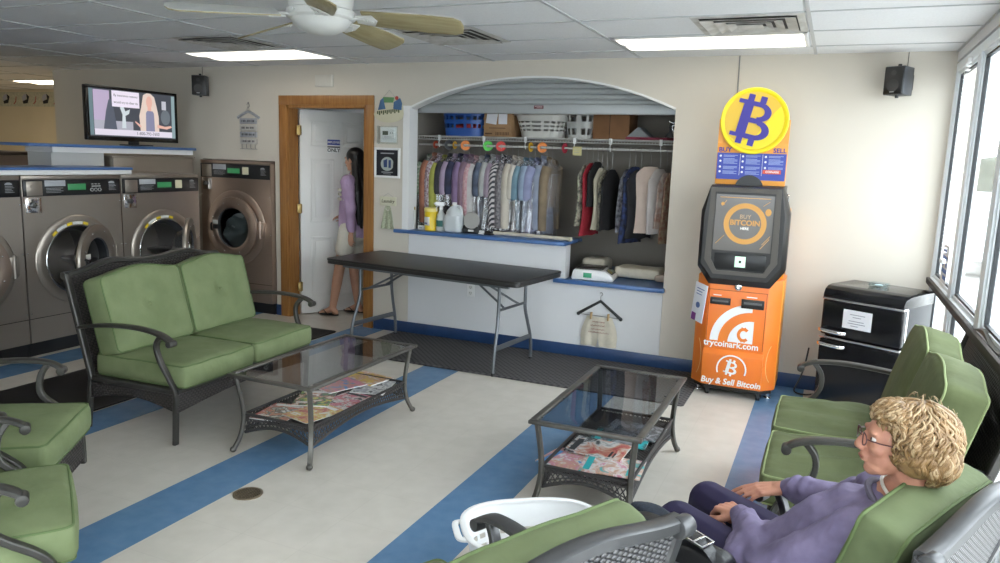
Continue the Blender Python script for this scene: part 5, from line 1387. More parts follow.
q = MB()
for z_ in (.0, -.015, -.03): q.box(-.025, .022, -.0068, -.006, z_-.0015, z_+.0015)
o2 = q.build('note_lines', m_print, o, smooth=False)

# baskets and boxes on the wire shelf -----------------------------------------
ZSH = 1.8205; YB = 6.47
m_bbl = mat('blue_plastic', (.02, .09, .36), .35)
tb = basket('laundry_basket', 'blue plastic laundry basket holding red things on the wire shelf', 'laundry basket', (-3.20, YB, ZSH), 0, m_bbl, .205, .13, .235, .155, .26, rows=2, cols=22, slot='hole', zmin=.28, zmax=.85)
q = MB()
for i in range(9): q.sph((rng.uniform(-.12, .12), rng.uniform(-.07, .07), .05+rng.uniform(0, .05)), .05, 10, (1, .8, .7))
o = q.build('folded_laundry', mat('red_cloth', (.45, .03, .03), .8)); o.location = (-3.20, YB, ZSH); tag(o, 'red laundry inside the blue basket', 'laundry', kind='stuff')
basket('laundry_basket', 'off-white laundry basket with a flared rim in the middle of the wire shelf', 'laundry basket', (-2.44, YB, ZSH), 0, mat('offwhite_plastic', (.60, .585, .55), .4), .185, .125, .25, .16, .205, rows=3, cols=22, zmin=.28, zmax=.78, rim=.016)
basket('laundry_basket', 'slatted white laundry basket standing left of the large brown box', 'laundry basket', (-2.08, YB, ZSH), 0, mat('grey_white_plastic', (.50, .50, .48), .4), .11, .11, .15, .14, .27, rows=2, cols=13, slot='long', zmin=.12, zmax=.95)
m_card = mat('cardboard', (.34, .20, .10), .8, var=.06, vscale=15); m_card2 = mat('dark_cardboard', (.22, .105, .045), .8, var=.06, vscale=12)
bx = thing('cardboard_box', 'small cardboard box with shipping labels between the blue and off-white baskets', 'box', (-2.81, YB-.02, ZSH))
q = MB(); q.box(-.155, .11, -.13, .13, 0, .29, bev=.004); q.build('carton', m_card, bx)
q = MB(); q.box(-.15, -.045, -.1325, -.131, .10, .22, M=T(0, 0, 0, ry=8)); q.box(-.01, .075, -.1325, -.131, .11, .225); q.build('shipping_labels', m_paper, bx)
q = MB()
for k_ in range(9): q.box(-.035+.015*k_, -.027+.015*k_, -.1318, -.131, .012, .04)
q.box(-.14, -.07, -.1318, -.131, .02, .032); q.box(-.10, .06, -.1318, -.131, .072, .078); q.build('printed_marks', mat('brown_ink', (.10, .045, .02), .8), bx)
bx2 = thing('cardboard_box', 'large plain brown cardboard box on the wire shelf', 'box', (-1.80, YB+.03, ZSH))
q = MB(); q.box(-.15, .17, -.14, .14, 0, .30, bev=.005); q.build('carton', m_card2, bx2)
q = MB(); q.box(-.002, .002, -.1412, -.14, .0, .30); q.build('carton_seam', m_dark, bx2)
ib = thing('ironing_board', 'folded ironing board cover in grey and red lying on the right end of the shelf', 'ironing board', (-1.40, YB-.02, ZSH))
q = MB(); q.prism([(-.25, -.12), (.10, -.10), (.16, 0), (.10, .12), (-.25, .14)], 0, .022, 'z', bev=.006); q.build('red_pad', mat('maroon_pad', (.25, .04, .07), .8), ib)
q = MB(); q.prism([(-.24, .0), (-.05, .0), (-.145, .085)], -.12, .12, 'y', M=T(0, 0, .023), bev=.004); q.build('grey_fold', mat('grey_fold_cloth', (.25, .26, .27), .8), ib)
mt_ = thing('bundle_of_straps', 'black and silver bundle of straps at the right end of the shelf', 'straps', (-1.275, YB-.05, ZSH+.028))
q = MB()
for i in range(7):
    a = i*.9; q.tube(cr([(-.06+.01*i, .0, .0), (-.02, .02*math.sin(a), .05+.01*i), (.03, .02*math.cos(a), .11), (.05, -.02, .07+.01*(i % 3)), (.03, 0, .005)], 5), .008, 6)
q.build('black_straps', m_black, mt_)
q = MB(); q.tube(cr([(-.03, -.03, .13), (.0, -.03, .115), (.04, -.03, .12), (.055, -.03, .135)], 4), .005, 6); q.tube([V((.02+.02*math.cos(R(a)), -.035, .075+.025*math.sin(R(a)))) for a in range(0, 360, 30)], .004, 6, closed=True); q.build('silver_buckles', m_chrome, mt_)

# ------------------------------------------------------------------ items on the upper counter (top z .962)
ZC = .9625
def can(x, y, lab, r=.030, h=.175):
    t = thing('spray_can', lab, 'spray can', (x, y, ZC), 0, 'white spray cans on the counter')
    q = MB(); q.lathe([(0, 0), (r, 0), (r, .004), (r, h-.012), (r*.8, h), (0, h)], 24); q.build('can_body', m_wst, t)
    q = MB(); q.lathe([(0, h), (r*.74, h), (r*.74, h+.022), (r*.6, h+.028), (0, h+.028)], 20); q.build('cap', mat('dull_gold_cap', (.45, .33, .12), .4), t)
    q = MB()
    for z_ in (.05, .075, .095, .125): q.lathe([(r+.0004, z_), (r+.0008, z_), (r+.0008, z_+.010), (r+.0004, z_+.010)], 16, a0=R(-150), a1=R(-60-20*(z_ > .09)))
    q.build('label_marks', mat('blue_grey_print', (.22, .25, .42), .6), t)
can(-3.575, 5.975, 'white spray can at the left end of the higher counter')
can(-3.515, 6.02, 'white spray can standing behind the leftmost one'); 
sb = thing('soap_bar', 'small white wrapped soap on the counter right of the spray cans', 'soap', (-3.41, 6.0, ZC)); q = MB(); q.box(-.032, .032, -.02, .02, 0, .038, bev=.006); q.build('wrapper', m_wst, sb); q = MB(); q.box(-.02, .015, -.0208, -.0198, .012, .026); q.build('wrapper_print', m_print, sb)
m_yb = mat('yellow_plastic', (.78, .55, .02), .35)
tbt = thing('wipes_tub', 'yellow tub of wipes on the counter', 'tub', (-3.305, 5.985, ZC))
q = MB(); q.lathe([(0, 0), (.052, 0), (.058, .006), (.060, .17), (.056, .176), (0, .176)], 32); q.build('tub_body', m_yb, tbt)
q = MB(); q.lathe([(0, .172), (.064, .172), (.064, .20), (.058, .206), (0, .208)], 32); q.build('lid', mat('pale_yellow_plastic', (.80, .66, .20), .35), tbt)
q = MB(); q.lathe([(.0590, .05), (.0610, .05), (.0612, .125), (.0595, .125)], 16, a0=R(-160), a1=R(-75)); q.build('white_label', m_wst, tbt)
q = MB(); q.lathe([(.0615, .06), (.062, .06), (.0622, .075), (.0615, .075)], 12, a0=R(-135), a1=R(-95)); q.build('label_print', mat('label_navy', (.06, .07, .22), .6), tbt)
sp = thing('spray_bottle', 'clear spray bottle with a white trigger on the counter', 'spray bottle', (-3.205, 5.985, ZC), 200)
m_clear = glass_mat('clear_plastic', (.88, .90, .90), .80, .15)
q = MB(); q.lathe([(0, 0), (.040, 0), (.044, .01), (.044, .11), (.036, .15), (.016, .185), (.014, .20)], 28); q.build('bottle_body', mat('translucent_plastic', (.60, .62, .60), .3), sp)
q = MB(); q.lathe([(.044, .045), (.0452, .045), (.0452, .10), (.044, .10)], 10, a0=R(20), a1=R(120)); q.build('green_label', mat('green_label', (.03, .16, .13), .5), sp)
q = MB(); q.cyl((0, 0, .195), (0, 0, .225), .017, 16, bev=.003); q.box(-.028, .055, -.013, .013, .225, .262, bev=.008, seg=3); q.tube(cr([(.03, 0, .228), (.045, 0, .205), (.038, 0, .18)], 4), 1, 8, flat=(.008, .004)); q.box(.055, .066, -.008, .008, .238, .254, bev=.003); q.build('trigger_head', m_wplast, sp)
yb2 = thing('detergent_bottle', 'yellow-capped detergent bottle just behind the clear jug', 'bottle', (-3.12, 6.07, ZC))
q = MB(); q.lathe([(0, 0), (.045, 0), (.048, .01), (.048, .15), (.03, .19), (.018, .205)], 24); q.build('bottle_body', m_yb, yb2); q = MB(); q.lathe([(0, .20), (.022, .20), (.022, .235), (.0, .237)], 18); q.build('cap', m_yb, yb2)
jg = thing('water_jug', 'translucent one gallon jug in front of the hanging shirts', 'jug', (-3.065, 5.975, ZC))
q = MB(); q.rbox(.155, .135, .165, .030, lambda p: p+V((0, 0, .0835)), (6, 6, 4))
q.build('jug_body', mat('milky_plastic', (.58, .61, .63), .35), jg)
q = MB(); b_prof = [(.078, .150), (.076, .17), (.062, .20), (.038, .225), (.020, .236), (.018, .25)]
q.lathe(b_prof, 28, sy=.88); q.build('jug_shoulder', MATS['milky_plastic'], jg)
q = MB(); q.lathe([(0, .245), (.021, .245), (.021, .266), (0, .267)], 20); q.build('cap', m_wst, jg)
q = MB(); q.tube(cr([(.015, 0, .235), (.05, 0, .232), (.072, 0, .20), (.070, 0, .15)], 5), .012, 8); q.build('jug_handle', MATS['milky_plastic'], jg)
mi = thing('shaving_mirror', 'round grey mirror on a black stand right of the jug', 'mirror', (-2.905, 6.0, ZC), 8)
q = MB(); q.prism([(-.075, 0), (.075, 0), (.085, .03), (.07, .075), (.04, .045), (-.04, .045), (-.07, .075), (-.085, .03)], -.02, .03, 'y', bev=.005); q.build('stand', m_black, mi)
q = MB(); q.lathe([(0, 0), (.070, 0), (.074, .004), (.074, .010), (0, .012)], 40, M=T(0, .0, .115, rx=80)); q.build('mirror_disc', mat('dull_mirror', (.36, .35, .33), .35, .3), mi)
q = MB(); q.box(-.025, .025, -.0225, -.02, .018, .035); q.build('stand_label', m_wst, mi)
for (x, lab, m_, w_) in ((-2.80, 'small white soap box on the counter beside the round mirror', m_wst, .03), (-2.735, 'small black stapler on the counter beside the round mirror', m_black, .045)):
    t = thing('small_box' if m_ is m_wst else 'stapler', lab, 'box' if m_ is m_wst else 'stapler', (x, 6.0, ZC)); q = MB(); q.box(-w_, w_, -.02, .02, 0, .012, bev=.003); q.build('base', m_, t); q = MB(); q.box(-w_*.9, w_*.8, -.012, .012, .0125, .034, bev=.006); q.build('sleeveless_top', m_, t)
# rolled cream cloth lying along the counter
q = MB(); pts = cr([(-2.70, 6.03, ZC+.018), (-2.45, 6.01, ZC+.020), (-2.2, 5.985, ZC+.020), (-1.99, 5.955, ZC+.021), (-1.955, 5.95, ZC+.021)], 8)
q.tube(pts, [.016+.002*math.sin(i*1.3) for i in range(len(pts))], 14)
m_cream = mat('cream_canvas', (.60, .55, .45), .8, var=.05, vscale=20, bump=.2, bscale=80)
o = q.build('rolled_cloth', m_cream, ang=70); tag(o, 'cream cloth roll lying along the right part of the higher counter', 'cloth')
# ------------------------------------------------------------------ lower counter: scale, cloths
sc_ = thing('counter_scale', 'white laundry scale with a dark steel pan on the lower counter', 'scale', (-1.775, 6.06, .6585), 6)
q = MB(); q.prism([(-.165, 0), (-.175, .015), (-.155, .085), (.105, .085), (.165, .045), (.185, .02), (.175, 0)], -.13, .13, 'y', bev=.01); q.build('scale_body', m_wplast, sc_)
q = MB(); q.box(-.135, .09, -.115, .125, .092, .100, bev=.003); q.box(-.11, .07, -.09, .1, .085, .093); q.build('weighing_pan', mat('dark_steel_pan', (.10, .09, .085), .25, .8), sc_)
q = MB(); q.box(-.05, .06, -.006, .0, -.10, .09, M=T(.135, 0, .069, ry=34) @ T(0, 0, 0, rx=90)); q.bm.free()
q = MB(); q.box(-.032, .032, -.09, .09, -.0, .004, M=T(.135, 0, .068, ry=33.5)); kp = q.build('keypad_panel', mat('scale_panel', (.09, .09, .10), .35), sc_)
q = MB(); q.box(-.010, .022, .0, .075, .004, .006, M=T(.135, 0, .068, ry=33.5)); q.build('scale_display', mat('scale_lcd', (.18, .22, .16), .3), kp)
q = MB()
for i in range(3):
    for j in range(3): q.box(-.022+.015*i, -.012+.015*i, -.08+.024*j, -.064+.024*j, .004, .006, M=T(.135, 0, .068, ry=33.5))
q.build('scale_keys', mat('mustard_keys', (.42, .34, .08), .5), kp)
q = MB(); q.box(-.07, .0, -.1325, -.1305, .022, .062, bev=.001); q.build('green_label', mat('bright_green_label', (.04, .32, .16), .5), sc_)
q = MB()
for sx_ in (-1, 1):
    for sy_ in (-1, 1): pass
def cloth_pile(name, lab, x, y, w, d, h, seed, m=m_cream):
    q = MB()
    def fn(p):
        n = noise.noise(V((p.x*9+seed, p.y*9, p.z*12))); return p+V((.012*n, .012*n, h/2+.022*noise.noise(V((p.x*7+seed, p.y*7, 3)))*(1 if p.z > -h*.3 else 0)))
    q.rbox(w, d, h, min(.03, h*.35), fn, (14, 8, 4)); o = q.build(name, m, ang=80); o.location = (x, y, .664); tag(o, lab, 'cloth', 'folded cream cloths on the lower counter')
    return o
cloth_pile('folded_cloth', 'crumpled cream cloth behind the scale, at the left end of the lower counter', -1.88, 6.50, .20, .3, .12, 3)
cloth_pile('folded_cloth', 'flat cream canvas bag right of the scale', -1.45, 6.33, .40, .26, .085, 8)
cloth_pile('folded_cloth', 'small beige cloth at the right end of the lower counter', -1.235, 6.25, .10, .22, .06, 12, mat('beige_cloth', (.42, .33, .27), .8))

# ------------------------------------------------------------------ things on the walls
def speaker(x, y, z, rz, lab, s=1.):
    t = thing('wall_speaker', lab, 'speaker', (x, y, z), rz)
    q = MB(); q.prism([(-.075*s, -.15), (.075*s, -.15), (.062*s, .0), (-.062*s, .0)], -.105*s, .105*s, 'z', bev=.006); q.build('cabinet', mat('charcoal_speaker_case', (.05, .055, .065), .45), t)
    q = MB(); q.box(-.070*s, .070*s, -.158, -.150, -.10*s, .10*s, bev=.004); q.build('grille', m_black, t)
    q = MB(); q.lathe([(0, 0), (.042*s, 0), (.046*s, .004), (.030*s, .002), (0, .004)], 28, M=T(0, -.158, -.035*s, rx=90)); q.lathe([(0, 0), (.018*s, 0), (.020*s, .003), (0, .004)], 20, M=T(0, -.158, .055*s, rx=90)); q.build('drivers', mat('driver_grey', (.03, .03, .033), .3), t)
    q = MB(); q.box(-.02*s, .012*s, -.1595, -.158, -.088*s, -.08*s); q.build('badge', m_print, t)
    q = MB(); q.cyl((0, -.09, -.125*s), (0, -.09, .125*s), .012, 12); q.box(-.02, .02, -.09, .05, -.012, .012, bev=.003); q.box(-.03, .03, .045, .055, -.05, .05, bev=.003)
    q.tube([(-.02, .0505, .10), (-.02, .0505, .22)], .002, 5); q.build('bracket', m_black, t)
    return t
speaker(.365, YW-.056, 2.225, -30, 'black wall speaker high near the window corner', .88)
speaker(-5.85, YW-.056, 2.235, 28, 'black wall speaker right of the television', .9)
q = MB(); q.box(-.10, .10, -.02, 0, -.055, .055, bev=.006); q.box(-.092, .092, -.024, -.018, -.047, .047, bev=.004); o = q.build('wall_box', mat('cream_plastic', (.62, .60, .55), .5)); o.location = (-4.417, YW-.001, 2.281); tag(o, 'small white plastic box on the wall above the oak doorway', 'wall box')
# hanger sign with four planks
m_greywood = mat('weathered_grey_board', (.34, .35, .38), .8, var=.15, vscale=30); m_whb = mat('weathered_white_board', (.52, .50, .47), .8, var=.1, vscale=30); m_inkd = mat('dark_ink', (.05, .05, .06), .7)
hsg = thing('hanger_sign', 'grey hanger with four small lettered boards on the wall left of the doorway', 'sign', (-5.325, YW-.012, 1.86))
q = MB(); q.tube(cr([(-.135, 0, .075), (-.10, 0, .095), (0, 0, .135), (.10, 0, .095), (.135, 0, .075)], 5), 1, 8, flat=(.008, .012), up=(0, 0, 1)); q.build('wooden_hanger', m_greywood, hsg)
q = MB(); q.tube(cr([(0, 0, .14), (.0, 0, .17), (.02, 0, .19), (0, 0, .215), (-.015, 0, .20)], 5), .003, 6); q.tube([(-.045, 0, .118), (0, 0, .185), (.045, 0, .118)], .002, 5); q.sph((0, .004, .22), .009, 8); q.build('wire_hook', m_hang, hsg)
for i, z_ in enumerate((.045, -.020, -.085, -.150)):
    mm = (m_greywood, m_whb)[i % 2 if i < 3 else 1]
    q = MB(); q.box(-.105, .105, -.006, .006, z_-.027, z_+.027, bev=.002); bo_ = q.build('board', mm, hsg)
    q = MB()
    for k_ in range(9): q.box(-.08+.018*k_, -.08+.018*k_+(.012 if (k_*7+i) % 3 else .006), -.0068, -.006, z_-.010, z_+.010)
    q.build('worn_lettering', m_inkd, bo_, smooth=False)
q = MB()
for sx_ in (-1, 1): q.tube([(sx_*.09, -.001, .09), (sx_*.09, -.001, -.12)], .0015, 4)
for k_ in range(4): q.tube([(-.085+.055*k_, 0, -.178), (-.085+.055*k_, 0, -.215), (-.085+.055*k_+.012, 0, -.225)], .003, 5)
q.box(-.105, .105, -.004, .004, -.228, -.222)
q.build('strings_and_hooks', m_hang, hsg)
# painted oval sign
os_ = thing('painted_sign', 'painted clothesline shaped sign hanging above the thermostat', 'sign', (-3.715, YW-.010, 2.03))
q = MB(); q.prism([(.155*math.cos(R(a)), -.045+.075*math.sin(R(a))) for a in range(180, 361, 12)]+[(.15, .02), (.12, .09), (-.02, .10), (-.08, .08), (-.10, .0), (-.155, -.04)], -.006, .006, 'y', bev=.002); q.build('cream_board', mat('cream_board', (.60, .57, .42), .7), os_)
q = MB(); q.prism([(-.11, -.01), (-.085, .075), (-.055, .10), (-.045, .05), (-.03, .0)], -.010, -.006, 'y', bev=.001); q.build('blue_washing_shape', mat('washed_blue', (.06, .14, .28), .7), os_); q = MB(); q.prism([(.05, .0), (.055, .06), (.12, .095), (.14, .05), (.135, -.01)], -.010, -.006, 'y', bev=.001); q.build('blue_washing_shape', mat('washed_blue', (.06, .14, .28), .7), os_)
q = MB(); q.prism([(-.055, .105), (.06, .10), (.05, .055), (-.045, .055)], -.012, -.008, 'y', bev=.001); q.build('green_patch', mat('leaf_green', (.13, .28, .12), .7), os_)
q = MB(); q.sph((.085, -.008, .095), .018, 10, (1, .4, 1)); q.build('red_flower', mat('berry_red', (.42, .06, .05), .7), os_)
q = MB()
for k_ in range(12): q.box(-.12+.020*k_, -.107+.020*k_, -.0075, -.006, -.045+.0022*k_-.012*(k_ % 2), -.020+.0022*k_)
q.build('dark_green_lettering', mat('dark_olive_ink', (.07, .09, .04), .7), os_, smooth=False)
q = MB(); q.tube([(-.07, .004, .09), (.0, .004, .165), (.075, .004, .09)], .0015, 4); q.build('hanging_string', m_hang, os_)
# thermostat
th_ = thing('thermostat', 'white thermostat with clear cover on the wall right of the door casing', 'thermostat', (-3.72, YW-.001, 1.805))
q = MB(); q.box(-.085, .085, -.008, 0, -.07, .065, bev=.003); q.box(-.062, .068, -.03, -.008, -.035, .045, bev=.008, seg=3); q.build('body', m_wplast, th_)
q = MB(); q.box(-.045, .012, -.032, -.030, -.005, .030); q.build('display', mat('olive_lcd', (.13, .14, .10), .3), th_)
q = MB()
for k_ in range(2): q.prism([(.030+.022*k_, .008), (.045+.022*k_, .008), (.0375+.022*k_, .022)], -.032, -.030, 'y')
q.box(-.03, .05, -.0315, -.030, -.024, -.020); q.build('buttons', m_print, th_)
q = MB(); q.box(-.098, .098, -.045, -.043, -.085, .075, bev=.002)
for a_ in ((-.098, -.094, -.085, .075), (.094, .098, -.085, .075), (-.098, .098, -.085, -.081), (-.098, .098, .071, .075)): q.box(a_[0], a_[1], -.043, -.001, a_[2], a_[3])
q.build('clear_cover', g_clear, th_)
# framed poster
fp = thing('framed_poster', 'white-framed black poster below the thermostat', 'poster', (-3.728, YW-.001, 1.553))
q = MB()
for (x0, x1, z0, z1) in ((-.135, .135, .115, .135), (-.135, .135, -.135, -.115), (-.135, -.115, -.115, .115), (.115, .135, -.115, .115)): q.box(x0, x1, -.018, 0, z0, z1, bev=.003)
q.build('white_frame', m_white, fp)
q = MB(); q.box(-.117, .117, -.008, -.001, -.117, .117); q.box(-.0, .0, 0, 0, 0, 0) if 0 else None; q.build('black_print', mat('poster_black', (.012, .014, .022), .4), fp)
q = MB(); q.prism([(.068*math.cos(R(a)), -.01+.062*math.sin(R(a))) for a in range(20, 341, 12)], -.0095, -.008, 'y'); q.build('pale_emblem', mat('emblem_grey', (.38, .42, .40), .6), fp)
q = MB(); q.prism([(-.035, -.04), (-.04, .02), (.0, .035), (.0, -.04)], -.0105, -.0095, 'y'); q.box(.015, .04, -.0105, -.0095, -.045, .025); q.build('emblem_blue', mat('emblem_navy', (.03, .06, .16), .6), fp)
q = MB()
for (x0, x1, z0, z1) in ((-.07, .07, .080, .090), (-.06, .06, -.088, -.080), (-.04, .04, -.102, -.097)): q.box(x0, x1, -.0095, -.008, z0, z1)
q.build('print_lines', m_print, fp)
# laundry sign with hanging dress
ls = thing('laundry_sign', 'small cream plaque reading Laundry with a dotted dress hanging below it', 'sign', (-3.715, YW-.008, 1.205))
q = MB(); q.box(-.085, .085, -.006, .006, -.038, .042, bev=.003); q.build('plaque', mat('cream_plaque', (.60, .58, .44), .7), ls)
text('Laundry', .042, mat('brown_ink2', (.06, .05, .03), .7), ls, FR(0, -.0065, .002), 'lettering', ext=.0003, bold=.0006, shear=.2)
q = MB(); q.tube([(-.05, 0, .042), (0, 0, .075), (.05, 0, .042)], .0016, 4); q.build('hanging_string', m_hang, ls)
q = MB()
def fd(u, v):
    w_ = .022+.048*v**.7; a = (u-.5)*2
    return V((w_*a+(.0), -.004-.006*math.cos(a*7)*v, -.040-.21*v))
q.surf(24, 12, fd, thick=.003); q.build('little_dress', mat('dotted_sage_cloth', (.50, .50, .36), .8, color2=(.22, .26, .17), vscale=110), ls)
q = MB(); q.tube(cr([(-.022, -.005, -.045), (-.012, -.008, -.075), (0, -.01, -.085), (.012, -.008, -.075), (.022, -.005, -.045)], 4), .0025, 5); q.build('bow', m_cream, ls)
# outlet
ou = thing('wall_outlet', 'white electrical outlet on the wall under the folding table', 'outlet', (-2.855, YW-.0, .470))
q = MB(); q.box(-.038, .038, -.007, 0, -.062, .062, bev=.003); q.build('plate', m_white, ou)
for z_ in (-.026, .026):
    q = MB(); q.prism(rrect(-.018, .018, z_-.016, z_+.016, .008), -.010, -.007, 'y'); soc = q.build('socket', m_wst, ou)
    q = MB(); q.box(-.009, -.006, -.0105, -.010, z_-.004, z_+.008); q.box(.006, .009, -.0105, -.010, z_-.004, z_+.008); q.cyl((0, -.0105, z_-.010), (0, -.010, z_-.010), .003, 8); q.build('slots', m_dark, soc)
# cloth bloomers on a hanger
bl_ = thing('bloomers_sign', 'cream cloth bloomers with stitched writing clipped to a black hanger on the wall', 'sign', (-1.665, YW-.014, .365))
q = MB(); q.tube([(-.185, 0, .015), (0, 0, .135), (.175, 0, .005)], 1, 10, flat=(.006, .013), up=(0, 0, 1)); q.sph((-.185, 0, .013), .016, 10, (1, .6, 1)); q.sph((.176, 0, .003), .016, 10, (1, .6, 1)); q.build('black_hanger', m_black, bl_)
q = MB(); q.tube([(-.165, 0, .012), (.16, 0, .006)], .003, 6); q.tube(cr([(0, 0, .14), (0, 0, .175), (.014, 0, .19), (.004, 0, .208), (-.010, 0, .20)], 5), .003, 6); q.build('hook', m_hang, bl_)
def fb(u, v):
    a = (u-.5)*2; w_ = .105+.050*math.sin(min(1, v*1.15)*math.pi*.62)
    z = .004-.245*v
    if v > .62 and abs(a) < .10: z = .004-.245*.62-(.245*(v-.62))*(abs(a)/.10)**.5
    return V((w_*a, -.010-.005*math.cos(a*9)*(.4+v)-.006*math.cos(a*2.2), z+.003*noise.noise(V((a*3, v*3, 0)))))
q = MB(); q.surf(40, 16, fb, thick=.003); cb_ = q.build('cloth_bloomers', m_cream, bl_)
q = MB()

for row, (z_, x0, x1) in enumerate(((-.035, -.055, .055), (-.068, -.07, .06), (-.098, -.06, .055), (-.125, -.085, .09))):
    pts_ = []; x_ = x0; i_ = 0
    while x_ < x1:
        pts_.append(V((x_, -.0245, z_+(.006 if i_ % 2 else -.006)*(1.4 if (i_*5+row) % 4 == 0 else .8)))); x_ += .0062; i_ += 1
    q.tube(cr(pts_, 2), .0014, 4)
q.build('stitched_writing', mat('rust_thread', (.25, .06, .05), .8), cb_)
for x_ in (-.07, .075):
    q = MB(); q.box(x_-.007, x_+.007, -.028, .004, -.018, .038, bev=.002); q.build('clothes_peg', mat('pine_peg', (.45, .30, .14), .7), bl_)
# thin string beside it and small nail
# ================================================================== PEOPLE
m_skin = mat('skin_older', (.52, .25, .165), .55, color2=(.44, .19, .13), vscale=25, bump=.08, bscale=120)
m_skin2 = mat('skin_young', (.50, .27, .18), .5, var=.05, vscale=8)
m_skin.node_tree.nodes['Principled BSDF'].inputs['Subsurface Weight'].default_value = 0.0
def cap(q, p1, r1, p2, r2, M=None, seg=12):
    p1, p2 = V(p1), V(p2); d = (p2-p1); L_ = d.length; d = d.normalized() if L_ > 1e-6 else V((0, 0, 1))
    pts, rs = [], []
    for a in (80, 55, 30): pts.append(p1-d*r1*math.sin(R(a))); rs.append(r1*math.cos(R(a)))
    pts += [p1, p1+d*L_*.5, p2]; rs += [r1, (r1+r2)/2, r2]
    for a in (30, 55, 80): pts.append(p2+d*r2*math.sin(R(a))); rs.append(r2*math.cos(R(a)))
    q.tube(pts, rs, seg, M=M)
def chain(q, pts, rs, M=None, seg=12):
    for i in range(len(pts)-1): cap(q, pts[i], rs[i], pts[i+1], rs[i+1], M, seg)
def ell(q, c, r, M=None, rot=None):
    b = bmesh.new(); bmesh.ops.create_uvsphere(b, u_segments=20, v_segments=14, radius=1)
    X = Matrix.Translation(c) @ (rot.to_4x4() if rot else Matrix.Identity(4)) @ Matrix.Diagonal((*r, 1))
    if M is not None: X = M @ X
    b.transform(X); bmesh.ops.recalc_face_normals(b, faces=b.faces); q._merge(b)
def fuse(q, name, m, parent, voxel=.005, sm=3, fac=.5):
    o = q.build(name, m, parent, ang=180)
    r = o.modifiers.new('fuse', 'REMESH'); r.mode = 'VOXEL'; r.voxel_size = voxel; r.use_smooth_shade = True
    if sm: s = o.modifiers.new('relax', 'SMOOTH'); s.factor = fac; s.iterations = sm
    return o
def frame(o, y, z):
    """matrix whose local +Y -> y, local +Z ~ z, at o"""
    y = V(y).normalized(); z = V(z); x = y.cross(z).normalized(); z = x.cross(y)
    return Matrix(((x.x, y.x, z.x, o[0]), (x.y, y.y, z.y, o[1]), (x.z, y.z, z.z, o[2]), (0, 0, 0, 1)))
def folds(o, size, strength):
    tx = bpy.data.textures.new('cloth_folds', 'CLOUDS'); tx.noise_scale = size; tx.noise_depth = 2
    d = o.modifiers.new('folds', 'DISPLACE'); d.texture = tx; d.strength = strength; d.mid_level = .5; d.texture_coords = 'LOCAL'
def hand(q, M, side=1, curl=(20, 25, 30, 35), mid=1.0, s=1.0, thumb=(35, 15), spread=3):
    """wrist at origin, fingers along +Y, back of the hand +Z; side=+1 puts the thumb at +X"""
    K = M @ Matrix.Diagonal((side*s, s, s, 1))
    xs = (.028, .0095, -.0095, -.027); ln = (.040, .045, .041, .032); yk = (.086, .090, .085, .077); rr = (.0098, .0100, .0094, .0083)
    chain(q, [(0, -.03, 0), (0, .0, 0), (0, .02, 0)], [.0255*s, .0245*s, .025*s], K)
    for i in range(4):
        cap(q, (xs[i]*.55, .008, 0), .0155*s, (xs[i], yk[i], .002), (rr[i]+.0018)*s, K)
        p = V((xs[i], yk[i], .002)); a = 0; d0 = R(spread*(1.5-i))*-1
        segs = (ln[i], ln[i]*.62, ln[i]*.50)
        pts = [p]; rs = [rr[i]*s]
        for j, f_ in enumerate((.9, 1.25*mid, .8*mid)):
            a += R(curl[i]*f_)
            p = p+V((math.sin(-d0)*math.cos(a)*segs[j], math.cos(a)*segs[j], -math.sin(a)*segs[j])); pts.append(p); rs.append((rr[i]-.0009*(j+1))*s)
        chain(q, pts, rs, K, 10)
        ell(q, (xs[i], yk[i], .006), (.0095, .010, .0075), K)
    t0, t1 = R(thumb[0]), R(thumb[1])
    p0 = V((.020, .020, -.004)); p1 = p0+V((math.sin(t0)*.045, math.cos(t0)*.040, -.010)); p2 = p1+V((math.sin(t1)*.034, math.cos(t1)*.034, -.008)); p3 = p2+V((math.sin(t1*.5)*.024, math.cos(t1*.5)*.024, -.006))
    chain(q, [p0, p1, p2, p3], [.0165*s, .0125*s, .0108*s, .0088*s], K)
def head(q, M, s=1., old=False):
    S = M @ Matrix.Scale(s, 4)
    E_ = lambda c, r, rot=None: ell(q, c, r, S, rot)
    E_((0, .018, .028), (.073, .090, .083)); E_((0, -.025, .0), (.062, .066, .075)); E_((0, -.032, -.045), (.052, .054, .052))
    E_((0, -.062, -.088), (.024, .022, .020)); E_((0, -.045, -.078), (.040, .038, .026))
    for sx_ in (-1, 1):
        E_((sx_*.033, -.062, -.022), (.024, .022, .022)); E_((sx_*.028, -.080, .022), (.022, .010, .008))
        E_((sx_*.0755, .010, -.012), (.007, .020, .030), Euler((0, 0, sx_*.35)).to_matrix()); E_((sx_*.078, .006, -.034), (.007, .010, .011))
    chain(q, [(0, -.088, .012), (0, -.100, -.008), (0, -.106, -.026)], [.008*s, .0095*s, .0115*s], S)
    for sx_ in (-1, 1): E_((sx_*.011, -.100, -.030), (.009, .010, .008))
    E_((0, -.090, -.052), (.022, .009, .0065)); E_((0, -.088, -.063), (.020, .009, .007))
def eyes(parent, M, s=1.):
    S = M @ Matrix.Scale(s, 4)
    for sx_ in (-1, 1):
        q = MB(); ell(q, (sx_*.030, -.0725, .003), (.0115, .0115, .0085), S); e = q.build('eye', mat('eye_white', (.70, .66, .62), .25), parent)
        q = MB(); ell(q, (sx_*.030, -.0825, .003), (.0055, .0025, .0055), S); q.build('iris', mat('iris_brown', (.06, .04, .03), .2), e)
    q = MB(); ell(q, (0, -.0965, -.0565), (.019, .004, .0022), S); q.build('mouth', mat('lip_line', (.30, .09, .07), .5), parent)

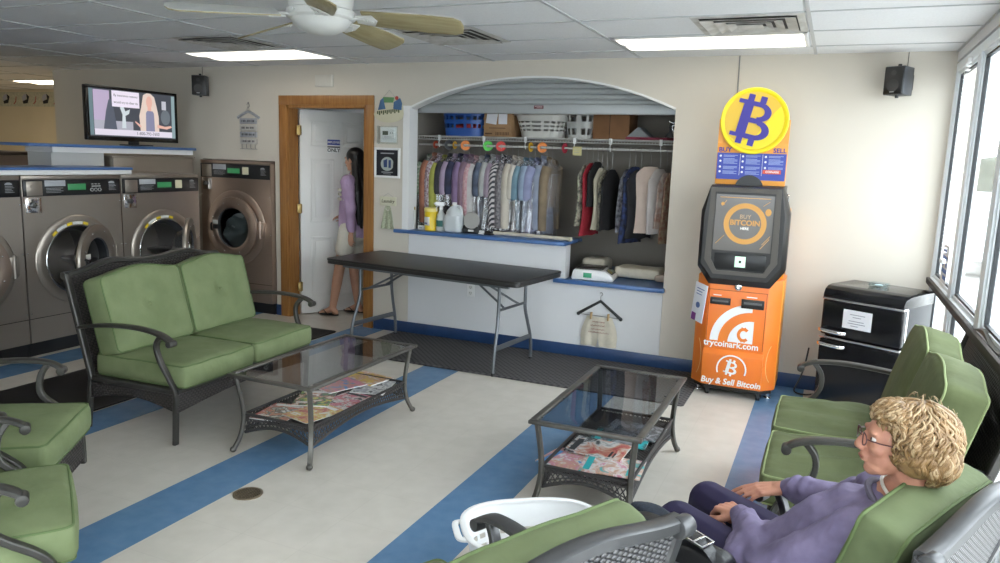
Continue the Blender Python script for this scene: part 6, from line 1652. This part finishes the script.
# ------------------------------------------------------------------ seated older woman
lady = thing('person', 'seated person with curly blonde hair, glasses and a lilac sweatshirt, hands in the lap', 'person', (-.04, 2.03, 0), -116)
HM = T(-.018, .258, 1.010, rz=36, rx=-2, ry=0) @ Matrix.Scale(.855, 4)
neckb = V((-.035, .245, .852)); chest = V((-.035, .175, .73)); pel = V((-.02, .03, .555))
shN, shF = V((.110, .220, .780)), V((-.205, .155, .785))
elN, wrN = V((.115, .03, .625)), V((-.075, -.165, .635))
elF, wrF = V((-.36, -.0, .665)), V((-.315, -.165, .655))
hiN, hiF, knN, knF = V((.07, .02, .54)), V((-.12, .02, .54)), V((-.06, -.37, .535)), V((-.245, -.385, .545))
anN, anF = V((-.05, -.40, .10)), V((-.24, -.43, .10))
MhN = frame(wrN, V((-.03, -.085, -.012)), V((.15, -.1, 1))); MhF = frame(wrF, V((.075, -.10, -.030)), V((.1, .1, 1)))
q = MB()
head(q, HM)
chain(q, [HM @ V((0, .022, -.05)), HM @ V((0, .045, -.115)), neckb], [.046, .044, .050])
chain(q, [neckb+V((0, 0, -.03)), chest, pel], [.060, .105, .105])
for s_, e_, w_ in ((shN, elN, wrN), (shF, elF, wrF)): chain(q, [neckb+V((0, 0, -.04)), s_, e_, w_], [.045, .045, .036, .024])
hand(q, MhN, side=-1, curl=(48, 52, 55, 58), mid=1.1, s=.93, thumb=(40, 5))
hand(q, MhF, side=1, curl=(9, 12, 16, 22), s=.95, thumb=(38, 30), spread=5)
for h_, k_, a_ in ((hiN, knN, anN), (hiF, knF, anF)):
    chain(q, [pel, h_, k_, a_], [.10, .072, .050, .036]); cap(q, a_, .035, a_+V((-.0, -.12, -.055)), .03)
body = fuse(q, 'body', m_skin, lady, .0042, 3)
eyes(lady, HM)
m_sw = mat('lilac_sweatshirt', (.20, .165, .275), .85, color2=(.135, .11, .195), vscale=14, bump=.2, bscale=30)
q = MB()
chain(q, [neckb+V((0, .0, -.035)), chest, pel+V((0, -.0, .0))], [.078, .132, .150])
chain(q, [neckb+V((0, 0, -.045)), shN, (shN+elN)/2+V((.012, 0, 0)), elN, (elN+wrN)/2, wrN+(elN-wrN).normalized()*.012], [.070, .068, .060, .055, .050, .036])
chain(q, [neckb+V((0, 0, -.045)), shF, (shF+elF)/2, elF, (elF+wrF)/2, wrF+(elF-wrF).normalized()*.012], [.070, .066, .058, .052, .046, .036])
# slouch folds
for k_ in range(5):
    c = elN+(wrN-elN)*(.08+.19*k_); ell(q, c+V((0, 0, .018)), (.046, .016, .034))
    c = elF+(wrF-elF)*(.08+.19*k_); ell(q, c+V((0, 0, .014)), (.044, .015, .034))
ell(q, chest+V((.03, -.08, -.08)), (.12, .06, .05)); ell(q, pel+V((.03, -.09, .06)), (.13, .07, .05)); ell(q, shN+V((-.05, -.05, -.06)), (.06, .05, .03))
sw = fuse(q, 'sweatshirt', m_sw, lady, .006, 3); folds(sw, .07, .022)
for w_, e_ in ((wrN, elN), (wrF, elF)):
    q = MB(); d_ = (e_-w_).normalized(); q.tube([w_+d_*.0, w_+d_*.008, w_+d_*.045, w_+d_*.055], [.030, .0335, .0365, .034], 20); q.build('cuff', m_sw, sw)
q = MB()
An = HM @ V((0, .045, -.115)); ax = (An-neckb).normalized(); ringc = neckb+(An-neckb)*.42; sd = ax.cross(V((0, 1, 0))).normalized(); sd2 = ax.cross(sd)
q.tube([ringc+(sd*math.cos(R(a))*.0495+sd2*math.sin(R(a))*.0495) for a in range(0, 360, 15)], .0042, 8, closed=True); q.build('necklace', mat('pearl_cord', (.75, .72, .66), .3), lady)
q = MB(); c2_ = neckb-ax*.004; q.tube([c2_+(sd*math.cos(R(a))*.060+sd2*math.sin(R(a))*.060) for a in range(0, 360, 15)], .008, 8, closed=True); q.build('neckline', mat('grey_neckband', (.13, .115, .16), .85), sw)
m_leg = mat('navy_leggings', (.016, .011, .050), .7)
q = MB()
for h_, k_, a_ in ((hiN, knN, anN), (hiF, knF, anF)): chain(q, [pel+V((0, 0, -.02)), h_, (h_+k_)/2, k_, a_], [.105, .092, .082, .066, .050])
fuse(q, 'leggings', m_leg, lady, .006, 3)
m_shoe = mat('dark_shoe', (.03, .03, .035), .6)
for a_ in (anN, anF):
    q = MB(); q.rbox(.085, .24, .075, .032, lambda p, a_=a_: V((p.x*(1-.15*(p.y < 0)), p.y, p.z*(.75 if p.y < -.03 else 1)-.0))+a_+V((0, -.06, -.061)), (5, 8, 3)); q.build('shoe', m_shoe, lady)
# glasses
q = MB()
for sx_ in (-1, 1):
    q.tube([HM @ V((sx_*.031+.021*math.cos(R(a)), -.103+.004*abs(math.cos(R(a))), .002+.017*math.sin(R(a)))) for a in range(0, 360, 20)], .0016, 6, closed=True)
    q.tube([HM @ V((sx_*.051, -.098, .006)), HM @ V((sx_*.072, -.07, .006)), HM @ V((sx_*.082, .0, .002))], .0018, 6)
q.tube([HM @ V((-.010, -.103, .006)), HM @ V((0, -.107, .008)), HM @ V((.010, -.103, .006))], .0015, 6)
q.build('glasses', mat('dark_red_brown_frame', (.07, .02, .02), .3), lady)
# curly blonde hair : cap of wavy locks
m_h1 = mat('blonde_hair', (.27, .16, .068), .45, color2=(.15, .083, .032), vscale=30); m_h2 = mat('pale_blonde_hair', (.36, .25, .135), .45)
q = MB(); S = HM
ell(q, (0, .034, .034), (.090, .098, .084), S); ell(q, (0, .070, -.025), (.086, .070, .070), S); ell(q, (.064, .034, -.025), (.030, .056, .055), S); ell(q, (-.064, .034, -.025), (.030, .056, .055), S); ell(q, (0, -.012, .078), (.070, .064, .030), S); ell(q, (0, .085, -.060), (.070, .045, .040), S)
hair = fuse(q, 'hair', m_h1, lady, .005, 4)
rh = random.Random(3)
for li, (nm, mm, n_) in enumerate((('hair_locks', m_h1, 1100), ('hair_highlights', m_h2, 420))):
    q = MB()
    for i in range(n_):
        # start near the crown / parting, flow outward and down over the skull
        az = rh.uniform(0, 2*math.pi); e0 = math.degrees(math.asin(rh.uniform(-.75, 1.))); pts = []; rs = []
        ph = 2.2*noise.noise(V((math.cos(az)*1.4, math.sin(az)*1.4, e0*.03)))*3+rh.uniform(-.35, .35); amp = rh.uniform(.05, .11); n2 = 16; span = rh.uniform(30, 62)
        rad = rh.uniform(.98, 1.05)
        front = (math.cos(az+math.pi/2) if 0 else 0)
        for j in range(n2):
            f_ = j/(n2-1); el = R(e0-span*f_)
            a_ = az+amp*math.sin(ph+f_*9)+.10*f_*math.sin(az*2)
            x_, y_ = math.cos(a_), math.sin(a_)
            if el < R(-62): el = R(-62)+(el+R(62))*.2
            bulge = 1+.05*math.sin(ph*1.7+f_*8)
            c_ = V((0, .036, .018)); rx, ry, rz_ = .095*rad*bulge, .106*rad*bulge, .100*rad
            p = c_+V((rx*x_*math.cos(el), ry*y_*math.cos(el), rz_*math.sin(el)))
            # keep the face clear
            if p.y < -.040 and p.z < (.050-.012*abs(p.x)/.06+.010*math.sin(ph*3)): break
            pts.append(S @ p); rs.append(.0030*(math.sin(math.pi*min(1, .15+f_*.85))**.6)+.0005)
        if len(pts) > 3: rs[-1] = .0006; q.tube(pts, rs, 5)
    o = q.build(nm, mm, hair, ang=180); o['kind'] = 'stuff'
def locks(nm, mm, n_, c_, rad, az0, az1, e0a, e0b, span, guard=None):
    q = MB()
    for i in range(n_):
        az = R(rh.uniform(az0, az1)); e0 = rh.uniform(e0a, e0b); pts = []; rs = []
        ph = 5*noise.noise(V((math.cos(az)*1.6, math.sin(az)*1.6, e0*.03+4)))+rh.uniform(-.4, .4); k_ = rh.uniform(1.0, 1.07)
        for j in range(13):
            f_ = j/12; el = R(e0-span*f_); a_ = az+.09*math.sin(ph+f_*8)
            b_ = k_*(1+.05*math.sin(ph*1.7+f_*7))
            p = V(c_)+V((rad[0]*b_*math.cos(a_)*math.cos(el), rad[1]*b_*math.sin(a_)*math.cos(el), rad[2]*b_*math.sin(el)))
            if guard and guard(p): break
            pts.append(S @ p); rs.append(.0032*(math.sin(math.pi*min(1, .15+f_*.85))**.6)+.0005)
        if len(pts) > 3: rs[-1] = .0006; q.tube(pts, rs, 5)
    o = q.build(nm, mm, hair, ang=180); o['kind'] = 'stuff'
locks('nape_curls', m_h1, 420, (0, .072, -.030), (.088, .072, .074), -10, 190, -25, 45, 62)
locks('nape_highlights', m_h2, 130, (0, .072, -.030), (.089, .073, .075), -10, 190, -25, 45, 62)
locks('side_curls', m_h1, 200, (0, .036, -.022), (.092, .062, .060), -45, 45, 0, 70, 80); locks('side_curls', m_h1, 200, (0, .036, -.022), (.092, .062, .060), 135, 225, 0, 70, 80)
locks('fringe', m_h1, 260, (0, -.008, .070), (.074, .070, .040), 180, 360, 5, 85, 40, lambda p: p.z < .050)
locks('fringe_highlights', m_h2, 90, (0, -.008, .070), (.075, .071, .041), 180, 360, 5, 85, 40, lambda p: p.z < .052)
q = MB()
for i in range(60):
    az = rh.uniform(0, 2*math.pi); e0 = rh.uniform(-20, 85); pts = []
    for j in range(6):
        f_ = j/5; el = R(e0+8*math.sin(f_*3+i)); a_ = az+.22*f_; rr_ = 1.06+.10*math.sin(f_*2.6+i)
        p = V((0, .036, .022))+V((.095*rr_*math.cos(a_)*math.cos(el), .106*rr_*math.sin(a_)*math.cos(el), .103*rr_*math.sin(el)))
        if p.y < -.05 and p.z < .05: p.y = -.05
        pts.append(S @ p)
    q.tube(pts, .0006, 4)
o = q.build('flyaway_strands', m_h2, hair, ang=180); o['kind'] = 'stuff'

# black shoulder bag and denim beside her -----------------------------------------
bag = thing('shoulder_bag', 'black shoulder bag with a silver buckle on the chair beside the seated person', 'bag', (-.285, 1.925, .035), -26)
m_lea = mat('black_leather', (.012, .012, .014), .38, bump=.15, bscale=90)
q = MB(); q.rbox(.36, .13, .20, .045, lambda p: V((p.x*(1-.12*(p.z > 0)), p.y*(1-.35*(p.z/.13+1)/2), p.z+.008*noise.noise(p*9)))+V((0, 0, .53)), (12, 6, 8)); q.build('bag_body', m_lea, bag)
q = MB(); q.tube(cr([(-.17, -.02, .58), (-.13, -.03, .640), (-.02, -.035, .655), (.09, -.03, .645), (.17, -.02, .56)], 6), 1, 8, flat=(.022, .003), up=(0, 0, 1)); q.build('strap', m_lea, bag)
q = MB(); Mb = T(.075, -.031, .652, ry=8)
for (x0, x1, y0, y1) in ((-.03, .03, -.027, -.022), (-.03, .03, .022, .027), (-.03, -.025, -.027, .027), (.025, .03, -.027, .027), (-.003, .003, -.027, .027)): q.box(x0, x1, y0, y1, -.003, .003, bev=.001, M=Mb)
q.build('buckle', m_chrome, bag)
q = MB(); q.rbox(.17, .07, .045, .020, lambda p: p+V((-.10+.01*noise.noise(p*14), .030, .622+.018*noise.noise(V((p.x*12, p.y*12, 1))))), (14, 8, 3)); q.build('denim_edge', mat('dark_denim', (.016, .023, .038), .85, color2=(.006, .009, .016), vscale=160), bag, ang=80)

# ------------------------------------------------------------------ young woman in the doorway
yw = thing('person', 'standing person with long straight black hair, lilac shirt and pale shorts in the doorway', 'person', (-4.35, 6.30, 0), -90)
HM2 = T(.0, -.005, 1.565, rz=-4, rx=4)
nb = V((0, .02, 1.41)); ch = V((0, .015, 1.22)); pv = V((0, .0, .93))
sN, sF = V((.155, .03, 1.355)), V((-.155, .03, 1.355)); eN, wN = V((.195, .09, 1.09)), V((.165, .075, .86)); eF, wF = V((-.19, .02, 1.08)), V((-.10, -.16, .98))
hN, hF = V((.085, 0, .88)), V((-.085, 0, .88)); kN, kF = V((.115, -.10, .48)), V((-.08, -.06, .48)); aN, aF = V((.15, -.155, .085)), V((-.10, -.02, .085))
q = MB(); head(q, HM2, .98)
chain(q, [HM2 @ V((0, .02, -.06)), HM2 @ V((0, .03, -.11)), nb], [.046, .046, .055])
chain(q, [nb, ch, V((0, .01, 1.06)), pv], [.07, .105, .092, .118])
for s_, e_, w_, sd_ in ((sN, eN, wN, 1), (sF, eF, wF, -1)):
    chain(q, [nb, s_, e_, w_], [.05, .045, .033, .023])
hand(q, frame(wN, V((0, -.02, -1)), V((1, 0, 0))), side=1, curl=(20, 24, 28, 32), s=.9)
hand(q, frame(wF, V((.5, -.5, .1)), V((0, -1, 1))), side=1, curl=(20, 24, 28, 32), s=.9)
for h_, k_, a_ in ((hN, kN, aN), (hF, kF, aF)):
    chain(q, [pv, h_, (h_+k_)/2, k_, k_+(a_-k_)*.35, a_], [.11, .086, .070, .053, .052, .034])
    chain(q, [a_, a_+V((.0, .035, -.045))], [.034, .030]); chain(q, [a_, a_+V((0, -.06, -.035)), a_+V((0, -.13, -.056))], [.034, .030, .020])
    for t_ in range(5): cap(q, a_+V((-.026+.013*t_, -.125, -.058)), .012, a_+V((-.030+.015*t_, -.158+.006*abs(t_-1), -.060)), .009)
fuse(q, 'body', m_skin2, yw, .006, 2)
eyes(yw, HM2, .98)
m_ls = mat('lilac_shirt', (.46, .33, .50), .85, color2=(.39, .27, .43), vscale=6, bump=.2, bscale=18)
q = MB(); chain(q, [nb+V((0, 0, -.02)), ch, V((0, .005, 1.05)), V((0, .0, .91))], [.078, .150, .160, .162])
chain(q, [nb+V((0, 0, -.03)), sN, eN, wN+V((0, 0, .03))], [.06, .068, .055, .040]); chain(q, [nb+V((0, 0, -.03)), sF, eF, wF], [.06, .068, .055, .042])
sh_ = fuse(q, 'shirt', m_ls, yw, .008, 3); folds(sh_, .09, .025)
q = MB()
for r_ in range(3):
    for k_ in range(5):
        a0_ = R(0+22*k_); rr_ = .170
        if r_ == 1 and k_ == 2: continue
        P_ = [V((math.sin(a0_+da)*rr_*1.0, -math.cos(a0_+da)*rr_*1.0+.012, 1.27-.045*r_+dz)) for da, dz in ((-.11, -.012), (.11, -.012), (.11, .012), (-.11, .012))]
        b = bmesh.new(); vv = [b.verts.new(p) for p in P_]+[b.verts.new(p*1.0+V((0, -.004, 0))) for p in P_]
        b.faces.new(vv[:4]); b.faces.new(vv[4:][::-1])
        for i in range(4): b.faces.new((vv[i], vv[(i+1) % 4], vv[4+(i+1) % 4], vv[4+i]))
        bmesh.ops.recalc_face_normals(b, faces=b.faces); q._merge(b)
q.build('cream_print', mat('cream_print', (.70, .68, .55), .8), sh_)
q = MB(); chain(q, [V((0, .0, .90)), V((0, 0, .84))], [.135, .13])
for h_, k_ in ((hN, kN), (hF, kF)): chain(q, [h_, h_+(k_-h_)*.50], [.105, .092])
fuse(q, 'shorts', mat('cream_shorts', (.62, .58, .50), .85, bump=.1, bscale=40), yw, .008, 2)
m_bh = mat('black_hair', (.006, .005, .006), .35)
q = MB(); S = HM2
ell(q, (0, .022, .030), (.083, .100, .092), S); ell(q, (0, .055, -.03), (.078, .065, .08), S)
for a_, b_ in (((0, .075, -.06), (0, .105, -.32)), ((.045, .06, -.06), (.07, .10, -.32)), ((-.045, .06, -.06), (-.07, .10, -.32))):
    A, B = S @ V(a_), S @ V(b_); C_ = B+V((.02, .01, -.30)); chain(q, [A, B+V((.03, .0, 0)), C_], [.050, .056, .026])
hb = fuse(q, 'hair', m_bh, yw, .007, 3)
q = MB(); rb = random.Random(5)
for i in range(220):
    x0 = rb.uniform(-.085, .095); p0 = S @ V((x0*.8, .095, rb.uniform(-.02, .05)))
    q.tube(cr([p0, V((x0*1.1, .150+rb.uniform(-.02, .01), 1.35)), V((x0*1.2, .155+rb.uniform(-.02, .02), 1.12)), V((x0*1.1, .15+rb.uniform(-.02, .02), .93+rb.uniform(-.03, .03)))], 4), .0032, 5)
o = q.build('hair_strands', m_bh, hb, ang=180); o['kind'] = 'stuff'
for a_ in (aN, aF):
    q = MB(); c_ = a_+V((0, -.055, 0)); q.prism([(x_*.046+c_.x, y_*.125+c_.y) for x_, y_ in [(math.cos(R(t_))*(1 if math.sin(R(t_)) < 0 else .82), math.sin(R(t_))) for t_ in range(0, 360, 20)]], .0125, .026, 'z', bev=.003)
    fl = q.build('flip_flop', mat('black_foam', (.012, .012, .012), .7), yw)
    q = MB()
    for sx_ in (-1, 1): q.tube(cr([V((c_.x, c_.y-.075, .028)), V((c_.x+sx_*.018, c_.y-.045, .056)), V((c_.x+sx_*.040, c_.y+.01, .030))], 5), .005, 6)
    q.build('thong_strap', MATS['black_foam'], fl)
# ================================================================== LIGHT + CAMERA
w = bpy.data.worlds.new('World'); scene.world = w; w.use_nodes = True
bg = w.node_tree.nodes['Background']; bg.inputs['Color'].default_value = (.93, .97, 1.0, 1); bg.inputs['Strength'].default_value = 7.5

cam_d = bpy.data.cameras.new('camera'); cam = bpy.data.objects.new('camera', cam_d); COL.objects.link(cam)
cam_d.sensor_width = 36; cam_d.lens = 27.129; cam_d.clip_start = .02; cam_d.clip_end = 300
rx_, ux_, bx_ = (0.914105, 0.404077, 0.033675), (-0.096025, 0.135044, 0.986176), (0.393943, -0.904702, 0.162246)
cam.matrix_world = Matrix(((rx_[0], ux_[0], bx_[0], 0), (rx_[1], ux_[1], bx_[1], 0), (rx_[2], ux_[2], bx_[2], 1.635), (0, 0, 0, 1)))
scene.camera = cam
vs = scene.view_settings
scene.display_settings.display_device = 'sRGB'
vs.view_transform = 'Standard'; vs.look = 'None'; vs.gamma = 1; vs.use_curve_mapping = False; vs.exposure = EXPOSURE
